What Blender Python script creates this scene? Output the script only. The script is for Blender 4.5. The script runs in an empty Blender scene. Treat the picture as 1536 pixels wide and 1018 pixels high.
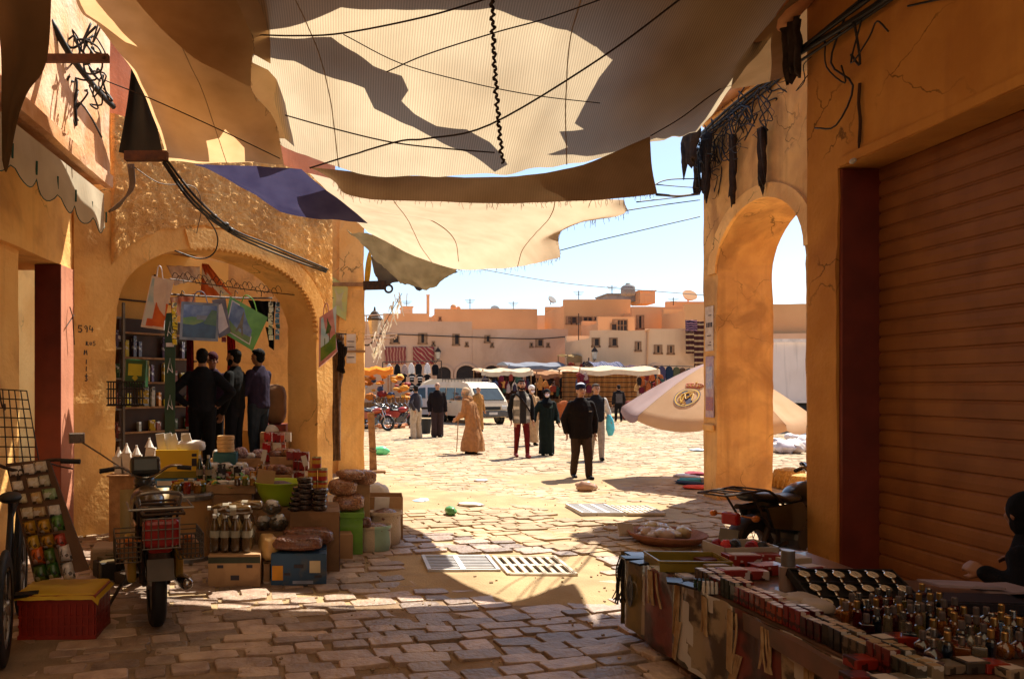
import bpy, bmesh, math, random
from mathutils import Vector, Matrix, noise
R = random.Random(11)
F = 1100.0; CAMH = 1.65; PI = math.pi
V = Vector
SUN = V((.38, .402, .83)).normalized()
SC = bpy.context.scene
COL = SC.collection
def P(u, v, d): return V(((u-518)/F*d, d, CAMH+(580-v)/F*d))      # a point seen at (u, v) and d metres away
def G(u, v):
    d = CAMH*F/(v-580.0); return V(((u-518)/F*d, d, 0))
def px(n, d): return n*d/F
def rz(a): return Matrix.Rotation(a, 4, 'Z')
def rx(a): return Matrix.Rotation(a, 4, 'X')
def ry(a): return Matrix.Rotation(a, 4, 'Y')
def tr(x, y=None, z=None): return Matrix.Translation(V((x, y, z)) if y is not None else V(x))
def scl(x, y, z): return Matrix.Diagonal((x, y, z, 1))
def wm(o):
    m = o.matrix_basis.copy()
    while o.parent: o = o.parent; m = o.matrix_basis @ m
    return m
def cr(pts, n):
    """Catmull-Rom through pts, n steps per span"""
    pts = [V(p) for p in pts]; out = []
    for i in range(len(pts)-1):
        a = pts[i-1] if i else pts[0]*2-pts[1]; b = pts[i]; c = pts[i+1]
        d = pts[i+2] if i+2 < len(pts) else c*2-b
        for k in range(n):
            t = k/n
            out.append(.5*((2*b)+(c-a)*t+(2*a-5*b+4*c-d)*t*t+(3*b-a-3*c+d)*t**3))
    out.append(pts[-1]); return out
class MB:
    def __init__(s): s.v = []; s.f = []; s.mi = []; s.m = 0; s.M = None; s.tone = None
    def add(s, vs, fs):
        o = len(s.v)
        s.v += [(s.M @ V(p)) if s.M else V(p) for p in vs]
        s.f += [tuple(i+o for i in f) for f in fs]; s.mi += [s.m]*len(fs); return s
    def b(s, x0, x1, y0, y1, z0, z1):
        return s.add([(x0,y0,z0),(x1,y0,z0),(x1,y1,z0),(x0,y1,z0),(x0,y0,z1),(x1,y0,z1),(x1,y1,z1),(x0,y1,z1)],
                     [(3,2,1,0),(4,5,6,7),(0,1,5,4),(1,2,6,5),(2,3,7,6),(3,0,4,7)])
    def box(s, c, d, M=None):
        x, y, z = d[0]/2, d[1]/2, d[2]/2; M = tr(c) @ (M or Matrix())
        vs = [M @ V(p) for p in [(-x,-y,-z),(x,-y,-z),(x,y,-z),(-x,y,-z),(-x,-y,z),(x,-y,z),(x,y,z),(-x,y,z)]]
        return s.add(vs, [(3,2,1,0),(4,5,6,7),(0,1,5,4),(1,2,6,5),(2,3,7,6),(3,0,4,7)])
    def tube(s, pts, r, n=6, caps=True, flat=1):
        pts = [V(p) for p in pts]; k = len(pts); rr = r if isinstance(r, (list, tuple)) else [r]*k
        vs = []; up = None
        for i, p in enumerate(pts):
            t = (pts[min(i+1,k-1)]-pts[max(i-1,0)])
            t = t.normalized() if t.length > 1e-9 else V((0,0,1))
            if up is None: up = V((0,0,1)) if abs(t.z) < .9 else V((1,0,0))
            a = t.cross(up)
            if a.length < 1e-4: a = t.cross(V((.3,.9,.2)))
            a.normalize(); b = a.cross(t).normalized(); up = b
            for j in range(n):
                an = 2*PI*j/n; vs.append(p+a*math.cos(an)*rr[i]+b*math.sin(an)*rr[i]*flat)
        fs = [(i*n+j, i*n+(j+1)%n, (i+1)*n+(j+1)%n, (i+1)*n+j) for i in range(k-1) for j in range(n)]
        if caps: fs += [tuple(range(n-1,-1,-1)), tuple(range((k-1)*n, k*n))]
        return s.add(vs, fs)
    def lathe(s, prof, n=16, M=None, caps=True):
        M = M or Matrix(); vs = []
        for r, z in prof:
            for j in range(n):
                a = 2*PI*j/n; vs.append(M @ V((r*math.cos(a), r*math.sin(a), z)))
        k = len(prof)
        fs = [(i*n+j, i*n+(j+1)%n, (i+1)*n+(j+1)%n, (i+1)*n+j) for i in range(k-1) for j in range(n)]
        if caps: fs += [tuple(range(n-1,-1,-1)), tuple(range((k-1)*n, k*n))]
        return s.add(vs, fs)
    def ell(s, c, r, M=None, nu=12, nv=8, jit=0, seed=0):
        M = tr(c) @ (M or Matrix()); vs = []
        r = (r, r, r) if not isinstance(r, (tuple, list, Vector)) else r
        for i in range(1, nv):
            t = PI*i/nv
            for j in range(nu):
                a = 2*PI*j/nu; q = V((math.sin(t)*math.cos(a), math.sin(t)*math.sin(a), math.cos(t)))
                k = 1+(jit*noise.noise(q*2.1+V((seed*3.7, seed*1.3, seed))) if jit else 0)
                vs.append(M @ V((q.x*r[0]*k, q.y*r[1]*k, q.z*r[2]*k)))
        vs += [M @ V((0,0,r[2])), M @ V((0,0,-r[2]))]; T = (nv-1)*nu
        fs = [(i*nu+j, (i+1)*nu+j, (i+1)*nu+(j+1)%nu, i*nu+(j+1)%nu) for i in range(nv-2) for j in range(nu)]
        fs += [(T, j, (j+1)%nu) for j in range(nu)] + [(T+1, (nv-2)*nu+(j+1)%nu, (nv-2)*nu+j) for j in range(nu)]
        return s.add(vs, fs)
    def grid(s, rows):
        m = len(rows[0]); vs = [p for r in rows for p in r]
        return s.add(vs, [(i*m+j, i*m+j+1, (i+1)*m+j+1, (i+1)*m+j) for i in range(len(rows)-1) for j in range(m-1)])
    def prism(s, poly, h, M=None, taper=1):
        """poly: 2D outline (counter-clockwise) in XY, raised by h along Z"""
        M = M or Matrix(); n = len(poly)
        cx = sum(p[0] for p in poly)/n; cy = sum(p[1] for p in poly)/n
        vs = [M @ V((x,y,0)) for x,y in poly]+[M @ V((cx+(x-cx)*taper,cy+(y-cy)*taper,h)) for x,y in poly]
        return s.add(vs, [tuple(range(n-1,-1,-1)), tuple(range(n,2*n))]+[(i,(i+1)%n,n+(i+1)%n,n+i) for i in range(n)])
    def build(s, name, mats, parent=None, smooth=False, bevel=0, world=True, loc=None):
        me = bpy.data.meshes.new(name); vs = s.v
        if parent is not None and world:
            im = wm(parent).inverted(); vs = [im @ p for p in vs]
        elif loc is not None:
            vs = [p-V(loc) for p in vs]
        me.from_pydata([tuple(p) for p in vs], [], s.f)
        mats = mats if isinstance(mats, (list, tuple)) else [mats]
        for m in mats: me.materials.append(m)
        if len(mats) > 1: me.polygons.foreach_set('material_index', s.mi)
        if smooth: me.polygons.foreach_set('use_smooth', [True]*len(s.f))
        if s.tone:
            at = me.attributes.new('tone', 'FLOAT', 'FACE'); at.data.foreach_set('value', s.tone)
        me.update()
        o = bpy.data.objects.new(name, me); COL.objects.link(o)
        if parent is not None: o.parent = parent
        elif loc is not None: o.location = loc
        if bevel:
            md = o.modifiers.new('bevel', 'BEVEL'); md.width = bevel; md.segments = 2; md.limit_method = 'ANGLE'
        return o
def tag(o, label, cat, group=None, kind=None):
    if label: o['label'] = label
    if cat: o['category'] = cat
    if group: o['group'] = group
    if kind: o['kind'] = kind
    return o
def thing(name, label, cat, loc=(0,0,0), rot=0, group=None):
    o = bpy.data.objects.new(name, None); COL.objects.link(o); o.location = loc; o.rotation_euler = (0,0,rot); o.empty_display_size = .1
    return tag(o, label, cat, group)
def one(mb, name, mats, label, cat, group=None, loc=None, **k):
    if loc is None:
        n = len(mb.v); loc = V((sum(p.x for p in mb.v)/n, sum(p.y for p in mb.v)/n, min(p.z for p in mb.v)))
    return tag(mb.build(name, mats, None, loc=loc, **k), label, cat, group)
def struct(mb, name, mats, **k): return tag(mb.build(name, mats, **k), None, None, None, 'structure')
def dup(root, loc, rot=None, label=None, group=None):
    r = root.copy(); COL.objects.link(r); r.location = loc
    if rot is not None: r.rotation_euler = (0,0,rot)
    if label: r['label'] = label
    if group: r['group'] = group
    for ch in root.children:
        c = ch.copy(); COL.objects.link(c); c.parent = r
        for g in ch.children:
            d = g.copy(); COL.objects.link(d); d.parent = c
    return r
# ---------- materials
def lin(c):
    """sRGB 0-255 triple -> linear"""
    return tuple(((x/255+.055)/1.055)**2.4 if x > 10 else x/255/12.92 for x in c)
_M = {}
def mat(name, col, rough=.8, col2=None, scale=5, bump=.0, bscale=40, metal=0, spec=.35, stain=0, stcol=(.05,.03,.02), stscale=1.2,
        tone=0, trans=0, coat=0, streak=0, crack=0, prt=0, ramp=(.35,.65), alpha=1):
    if name in _M: return _M[name]
    m = bpy.data.materials.new(name); m.use_nodes = True; nt = m.node_tree; N = nt.nodes; L = nt.links
    b = N['Principled BSDF']; b.inputs['Roughness'].default_value = rough; b.inputs['Metallic'].default_value = metal
    b.inputs['Specular IOR Level'].default_value = spec
    if trans: b.inputs['Transmission Weight'].default_value = trans
    if coat: b.inputs['Coat Weight'].default_value = coat
    if alpha < 1: b.inputs['Alpha'].default_value = alpha
    tc = N.new('ShaderNodeTexCoord'); co = tc.outputs['Object']
    def nz(sc, det=6, vec=None, dist=0):
        n = N.new('ShaderNodeTexNoise'); n.inputs['Scale'].default_value = sc; n.inputs['Detail'].default_value = det
        n.inputs['Distortion'].default_value = dist; L.new(vec or co, n.inputs['Vector']); return n.outputs['Fac']
    def rmp(x, a, c):
        r = N.new('ShaderNodeMapRange'); r.inputs[1].default_value = a; r.inputs[2].default_value = c; L.new(x, r.inputs[0]); return r.outputs[0]
    def mix(f, a, c):
        x = N.new('ShaderNodeMix'); x.data_type = 'RGBA'
        L.new(f, x.inputs[0])
        for s_, i in ((a, 6), (c, 7)):
            if isinstance(s_, tuple): x.inputs[i].default_value = (*s_, 1)
            else: L.new(s_, x.inputs[i])
        return x.outputs[2]
    c2 = col2 or tuple(x*.72 for x in col)
    c = mix(rmp(nz(scale), *ramp), col, c2)
    if stain:
        f = rmp(nz(stscale, 10, None, .8), .60-stain*.2, .69-stain*.14)
        mm = N.new('ShaderNodeMath'); mm.operation = 'MULTIPLY'; mm.inputs[1].default_value = min(.85, .35+stain*.5); L.new(f, mm.inputs[0])
        c = mix(mm.outputs[0], c, stcol)
    if streak:
        mp = N.new('ShaderNodeMapping'); mp.inputs['Scale'].default_value = (7, 7, .35); L.new(co, mp.inputs[0])
        f = rmp(nz(1.0, 6, mp.outputs[0]), .55, .8)
        mm = N.new('ShaderNodeMath'); mm.operation = 'MULTIPLY'; mm.inputs[1].default_value = streak; L.new(f, mm.inputs[0])
        c = mix(mm.outputs[0], c, stcol)
    if crack:       # thin wandering cracks, broken up by a mask
        n1 = N.new('ShaderNodeTexNoise'); n1.inputs['Scale'].default_value = 2.2; n1.inputs['Detail'].default_value = 6; L.new(co, n1.inputs['Vector'])
        ad_ = N.new('ShaderNodeMix'); ad_.data_type = 'RGBA'; ad_.blend_type = 'LINEAR_LIGHT'; ad_.inputs[0].default_value = .35; L.new(co, ad_.inputs[6]); L.new(n1.outputs['Color'], ad_.inputs[7])
        vo = N.new('ShaderNodeTexVoronoi'); vo.feature = 'DISTANCE_TO_EDGE'; vo.inputs['Scale'].default_value = 1.15; L.new(ad_.outputs[2], vo.inputs['Vector'])
        f1 = rmp(vo.outputs['Distance'], .012, .003); f2 = rmp(nz(.9, 3), .52, .6); mm = N.new('ShaderNodeMath'); mm.operation = 'MULTIPLY'; L.new(f1, mm.inputs[0]); L.new(f2, mm.inputs[1])
        m2 = N.new('ShaderNodeMath'); m2.operation = 'MULTIPLY'; m2.inputs[1].default_value = crack; L.new(mm.outputs[0], m2.inputs[0]); c = mix(m2.outputs[0], c, tuple(x*.18 for x in col))
    if prt:         # printed packaging: blocks of base, pale and dark ink
        vo = N.new('ShaderNodeTexVoronoi'); vo.distance = 'CHEBYCHEV'; vo.inputs['Scale'].default_value = prt; L.new(co, vo.inputs['Vector']); sp = N.new('ShaderNodeSeparateColor'); L.new(vo.outputs['Color'], sp.inputs[0])
        def gt(o_, a):
            g_ = N.new('ShaderNodeMath'); g_.operation = 'GREATER_THAN'; g_.inputs[1].default_value = a; L.new(o_, g_.inputs[0]); return g_.outputs[0]
        c = mix(gt(sp.outputs[0], .72), c, tuple(.35+.35*x for x in col)); c = mix(gt(sp.outputs[1], .8), c, tuple(x*.15 for x in col))
    if tone:
        at = N.new('ShaderNodeAttribute'); at.attribute_name = 'tone'
        hv = N.new('ShaderNodeHueSaturation'); ma = N.new('ShaderNodeMapRange'); ma.inputs[3].default_value = 1-tone; ma.inputs[4].default_value = 1+tone
        L.new(at.outputs['Fac'], ma.inputs[0]); L.new(ma.outputs[0], hv.inputs['Value']); L.new(c, hv.inputs['Color']); c = hv.outputs[0]
    L.new(c, b.inputs['Base Color'])
    if bump:
        bp = N.new('ShaderNodeBump'); bp.inputs['Strength'].default_value = bump; bp.inputs['Distance'].default_value = .02
        ad = N.new('ShaderNodeMath'); ad.operation = 'ADD'; L.new(nz(bscale, 8), ad.inputs[0]); L.new(nz(bscale*.15, 4), ad.inputs[1])
        L.new(ad.outputs[0], bp.inputs['Height']); L.new(bp.outputs[0], b.inputs['Normal'])
    _M[name] = m; m['out'] = 1
    return m
def clothmat(name, col, col2=None, tr=.45, rib=0, scale=3, ribdir='X', dk=1.0):
    if name in _M: return _M[name]
    m = bpy.data.materials.new(name); m.use_nodes = True; nt = m.node_tree; N = nt.nodes; L = nt.links
    N.remove(N['Principled BSDF'])
    tc = N.new('ShaderNodeTexCoord'); nz = N.new('ShaderNodeTexNoise'); nz.inputs['Scale'].default_value = scale; nz.inputs['Detail'].default_value = 8
    L.new(tc.outputs['Object'], nz.inputs['Vector'])
    x = N.new('ShaderNodeMix'); x.data_type = 'RGBA'; x.inputs[6].default_value = (*col, 1); x.inputs[7].default_value = (*(col2 or tuple(k*.8 for k in col)), 1)
    r = N.new('ShaderNodeMapRange'); r.inputs[1].default_value = .35; r.inputs[2].default_value = .68; L.new(nz.outputs['Fac'], r.inputs[0]); L.new(r.outputs[0], x.inputs[0])
    c = x.outputs[2]
    nrm = None
    if rib:
        w = N.new('ShaderNodeTexWave'); w.bands_direction = ribdir; w.inputs['Scale'].default_value = rib; w.inputs['Distortion'].default_value = .5; w.inputs['Detail'].default_value = 1
        L.new(tc.outputs['Object'], w.inputs['Vector'])
        x2 = N.new('ShaderNodeMix'); x2.data_type = 'RGBA'; x2.blend_type = 'MULTIPLY'; x2.inputs[0].default_value = .3
        L.new(c, x2.inputs[6]); L.new(w.outputs['Color'], x2.inputs[7]); c = x2.outputs[2]
    d = N.new('ShaderNodeBsdfDiffuse'); t = N.new('ShaderNodeBsdfTranslucent'); ms = N.new('ShaderNodeMixShader'); ms.inputs[0].default_value = tr
    
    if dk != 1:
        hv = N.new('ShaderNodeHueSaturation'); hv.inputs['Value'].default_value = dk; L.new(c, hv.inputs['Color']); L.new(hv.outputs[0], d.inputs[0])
    else: L.new(c, d.inputs[0])
    L.new(c, t.inputs[0]); L.new(d.outputs[0], ms.inputs[1]); L.new(t.outputs[0], ms.inputs[2])
    L.new(ms.outputs[0], N['Material Output'].inputs[0])
    _M[name] = m; return m
def roughen(o, L_=.14, amp=.012, fine=.005, box=None):
    """break a clean mesh up into small faces and let its surface and edges wander"""
    bm = bmesh.new(); bm.from_mesh(o.data)
    for k in range(9):
        es = [e for e in bm.edges if e.calc_length() > L_*1.4 and (box is None or all(box(v.co) for v in e.verts) or k < 4)]
        if not es: break
        bmesh.ops.subdivide_edges(bm, edges=es, cuts=1, use_grid_fill=True)
    bmesh.ops.triangulate(bm, faces=[f for f in bm.faces if len(f.verts) > 4])
    for v in bm.verts:
        p = v.co; q = p*1.7; r_ = p*7; c = noise.noise(p*3.1)
        v.co = p+V((noise.noise(q), noise.noise(q+V((7,0,0))), .3*noise.noise(q+V((0,7,0)))))*amp*1.6+V((noise.noise(r_), noise.noise(r_+V((5,0,0))), 0))*fine*(2.2 if c > .15 else .8)
    bm.to_mesh(o.data); bm.free(); o.modifiers.clear()
    return o
def plain(name, col, rough=.6, **k): return mat(name, col, rough, **k)
def ink(h, sc=38, k=1.0): return mat('printed_%s_%d_%d' % (h, sc, int(k*100)), tuple(x*k for x in C3(h)), .35, None, 20, coat=.35, prt=sc)
def C3(h):
    """'rrggbb' -> linear"""
    return lin(tuple(int(h[i:i+2], 16) for i in (0, 2, 4)))
def col(h, rough=.6, **k): return mat('paint_'+h+('_%d' % int(rough*100))+''.join('%s%s' % (a, str(b)[:4]) for a, b in k.items() if a in ('metal','trans','coat')), C3(h), rough, **k)
# ---------- camera, light, sky
cam = bpy.data.cameras.new('camera'); co_ = bpy.data.objects.new('camera', cam); COL.objects.link(co_)
co_.location = (0, 0, CAMH); co_.rotation_euler = (PI/2, 0, 0)
cam.sensor_width = 36; cam.lens = F/1536*36; cam.shift_x = (768-518)/1536; cam.shift_y = (580-509)/1536
cam.clip_start = .05; cam.clip_end = 6000
SC.camera = co_
w = bpy.data.worlds.new('World'); SC.world = w; w.use_nodes = True
nt = w.node_tree; sk = nt.nodes.new('ShaderNodeTexSky'); sk.sky_type = 'NISHITA'; sk.sun_disc = False
sk.sun_elevation = math.radians(56); sk.sun_rotation = math.radians(43.4); sk.air_density = 1.0; sk.dust_density = .8; sk.ozone_density = 1.6
nt.links.new(sk.outputs[0], nt.nodes['Background'].inputs[0]); nt.nodes['Background'].inputs[1].default_value = .085
sl = bpy.data.lights.new('sun', 'SUN'); sl.energy = 4.8; sl.angle = math.radians(.55); sl.color = (1, .92, .78)
so = bpy.data.objects.new('sun', sl); COL.objects.link(so); so.rotation_euler = SUN.to_track_quat('Z', 'Y').to_euler(); so.location = (20, 30, 40)
SC.view_settings.view_transform = 'Standard'; SC.view_settings.look = 'None'; SC.view_settings.gamma = 1
SC.view_settings.exposure = 1.22
SC.render.engine = 'CYCLES'
cy = SC.cycles; cy.use_denoising = True; cy.max_bounces = 10; cy.diffuse_bounces = 6; cy.transparent_max_bounces = 12; cy.sample_clamp_indirect = 8
try: cy.denoiser = 'OPENIMAGEDENOISE'
except Exception: pass
# ---------- ground: one sheet, fine near the camera, out to the horizon
SANDS = [(.95,6.3,.8,.55,.030),(1.9,6.1,.75,.45,.028),(1.1,10.8,1.6,.6,.028),(2.4,8.1,.5,.3,.012),(.3,11.5,.9,1.6,.028),(1.9,5.75,.8,.35,.03),(4.3,13,1.3,.7,.024),
         (-2.2,5.6,1.2,.5,.02),(-2.5,4.2,1.2,.8,.026),(6.9,9,1.5,2,.03),(.5,5.3,.35,.2,.02),(-.6,4.0,.9,.25,.012)]
def sandh(x, y):
    h = -.009 + .012*noise.noise(V((x*.7, y*.7, 0))) + .007*noise.noise(V((x*2.6, y*2.6, 3)))
    if y > 7: h += .007*min(1, (y-7)/2.5)
    for cx, cy_, a, b, k in SANDS:
        q = ((x-cx)/a)**2+((y-cy_)/b)**2
        if q < 6: h += k*math.exp(-q)
    return h
def spread(lo, a, b, hi, st):
    xs = []; x = a
    while x < b: xs.append(x); x += st
    xs.append(b)
    s_ = st; x = a; left = []
    while x > lo: s_ *= 1.35; x -= s_; left.append(max(x, lo))
    s_ = st; x = b; right = []
    while x < hi: s_ *= 1.35; x += s_; right.append(min(x, hi))
    return left[::-1]+xs+right
xs = spread(-900, -4.2, 7.5, 900, .07); ys = spread(-60, 3.2, 15, 1800, .07)
g = MB(); g.grid([[V((x, y, sandh(x, y) if (-8 < x < 14 and 0 < y < 40) else -.012)) for x in xs] for y in ys])
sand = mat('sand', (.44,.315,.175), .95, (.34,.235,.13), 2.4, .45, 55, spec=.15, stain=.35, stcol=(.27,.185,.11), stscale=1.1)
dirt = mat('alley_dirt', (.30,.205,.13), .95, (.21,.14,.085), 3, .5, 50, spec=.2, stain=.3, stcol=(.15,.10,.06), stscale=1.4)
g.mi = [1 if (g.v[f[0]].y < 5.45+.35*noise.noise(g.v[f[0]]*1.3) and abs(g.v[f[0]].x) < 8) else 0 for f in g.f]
struct(g, 'ground', [sand, dirt], smooth=True)
# ---------- paving: every stone its own worn block, rows bending with the alley
def hole(x, y):
    for (u0, v0, u1, v1) in ((622,834,852,868),(852,756,988,777)):
        a = G(u0, v1); b = G(u1, v0)
        if a.x-.16 < x < b.x+.16 and a.y-.1 < y < b.y+.1: return True
    return False
st = MB(); st.tone = []
def rowy(x, k): return k + .20*(x-.4) + (.05*(x-.4)**2 if x > .4 else -.035*(x-.4)**2)*.6
k = 2.6
while k < 34:
    far = k > 13
    dy = (.105+R.random()*.085) if not far else .125+R.random()*.05
    x = -4.6-R.random()*.4; xe = 4.6 if k < 7 else (7.5 if k < 14 else 3+k*.62)
    if far: x = -1.2-R.random()*.4
    bend = 1 if k < 9 else max(0, 1-(k-9)/5)
    while x < xe:
        L_ = (.17+R.random()*.21) if not far else .22+R.random()*.2
        cx = x+L_/2
        cyy = k+(rowy(cx, 0))*bend
        x += L_+.004+R.random()*.014
        if cyy < 3 or hole(cx, cyy): continue
        if R.random() < .03: continue
        a = math.atan((rowy(cx+.1, 0)-rowy(cx-.1, 0))/.2*bend)+R.uniform(-.05,.05)
        hx = L_/2+.004; hy = dy/2+.001-R.random()*.004
        z = (.004+R.random()*.018) if k < 9 else (.001+R.random()*.008); ca, sa = math.cos(a), math.sin(a)
        n = 10; ring = []
        for j in range(n):
            t = 2*PI*(j+.5)/n; c_, s_ = math.cos(t), math.sin(t)
            e = .26
            ring.append((math.copysign(abs(c_)**e, c_)*hx*R.uniform(.88,1.03), math.copysign(abs(s_)**e, s_)*hy*R.uniform(.86,1.06)))
        if R.random() < .16: cut = R.uniform(.55,.85); ring = [(min(q[0], hx*cut), q[1]) if R.random() < .9 else q for q in ring]
        tilt = R.uniform(-.035,.035); tl2 = R.uniform(-.05,.05)
        vs = []
        for sc_, zz in ((1,-.04),(1,z-.006),(.98,z-.0015),(.95,z)):
            for (px_, py_) in ring:
                X, Y = px_*sc_, py_*sc_
                vs.append((cx+X*ca-Y*sa, cyy+X*sa+Y*ca, zz+(X*tilt+Y*tl2 if zz > -.04 else 0)))
        fs = [(i*n+j, i*n+(j+1)%n, (i+1)*n+(j+1)%n, (i+1)*n+j) for i in range(3) for j in range(n)]+[tuple(range(3*n, 4*n))]
        st.add(vs, fs); st.tone += [R.random()]*len(fs)
    k += dy+.005
stone = mat('stone', (.38,.27,.20), .48, (.25,.165,.12), 9, .7, 30, spec=.6, tone=.42, stain=.35, stcol=(.46,.33,.20), stscale=1.3)
stone2 = mat('sandy_stone', (.42,.30,.185), .8, (.33,.23,.14), 5, .5, 34, spec=.3, tone=.14, stain=.4, stcol=(.60,.44,.25), stscale=1.1)
st.mi = [1 if sum(st.v[i].y for i in f)/len(f) > 7.6+1.2*noise.noise(V((st.v[f[0]].x*.5, 0, 0))) else 0 for f in st.f]
struct(st, 'paving_stones', [stone, stone2])
b = MB()
for i in range(700):
    x, y = R.uniform(-3, 4.5), 3.6+9*R.random()**1.6; r_ = R.uniform(.004,.013); z_ = max(.006, sandh(x, y))
    b.box((x,y,z_+r_*.5), (r_*R.uniform(1,2.6),r_,r_), rz(R.random()*3) @ rx(R.uniform(-.5,.5)))
tag(b.build('grit', mat('grit', (.40,.28,.17), .9, (.2,.14,.09), 3)), 'scattered grit and straw on the alley paving', 'grit', None, 'stuff')
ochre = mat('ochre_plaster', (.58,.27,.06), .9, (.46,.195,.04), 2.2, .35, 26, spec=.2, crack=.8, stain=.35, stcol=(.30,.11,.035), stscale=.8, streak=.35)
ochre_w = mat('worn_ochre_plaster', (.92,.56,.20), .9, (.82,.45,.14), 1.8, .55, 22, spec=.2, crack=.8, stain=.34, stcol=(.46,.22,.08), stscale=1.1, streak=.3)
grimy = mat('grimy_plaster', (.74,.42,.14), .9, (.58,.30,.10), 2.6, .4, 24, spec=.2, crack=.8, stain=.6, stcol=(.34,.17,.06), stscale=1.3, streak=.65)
rough_c = mat('roughcast', (.90,.54,.2), .95, (.76,.40,.13), 6, 1.0, 42, spec=.15, stain=.2, stcol=(.25,.1,.04))
redpaint = mat('dark_red_paint', (.17,.03,.018), .6, (.12,.022,.014), 4, .1, 30)
pinkplas = mat('pink_plaster', (.58,.24,.14), .9, (.47,.18,.10), 2, .2, 30, streak=.3)
shutter_m = mat('shutter_paint', (.27,.105,.028), .55, (.20,.072,.02), 3, .06, 60, streak=.4, stcol=(.12,.04,.015))
iron = mat('iron', (.03,.024,.02), .6, (.07,.035,.02), 20, .2, 60, metal=.4)
black = mat('black_rubber', (.012,.011,.011), .6)
cablem = mat('cable', (.02,.017,.015), .55)
wood = mat('wood', (.36,.2,.09), .75, (.22,.11,.045), 9, .3, 40)
def archhole(w0, w1, spring, rise, n=20, p=1.0):
    c = (w0+w1)/2; a = (w1-w0)/2
    return [(c-a*math.cos(PI*i/n), spring+rise*max(0, math.sin(PI*i/n))**p) for i in range(n+1)]
def archwall(mb, O, X, N, w, h, hole, th, z0=0):
    """wall sheet of thickness th from O along X (unit), N = front normal; hole = arch curve points (s,z) from left spring to right spring"""
    def pt(s, z, k): return V(O)+V(X)*s-V(N)*k+V((0,0,z))
    n = len(hole); s0, s1 = hole[0][0], hole[-1][0]
    def slab(a, b, c, d):   # quad in (s,z) both faces
        for k, o in ((0, 1), (th, -1)):
            q = [pt(*p, k) for p in (a, b, c, d)]
            mb.add(q, [(0,1,2,3)[::o]])
    NS = 6
    zz = [z0+(h-z0)*i/NS for i in range(NS+1)]
    slab((0,z0),(s0,z0),(s0,hole[0][1]),(0,hole[0][1])); slab((s1,z0),(w,z0),(w,hole[-1][1]),(s1,hole[-1][1]))
    slab((0,hole[0][1]),(s0,hole[0][1]),(s0,h),(0,h)); slab((s1,hole[-1][1]),(w,hole[-1][1]),(w,h),(s1,h))
    for i in range(n-1):
        a, b = hole[i], hole[i+1]
        slab(a, b, (b[0],h), (a[0],h))
        mb.add([pt(*a,0), pt(*b,0), pt(*b,th), pt(*a,th)], [(0,3,2,1)])
    for s_, z, o in ((s0,hole[0][1],1),(s1,hole[-1][1],-1)):
        mb.add([pt(s_,z0,0), pt(s_,z,0), pt(s_,z,th), pt(s_,z0,th)], [(0,1,2,3)[::-o]])
    mb.add([pt(0,h,0),pt(w,h,0),pt(w,h,th),pt(0,h,th)], [(0,1,2,3)])
    mb.add([pt(0,z0,0),pt(0,h,0),pt(0,h,th),pt(0,z0,th)], [(0,1,2,3)]); mb.add([pt(w,z0,0),pt(w,h,0),pt(w,h,th),pt(w,z0,th)], [(3,2,1,0)])
    return pt
# --- right: shop with the roller shutter
T = thing('shop_building', 'dark ochre shop front with a closed roller shutter on the right', 'building', (4, 6.35, 0))
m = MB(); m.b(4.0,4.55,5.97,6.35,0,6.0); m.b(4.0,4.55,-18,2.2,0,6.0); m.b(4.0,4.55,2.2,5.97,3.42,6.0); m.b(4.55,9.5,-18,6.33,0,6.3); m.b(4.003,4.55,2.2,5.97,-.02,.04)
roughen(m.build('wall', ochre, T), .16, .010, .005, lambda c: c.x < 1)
m = MB(); m.b(4.02,4.34,5.93,5.967,.04,3.41); m.build('shutter_frame', redpaint, T); m = MB(); m.b(4.02,4.34,2.204,2.24,.04,3.41); m.build('shutter_frame', redpaint, T)
m = MB(); prof = []; z = .05; pitch = .125
while z < 3.40:
    prof += [(4.332,z),(4.332,z+.005),(4.318,z+.014),(4.314,z+pitch*.5),(4.318,z+pitch*.86),(4.331,z+pitch*.96)]
    z += pitch
rows = [[V((x, y, zz)) for (x, zz) in prof] for y in (2.24, 3, 3.6, 4.2, 4.8, 5.4, 5.93)]
m.grid(rows); sh = m.build('roller_shutter', shutter_m, T)
m = MB(); m.b(4.30,4.345,2.26,5.92,.042,.10); m.build('bottom_rail', shutter_m, sh, bevel=.004)
m = MB(); m.b(3.985,4.0,2.1,5.93,3.425,3.50); m.build('ledge', ochre, T, bevel=.01)
m = MB(); m.tube(cr([(3.985,5.68,4.0),(3.984,5.69,3.85),(3.985,5.675,3.7),(3.984,5.69,3.5)],4), [.012]*12+[.006], 5); m.build('crack', mat('crack', (.06,.025,.01), .95), T)
m = MB(); m.ell((3.96,5.72,3.41),(.018,.035,.022)); m.build('lock_bracket', mat('grey_plastic', (.45,.4,.34), .5), T)
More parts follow.
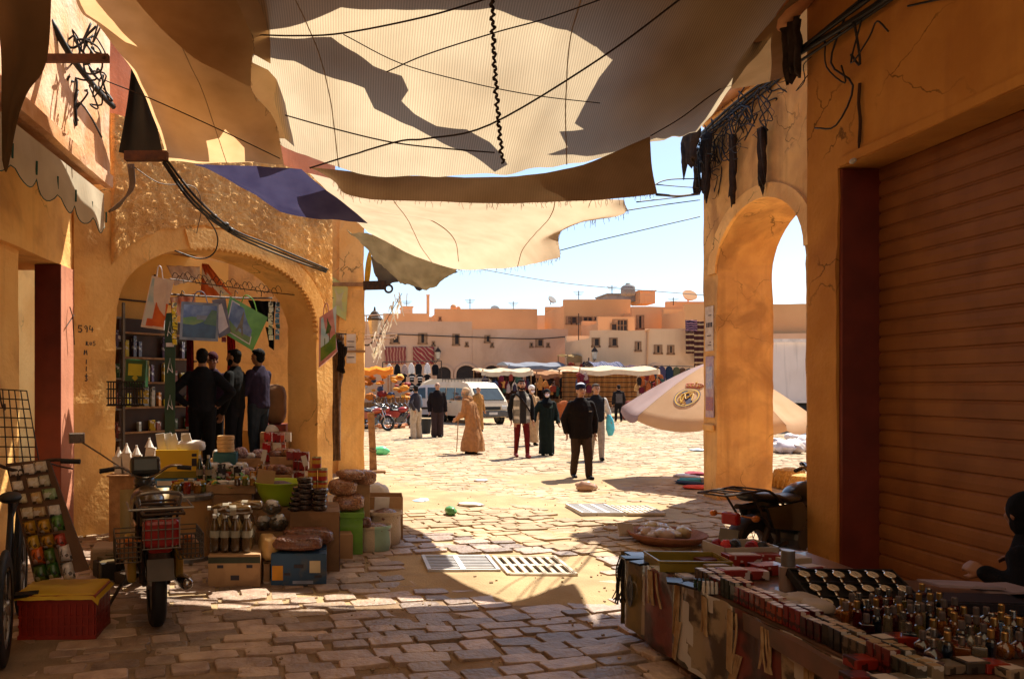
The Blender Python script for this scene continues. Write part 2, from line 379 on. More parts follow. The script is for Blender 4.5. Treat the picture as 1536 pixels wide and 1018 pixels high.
# --- right: arch passage beyond
T = thing('arch_building', 'ochre arched passage wall with notices on its pillar beyond the shutter', 'building', (5.4, 11.05, 0))
m = MB(); hole_ = [(11.05-y, z) for (y, z) in archhole(8.6, 10.66, 3.3, .80)][::-1]
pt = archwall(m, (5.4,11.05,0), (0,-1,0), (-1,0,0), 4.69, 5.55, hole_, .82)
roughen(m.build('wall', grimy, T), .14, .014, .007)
m = MB(); ar = [(11.05-y, z) for (y, z) in archhole(8.6, 10.66, 3.3, .80)][::-1]; big = [(11.05-y, z) for (y, z) in archhole(8.38, 10.88, 3.3, .98)][::-1]
for i in range(len(ar)-1):
    a, b, c, d = ar[i], ar[i+1], big[i+1], big[i]
    q = [pt(*p, -.03) for p in (a, b, c, d)]; r_ = [pt(*p, .02) for p in (a, b, c, d)]
    m.add(q+r_, [(0,1,2,3),(1,0,4,5),(3,2,6,7)[::-1]])
m.build('arch_band', ochre_w, T)
m = MB(); m.b(5.95,6.25,6.36,11.05,5.553,6.85); m.b(5.38,5.95,6.36,11.07,5.553,5.66); m.build('parapet', ochre_w, T, bevel=.02)
m = MB(); m.b(5.36,5.398,10.70,11.02,1.0,1.1); m.build('wall_patch', grimy, T, bevel=.02)
paperm = mat('old_paper', (.62,.52,.42), .9, (.5,.38,.28), 12, .1, 30)
m = MB(); m.b(5.388,5.398,10.74,10.98,2.18,2.84); pz = m.build('notice_paper', paperm, T)
m = MB()
for i in range(4): m.b(5.385,5.3875,10.77+i*.047,10.80+i*.047,2.53,2.6)
for z_, a in ((2.7,.08),(2.4,.12),(2.3,.05),(2.26,.1)): m.b(5.385,5.3875,10.80,10.80+a,z_,z_+.012)
m.build('printing', mat('ink', (.05,.04,.05), .9), pz)
m = MB(); m.b(5.388,5.398,10.73,10.97,1.2,2.1); m.m = 1; m.b(5.384,5.3875,10.76,10.94,1.62,1.95); m.m = 2; m.b(5.384,5.3875,10.75,10.95,1.3,1.5)
m.build('poster', [mat('faded_poster', (.36,.25,.33), .8, (.52,.38,.34), 14), mat('poster_figure', (.30,.34,.5), .8, (.55,.5,.5), 30), mat('poster_text', (.6,.25,.06), .8, (.15,.1,.3), 60)], T)
# --- left: near building
T = thing('corner_building', 'orange building with a recessed door and red pilaster on the left', 'building', (-3.05, 7.5, 0))
m = MB(); m.b(-3.6,-3.05,-18,6.85,0,3.0); m.b(-3.6,-2.97,-18,7.99,2.92,3.88); m.b(-4.2,-3.6,-18,8.0,0,3.0); roughen(m.build('wall', ochre_w, T), .2, .012, .006)
m = MB(); m.b(-3.2,-2.6,-18,8.12,3.883,8.0); m.b(-2.6,-2.52,-18,7.95,3.80,3.93)
roughen(m.build('upper_wall', mat('sun_patched_plaster', (.86,.58,.42), .9, (.70,.40,.2), 2.4, .6, 20, spec=.2, stain=.6, stcol=(.5,.22,.07), stscale=.9), T), .2, .015, .008)  # pale plaster with ochre blotches imitates broken patches of sun
m = MB(); m.b(-3.2,-2.95,7.59,7.99,0,2.917); m.m = 1; m.b(-3.21,-2.94,7.575,7.588,0,2.915)
m.build('pilaster', [pinkplas, redpaint], T)
m = MB(); m.b(-3.5,-3.4,6.87,7.57,.02,2.8); m.m = 1; m.b(-3.4,-3.385,6.95,7.2,.3,1.3); m.b(-3.4,-3.385,7.27,7.5,.3,1.3); m.b(-3.4,-3.385,6.95,7.2,1.5,2.6); m.b(-3.4,-3.385,7.27,7.5,1.5,2.6)
m.build('door', [mat('brown_door', (.26,.09,.03), .6), mat('brown_door_panel', (.32,.12,.04), .6)], T)
m = MB(); m.tube(cr([(-3.02,6.4,1.62),(-3.0,6.4,1.5),(-2.99,6.44,1.45),(-3.0,6.46,1.5)],4), .008, 5); m.build('wall_hook', iron, T)
m = MB(); m.tube([(-2.93,7.8,2.5),(-2.9,7.8,2.4),(-2.9,7.85,2.1)], .006, 5); m.tube([(-2.93,7.7,2.28),(-2.9,7.84,2.42)], .006, 5); m.build('bent_wire', iron, T)
# --- left: arch shop, its wall turned towards the plaza
A = V((-2.95,7.97,0)); B = V((-.2,11.02,0)); WX = (B-A).normalized(); WN = V((WX.y,-WX.x,0)); WL = (B-A).length
T = thing('arch_shop', 'orange roughcast shop with a wide scalloped arch on the left', 'building', A)
hole_ = archhole(.5, 3.78, 2.35, 1.08, 26, .8)
m = MB(); pt = archwall(m, A, WX, WN, WL, 2.3+.0001, [(.5,2.3),(3.78,2.3)] if False else hole_, .62) if False else archwall(m, A, WX, WN, WL, 4.75, hole_, .62)
roughen(m.build('wall', ochre_w, T), .13, .014, .007)
def ringband(mb, h1, h2, k0, k1):
    n = len(h1)
    for i in range(n-1):
        a, b, c, d = h1[i], h1[i+1], h2[i+1], h2[i]
        q = [pt(*p, k1) for p in (a, b, c, d)]; r_ = [pt(*p, k0) for p in (a, b, c, d)]
        mb.add(q+r_, [(0,1,2,3),(5,4,0,1),(2,3,7,6),(0,3,7,4),(1,2,6,5)])
m = MB(); h1 = archhole(.5, 3.78, 2.35, 1.08, 40, .8)[15:]; h2 = [(2.14+(s-2.14)*1.13, 2.35+(z-2.35)*1.22) for s, z in h1]
ringband(m, h1, h2, .01, -.035); m.build('arch_band', ochre_w, T)
m = MB(); n_ = 58
hh = archhole(.5, 3.78, 2.35, 1.08, n_*2, .8)
for i in range(22, n_):                     # little teeth along the inside of the band
    a, b, c = hh[2*i], hh[2*i+1], hh[2*i+2]
    ctr = V((2.14, 2.3)); bb = V(b)+(ctr-V(b)).normalized()*.036
    q = [pt(a[0],a[1],-.03), pt(bb.x,bb.y,-.03), pt(c[0],c[1],-.03)]; r_ = [pt(a[0],a[1],.05), pt(bb.x,bb.y,.05), pt(c[0],c[1],.05)]
    m.add(q+r_, [(0,1,2),(5,4,3),(0,3,4,1),(1,4,5,2)])
m.build('arch_teeth', ochre_w, T)
# roughcast coat over the arch: a lumpy sheet standing proud of the wall
m = MB(); rows = []
nS, nZ = 170, 90
for i in range(nS+1):
    s_ = .45+(WL-.47)*i/nS; row = []
    zc = 2.35+1.22*1.08*max(0, 1-((s_-2.14)/1.86)**2)**.4 if abs(s_-2.14) < 1.86 else 2.6
    zlo = max(zc+.02+.03*noise.noise(V((s_*5,0,1))), 2.75 if s_ < 1 else 0)
    for j in range(nZ+1):
        z_ = zlo+(4.74-zlo)*j/nZ
        k_ = .024+.018*noise.noise(V((s_*13, z_*15, 5)))+.017*noise.noise(V((s_*34, z_*34, 2)))+.01*noise.noise(V((s_*5,z_*5,9)))
        if j == 0 or i == 0: k_ = -.002
        row.append(pt(s_, z_, -k_))
    rows.append(row)
m.grid([list(r_) for r_ in rows]); m.build('roughcast_coat', rough_c, T, smooth=True)
MW = Matrix(((WX.x,-WN.x,0,A.x),(WX.y,-WN.y,0,A.y),(0,0,1,0),(0,0,0,1)))
def sh(mb):
    mb.M = MW; return mb
m = sh(MB()); m.b(.52,3.76,.03,3.5,0,.44); m.build('raised_floor', mat('dusty_concrete', (.38,.26,.16), .9, None, 3, .2), T, bevel=.02)
m = sh(MB()); m.b(-.6,WL+.9,.75,1.2,4.753,7.2); m.build('upper_wall', pinkplas, T, bevel=.03)
yel = mat('yellow_wall', (.86,.48,.12), .85, (.75,.38,.09), 2, .2)
m = sh(MB()); m.b(.3,5.6,3.5,3.6,.0,4.0); m.b(4.3,4.4,1.6,3.5,0,.9); m.build('back_wall', yel, T)
m = sh(MB()); m.b(.2,.3,.6,3.6,0,4.0); m.build('side_wall', ochre_w, T)
m = sh(MB()); m.b(.1,4.05,.63,3.7,4.0,4.1); m.build('shop_ceiling', wood, T)
m = sh(MB());
for z_ in (2.1, 3.1): m.b(2.6,4.2,3.46,3.495,z_,z_+.025)
for s_ in (3.3,): m.b(s_,s_+.02,3.455,3.49,.5,3.6)
m.build('wall_batten', iron, T)
m = sh(MB())
for z_ in (2.66,): m.b(.3,4.1,3.2,3.24,z_,z_+.03)
m.build('rail', iron, T)
m = sh(MB()); m.b(2.3,3.7,2.95,3.45,.441,2.75); m.build('cupboard', mat('added_dark_cupboard', (.05,.025,.014), .6), T, bevel=.01)  # dark cupboard added to darken the back of the shop
m = sh(MB())
for z_ in (.9,1.3,1.7,2.1,2.5): m.b(2.35,3.65,2.88,2.948,z_,z_+.03)
m.build('cupboard_ledge', wood, T)
# the writing on the left pier
def strokes(mb, segs, O, s0, z0, sc, r=.007):
    for seg in segs: mb.tube([pt(s0+x*sc, z0+y*sc, -.003-.0) for x, y in seg], r, 5, True)
dig = {'5':[[(.6,1),(.1,1),(.05,.55),(.4,.6),(.6,.35),(.4,.02),(0,.08)]], '9':[[(.55,.75),(.3,.98),(.05,.75),(.25,.52),(.55,.7),(.5,0)]],
       '4':[[(.1,1),(0,.4),(.6,.4)],[(.45,.75),(.42,0)]], '1':[[(.2,1),(.15,0)]], 'M':[[(0,0),(.1,1),(.3,.4),(.5,1),(.65,0)]], '3':[[(0,.95),(.5,.9),(.2,.55),(.5,.3),(.3,0),(0,.1)]],
       'R':[[(0,0),(.05,1),(.5,.8),(.1,.5),(.6,0)]], 'O':[[(.1,.2),(.1,.8),(.5,.8),(.5,.2),(.1,.2)]], 'E':[[(.5,1),(.05,1),(.05,0),(.5,0)],[(.05,.5),(.4,.5)]]}
m = MB()
def put(u, v, ch, hpx):
    # where the ray through (u,v) meets the wall
    dd = V(((u-518)/F, 1, (580-v)/F)); t = (A.dot(WN))/(dd.dot(WN)); q = V((0,0,CAMH))+dd*t
    strokes(m, dig[ch], A, (q-A).dot(WX), q.z, hpx*t/F, .0075)
for i, ch in enumerate('594'): put(117+i*8.5, 498, ch, 10)
for i, ch in enumerate('RO5'): put(129+i*5, 518, ch, 6)
for i, ch in enumerate('M'): put(126+i*6, 532, ch, 7)
for i in range(3): put(128, 546+i*10.5, '1', 7)
put(127, 571, '3', 8)
m.build('painted_numbers', mat('ink', (.05,.04,.05), .9), T)
# --- arcade pillar past the shop
T = thing('arcade_pillar', 'weathered orange wall end with a notice beside the hanging carpet', 'wall', (.1, 14, 0))
m = MB(); m.b(-.12,.36,13.9,14.5,0,4.9); m.b(-4,-.12,14.0,14.5,0,4.9); roughen(m.build('wall', ochre_w, T), .15, .02, .01)
m = MB(); m.b(-.5,.40,13.85,14.5,3.55,3.62); m.b(-.3,.38,13.86,13.9,2.3,2.34); m.build('ledge', wood, T)
m = MB(); m.b(.02,.2,13.885,13.898,2.1,2.65); m.m = 1
for z_ in (2.2,2.3,2.4,2.5): m.b(.04,.17,13.880,13.884,z_,z_+.015)
m.build('notice_paper', [mat('white_paper', (.7,.6,.52), .9), mat('ink', (.05,.04,.05), .9)], T)
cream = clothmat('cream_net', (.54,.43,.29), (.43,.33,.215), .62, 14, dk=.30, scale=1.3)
brown_net = clothmat('brown_net', (.34,.20,.095), (.27,.155,.07), .22, 20, dk=.8)
orange_c = clothmat('tan_canvas', (.64,.42,.22), (.52,.33,.16), .58, dk=.5)
cream_c = clothmat('cream_canvas', (.66,.50,.335), (.57,.42,.275), .5, dk=.6)
blue_c = clothmat('blue_canvas', (.085,.08,.17), (.055,.05,.12), .25)
dark_c = clothmat('dark_canvas', (.10,.075,.05), (.07,.05,.032), .15)
olive_c = clothmat('olive_canvas', (.22,.165,.09), (.13,.095,.05), .2)
def net(rows, nu=8, nv=8):
    rows = [[(p if isinstance(p, Vector) else P(*p)) for p in r] for r in rows]
    a = [cr(r, nu) for r in rows]
    cols = [cr([a[i][j] for i in range(len(a))], nv) for j in range(len(a[0]))]
    return [[cols[j][i] for j in range(len(cols))] for i in range(len(cols[0]))]
def ripple(g, amp, sc, seed=0, edge=0):
    n, m = len(g), len(g[0])
    for i in range(n):
        for j in range(m):
            p = g[i][j]; e = 1
            g[i][j] = p+V((0,0,.35*amp*noise.noise(V((p.x*sc*2.2+p.y*1.5, p.y*sc*.6-p.x, seed+4)))*1.4+amp*noise.noise(p*sc+V((seed,0,0)))+amp*.4*noise.noise(p*sc*3+V((seed,2,0)))))
    return g
def cloth(name, rows, m_, label, cat='canopy', group=None, amp=.03, sc=1.5, nu=8, nv=8, seed=0):
    g = ripple(net(rows, nu, nv), amp, sc, seed); b = MB(); b.grid(g)
    o = one(b, name, m_, label, cat, group, smooth=True); return o, g
GR = 'shade cloths stretched over the alley'
MR = [[(420,215,8.4),(500,250,7.7),(620,262,7.3),(740,262,7.2),(860,246,7.3),(975,212,7.6),(1045,203,8.2)],
      [(360,100,7.6),(480,130,7.0),(620,150,6.7),(740,160,6.6),(860,140,6.6),(1000,110,6.8),(1120,100,7.0)],
      [(250,-20,6.8),(430,0,6.2),(600,10,6.0),(740,15,6.0),(880,10,6.0),(1040,0,6.1),(1200,0,6.3)],
      [V((-2.2,4.4,5.4)),V((-1.2,4.3,5.3)),V((0,4.2,5.25)),V((1.1,4.2,5.25)),V((2,4.2,5.3)),V((3,4.2,5.4)),V((3.92,4.2,5.6))],
      [V((-2.5,.5,5.6)),V((-1.2,.5,5.5)),V((0,.5,5.4)),V((1.1,.5,5.4)),V((2,.5,5.45)),V((3,.5,5.6)),V((3.94,.5,5.8))],
      [V((-2.5,-16,5.6)),V((-1.2,-16,5.5)),V((0,-16,5.4)),V((1.1,-16,5.4)),V((2,-16,5.45)),V((3,-16,5.6)),V((3.94,-16,5.8))]]
MO, MG = cloth('net_canopy', MR, cream, 'largest cream shade net stretched overhead, laced along a black rope', group=GR, amp=.06, sc=1.4, nu=12, nv=12)
MS = [((p.x/p.y*F+518), 580-(p.z-CAMH)/p.y*F, p.y) for r in MG for p in r if p.y > 3]
def mdepth(u, v):
    k = sorted(MS, key=lambda q: (q[0]-u)**2+(q[1]-v)**2)[:3]
    return sum(q[2] for q in k)/3
FL, FLG = cloth('net_flap', [[(462,249,7.9),(560,262,7.57),(740,266,7.24),(860,251,7.24),(975,205,7.5)],
                   [(480,258,7.84),(548,280,7.52),(740,286,7.2),(868,274,7.14),(978,250,7.24)],
                   [(500,272,7.78),(540,297,7.5),(740,305,7.16),(880,300,7.1),(986,291,7.03)]], brown_net,
      'brown net flap hanging below the edge of the large cream net', group=GR, amp=.012)
CC, LG = cloth('canvas_canopy', [[(60,-300,4.4),(200,-300,4.3),(330,-300,4.2)],[(112,-8,6.0),(225,-8,5.9),(332,-8,5.8)],[(150,40,6.4),(262,50,6.3),(379,55,6.2)],[(203,112,7.1),(300,130,7.0),(376,132,6.9)],[(232,180,7.7),(325,195,7.6),(412,180,7.5)],[(252,238,8.2),(340,243,8.1),(426,247,8.0)]],
      orange_c, 'torn tan canvas canopy over the left shops', group=GR, amp=.04)
cloth('canvas_patch', [[(330,-60,5.2),(350,-10,5.5),(374,45,5.95),(379,60,6.05)],[(250,-60,5.2),(285,0,5.6),(335,70,6.1),(377,95,6.3)],[(170,-60,5.2),(205,0,5.7),(280,80,6.3),(376,132,6.7)]], orange_c, 'tan patch of canvas sewn below the top of the torn canopy', group=GR, amp=.02)
cloth('blue_canopy', [[(290,243,8.3),(330,246,8.2),(385,250,8.1),(452,252,8.0)],[(330,262,8.5),(400,292,8.35),(445,295,8.25),(490,285,8.2)],[(420,318,8.8),(470,330,8.7),(510,332,8.6),(552,334,8.55)]],
      blue_c, 'sagging dark blue canvas canopy above the scalloped arch', group=GR, amp=.03)
FA, FAG = cloth('far_canopy', [[(465,258,8.4),(600,292,7.85),(740,298,7.52),(860,297,7.36),(936,298,7.25)],[(520,320,10.1),(625,330,9.4),(740,330,8.6),(850,325,7.8),(932,322,7.25)],[(545,342,11.5),(640,365,10.8),(740,372,10.0),(800,366,8.9),(845,345,7.9)],[(552,350,11.7),(660,398,11.1),(730,404,10.6),(790,398,9.6),(840,386,8.1)]],
      cream_c, 'pale cream canvas canopy with a ragged end nearest the sky', group=GR, amp=.02)
cloth('dark_awning', [[(520,344,12.6),(570,355,12.4),(630,378,12.2),(690,403,12)],[(548,372,12.9),(590,398,12.7),(635,412,12.5),(686,406,12.2)],[(566,392,13.2),(605,425,13),(640,433,12.8),(682,408,12.4)]],
      olive_c, 'olive canvas awning gathered above the far pillar', 'awning', amp=.09, sc=3.2)
cloth('dark_tarp', [[(198,92,8.0),(206,94,8.1),(214,98,8.0),(222,104,8.1)],[(190,160,8.1),(202,162,8.2),(216,165,8.1),(232,168,8.2)],[(178,228,8.2),(198,232,8.3),(220,234,8.2),(246,236,8.2)]],
      clothmat('black_tarp', (.035,.028,.02), None, .08), 'dark tarpaulin hanging at the corner of the left building', 'tarpaulin', amp=.03)
cloth('brown_cloth', [[(-20,-30,5.0),(10,-30,4.9),(45,-30,5),(78,-20,5.1)],[(0,60,5.1),(25,70,5.0),(50,80,5.1),(70,90,5.2)],[(2,160,5.2),(14,170,5.15),(24,165,5.2),(36,150,5.2)],[(3,240,5.3),(6,250,5.3),(9,255,5.3),(12,250,5.3)]],
      clothmat('dark_brown_cloth', (.13,.075,.035), None, .2), 'long dark brown rag hanging at the top left corner', 'cloth', amp=.04, sc=4)
# upper cloths, above the net: their edges show as shadows on it
def upper(name, poly, lift, m_, label, S=None):
    pts = []
    if S:
        for (u, v) in poly: pts.append(P(u, v, sum(q[2] for q in sorted(S, key=lambda q: (q[0]-u)**2+(q[1]-v)**2)[:3])/3)+SUN*lift)
    for (u, v) in ([] if S else poly):
        d = mdepth(u, max(v, -60)) if v > -60 else None
        p = P(u, v, d) if d else P(u, -60, mdepth(u, -60))+V((0, -(-60-v)/100., .12*(-60-v)/100.))
        pts.append(p+SUN*lift)
    b = MB(); n = len(pts); b.add(pts, [tuple(range(n))])
    o = one(b, name, m_, label, 'canopy', GR)
    bm = bmesh.new(); bm.from_mesh(o.data); bmesh.ops.triangulate(bm, faces=bm.faces[:]); bm.to_mesh(o.data); bm.free()
    return o
upper('upper_canopy', [(892,66),(919,90),(898,118),(880,150),(862,185),(875,196),(838,200),(852,220),(820,232),(900,236),(985,205),(1042,202),(1112,98),(1196,0),(1330,-200),(1330,-420),(896,-420),(893,-100)], .75, brown_net,
      'second brown cloth lying above the right side of the cream net')
upper('upper_strip', [(300,-60),(335,20),(378,52),(495,58),(560,100),(604,112),(612,137),(603,150),(622,172),(655,188),(700,194),(735,212),(762,246),(742,258),(700,228),(620,190),(560,165),(548,130),(500,118),(440,92),(378,82),(330,60),(280,-40)], .6, brown_net,
      'long crumpled brown strip of cloth lying across the cream net')
upper('upper_end', [(325,-420),(328,-20),(345,30),(382,50),(450,38),(512,10),(600,14),(735,12),(800,30),(850,45),(892,72),(891,-420)], .8, brown_net,
      'brown cloth lying above the near edge of the cream net')
cloth('table_shade_cloth', [[V((3.75,6.0,4.95)),V((4.7,6.1,5.15)),V((5.38,6.3,5.3))],[V((3.72,6.9,4.72)),V((4.8,6.9,5.0)),V((5.38,6.9,5.25))],[V((4.0,7.6,4.72)),V((5.0,7.7,5.0)),V((5.38,7.8,5.2))]], brown_net,
      'brown cloth added over the recess between shutter shop and arch to shade the table', group=GR)  # cloth added over the recess to keep the sun off the table
LS = [((p.x/p.y*F+518), 580-(p.z-CAMH)/p.y*F, p.y) for r in LG for p in r if p.y > 3]
upper('upper_canvas', [(196,-90),(206,32),(246,60),(284,102),(330,118),(376,142),(372,60),(335,-90)], .45, orange_c, 'tan cloth lying over the top of the torn canvas canopy', LS)
upper('upper_canvas', [(110,-20),(130,20),(190,62),(240,86),(286,106),(376,146),(412,182),(426,247),(366,245),(364,190),(348,178),(330,206),(309,212),(314,243),(252,238),(203,112),(120,20)], .4, orange_c, 'ragged tan cloth lying over the lower half of the torn canvas canopy', LS)
cloth('awning_lining', [[(556,384,13.5),(598,398,13.4),(648,408,13.3),(688,404,13.1)],[(562,410,13.6),(600,418,13.4),(640,423,13.3),(686,406,13.1)],[(570,432,13.5),(600,424,13.3),(634,434,13.2),(684,409,13.1)]], dark_c, 'dark lining hanging in folds under the olive awning', 'cloth', amp=.08, sc=4)
thr = mat('loose_thread', (.30,.2,.1), .9)
def fringe(o, edge, n_, L_):
    b = MB()
    for i in range(n_):
        k = R.random()*(len(edge)-1.001); p = edge[int(k)].lerp(edge[int(k)+1], k % 1); l_ = L_*R.random()**2; d = V((R.uniform(-.4,.4), R.uniform(-.3,.3), -1))*l_
        b.tube([p, p+d*.5+V((R.uniform(-.01,.01),0,0)), p+d], .0022, 3, False)
    b.build('frayed_threads', thr, o)['kind'] = 'stuff'
def seams(o, g, ks, r=.004):
    b = MB()
    for k in ks: b.tube([r_[k]-V((0,0,.006)) for r_ in g], r, 4, False)
    b.build('seam', thr, o)
fringe(FL, FLG[-1], 160, .07); fringe(FA, FAG[-1], 120, .09); fringe(FA, [r_[-1] for r_ in FAG], 60, .08); fringe(CC, [r_[-1] for r_ in LG], 90, .08)
seams(FA, FAG, (7, 22), .005); seams(MO, MG, (13, 47), .005); seams(CC, LG, (8,), .004)
b = MB(); b.tube(cr([P(556,311,9.55),P(610,318,9.3),P(655,335,9.35),P(682,360,9.75),P(688,392,10.5)],6), .006, 4); b.build('patch_seam', thr, FA)
# ropes and wires
ropem = mat('rope', (.035,.02,.012), .9)
def rope(name, pts, r, label, cat='rope', m_=None, n=5, group=None):
    b = MB(); b.tube(cr(pts, 6), r, n); return one(b, name, m_ or ropem, label, cat, group, smooth=True)
def onM(uv, off=.07): return [P(u, v, mdepth(u, v)-off) for u, v in uv]
tw = []
for i in range(120):
    t = i/119; u = 738+4*t+12*t*t; v = -10+255*t; d = mdepth(u, v)-.06
    tw.append(P(u+2.2*math.sin(i*1.35)+1.2*math.sin(i*.61), v, d))
b = MB(); b.tube(tw, [.011+.006*(i % 3 == 0) for i in range(120)], 5); one(b, 'lacing_rope', ropem, 'thick black twisted rope lacing the cream net seam', 'rope', smooth=True)
rope('rope', onM([(1045,-20),(900,88),(735,187),(640,208),(590,214),(465,252)]), .009, 'brown rope running from the right wall under the cream net')
rope('rope', onM([(375,52),(440,54),(515,50),(640,25),(745,-6)]), .008, 'brown rope crossing the top of the cream net')
rope('rope', onM([(428,173),(500,193),(590,214),(680,224),(742,229)]), .007, 'thin brown rope knotted at the tan canvas corner')
rope('rope', onM([(580,108),(640,82),(740,50),(820,28),(900,0)]), .006, 'thin dark cord crossing behind the black lacing rope')
rope('rope', onM([(515,52),(600,95),(700,123),(800,143),(900,155)]), .0045, 'thinnest cord sagging across the middle of the net')
rope('rope', [P(150,118,7.0),P(230,150,7.1),P(330,195,7.3),P(420,238,7.7)], .006, 'brown cord stretched below the tan canvas')
rope('rope', [P(976,204,7.3),P(1020,178,7.3),P(1060,148,7.3),P(1105,116,7.3)], .006, 'cord tying the brown flap to the right wall')
W = mat('wire', (.05,.045,.05), .6)
GW = 'wires across the gap of sky'
for i, (pts, r) in enumerate([([(985,292,7.0),(1020,294,8.5),(1049,290,10.9)],.014),([(955,303,7.3),(1000,298,9),(1049,292,10.95)],.007),([(925,318,7.4),(990,308,9),(1050,300,11)],.007),
        ([(690,402,11),(800,385,11),(900,360,11),(1050,325,11)],.008),([(970,285,7.2),(1000,270,9),(1049,268,11)],.008),([(985,277,7.2),(1020,280,9),(1049,282,11)],.006)]):
    rope('wire', [P(*p) for p in pts], r, ['thick dark cord tying the flap corner across the sky','thin wire just under the flap cord','thin wire from the ragged end of the far canopy','long sloping wire from the olive awning to the right pillar','upper wire meeting the rag bundle on the right','short thin wire beside the flap corner'][i], 'wire', W, group=GW)
rope('wire', [P(700,400,40),P(850,425,42),P(1060,443,40)], .02, 'distant wire drooping over the plaza rooftops', 'wire', W)
TMPS = bpy.data.scenes.new('workbench'); TMPO = bpy.data.objects.new('workpiece', bpy.data.meshes.new('tmp')); TMPS.collection.objects.link(TMPO)
TMPO.modifiers.new('r', 'REMESH').mode = 'VOXEL'; TMPO.modifiers.new('s', 'SMOOTH').factor = .5
def cap(mb, a, ra, b, rb, n=10, sq=None):
    """tapered limb: rounded ends, closed"""
    a, b = V(a), V(b); d = (b-a); L_ = d.length; q = d.to_track_quat('Z', 'Y').to_matrix().to_4x4(); prof = []
    for i in range(1, 5): t = PI/2*(1-i/5); prof.append((ra*math.cos(t), -ra*math.sin(t)))
    prof.append((ra, 0)); prof.append((rb, L_))
    for i in range(1, 5): t = PI/2*i/5; prof.append((rb*math.cos(t), L_+rb*math.sin(t)))
    mb.lathe(prof, n, tr(a) @ q @ (scl(*sq) if sq else Matrix()))
def loft(mb, rings, n=16):
    """rings: (centre, rx, ry) bottom to top, closed"""
    vs = []
    for c, a, b_ in rings:
        for j in range(n):
            t = 2*PI*j/n; vs.append((c[0]+a*math.cos(t), c[1]+b_*math.sin(t), c[2]))
    k = len(rings)
    mb.add(vs, [(i*n+j, i*n+(j+1)%n, (i+1)*n+(j+1)%n, (i+1)*n+j) for i in range(k-1) for j in range(n)]+[tuple(range(n-1,-1,-1)), tuple(range((k-1)*n, k*n))])
def remesh(mb, name, mats, parent, vox, smooth=3, wr=0, wsc=9, fold=None, paint=None, ratio=None):
    """one continuous surface out of overlapping solids (local coordinates of the parent)"""
    old = bpy.data.meshes.new('tmp'); old.from_pydata([tuple(p) for p in mb.v], [], mb.f); old.materials.append(None); TMPO.data = old
    TMPO.modifiers['r'].voxel_size = vox; TMPO.modifiers['s'].iterations = smooth
    vl = TMPS.view_layers[0]; vl.update(); me = bpy.data.meshes.new_from_object(TMPO.evaluated_get(vl.depsgraph))
    me.name = name; me.materials.clear()
    mats = mats if isinstance(mats, (list, tuple)) else [mats]
    for m in mats: me.materials.append(m)
    if wr:
        sd = V((R.random()*9, R.random()*9, 0))
        nv = len(me.vertices); A_ = [0.0]*nv*3; B_ = [0.0]*nv*3; me.vertices.foreach_get('co', A_); me.vertices.foreach_get('normal', B_)
        for i in range(nv):
            p = V(A_[3*i:3*i+3]); n_ = V(B_[3*i:3*i+3]); k = noise.noise(V((p.x*wsc, p.y*wsc, p.z*wsc*.45))+sd)+.5*noise.noise(p*wsc*2.2+sd)
            if fold: k += fold*math.sin(math.atan2(p.y, p.x)*9+3*noise.noise(p*3))
            A_[3*i:3*i+3] = p+n_*k*wr
        me.vertices.foreach_set('co', A_)
    me.polygons.foreach_set('use_smooth', [True]*len(me.polygons))
    me.polygons.foreach_set('material_index', [0]*len(me.polygons))
    if paint:
        for f in me.polygons:
            i = paint(f.center, f.normal)
            if i: f.material_index = i
    me.update()
    o = bpy.data.objects.new(name, me); COL.objects.link(o); o.parent = parent; return o
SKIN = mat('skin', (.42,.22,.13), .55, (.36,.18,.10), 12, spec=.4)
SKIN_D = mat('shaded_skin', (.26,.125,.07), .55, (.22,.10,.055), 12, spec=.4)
DARKF = mat('eye_and_brow', (.02,.012,.01), .5)
LIP = mat('lip', (.30,.10,.08), .5)
def fab(h, rough=.9): return mat('cloth_'+h, C3(h), rough, tuple(x*.75 for x in C3(h)), 14, .25, 90, spec=.15)
def skeleton(h, pose):
    J = dict(pel=(0,0,.53), chs=(0,-.005,.72), nck=(0,.004,.835), hd=(0,-.012,.928))
    for s_, k in ((1,'L'),(-1,'R')):
        J['sh'+k] = (.108*s_,0,.803); J['el'+k] = (.145*s_,.02,.625); J['ha'+k] = (.15*s_,-.03,.475)
        J['hip'+k] = (.05*s_,0,.52); J['kn'+k] = (.056*s_,-.012,.285); J['an'+k] = (.056*s_,.012,.05); J['to'+k] = (.066*s_,-.075,.018)
    J.update(pose); J = {k: V(v_)*h for k, v_ in J.items()}; J['_h'] = h; return J
def spine(J, z):
    a = [J['pel'], J['chs'], J['nck']]; h = J['_h']
    z = a[0].z+(z-.53*h)*((a[2].z-a[0].z)/(.305*h) if z > .53*h else 1)
    if z <= a[0].z: return V((a[0].x, a[0].y, z))
    for p, q in zip(a, a[1:]):
        if z <= q.z or q is a[-1]:
            t = (z-p.z)/max(1e-6, q.z-p.z); r_ = p.lerp(q, t); return V((r_.x, r_.y, z))
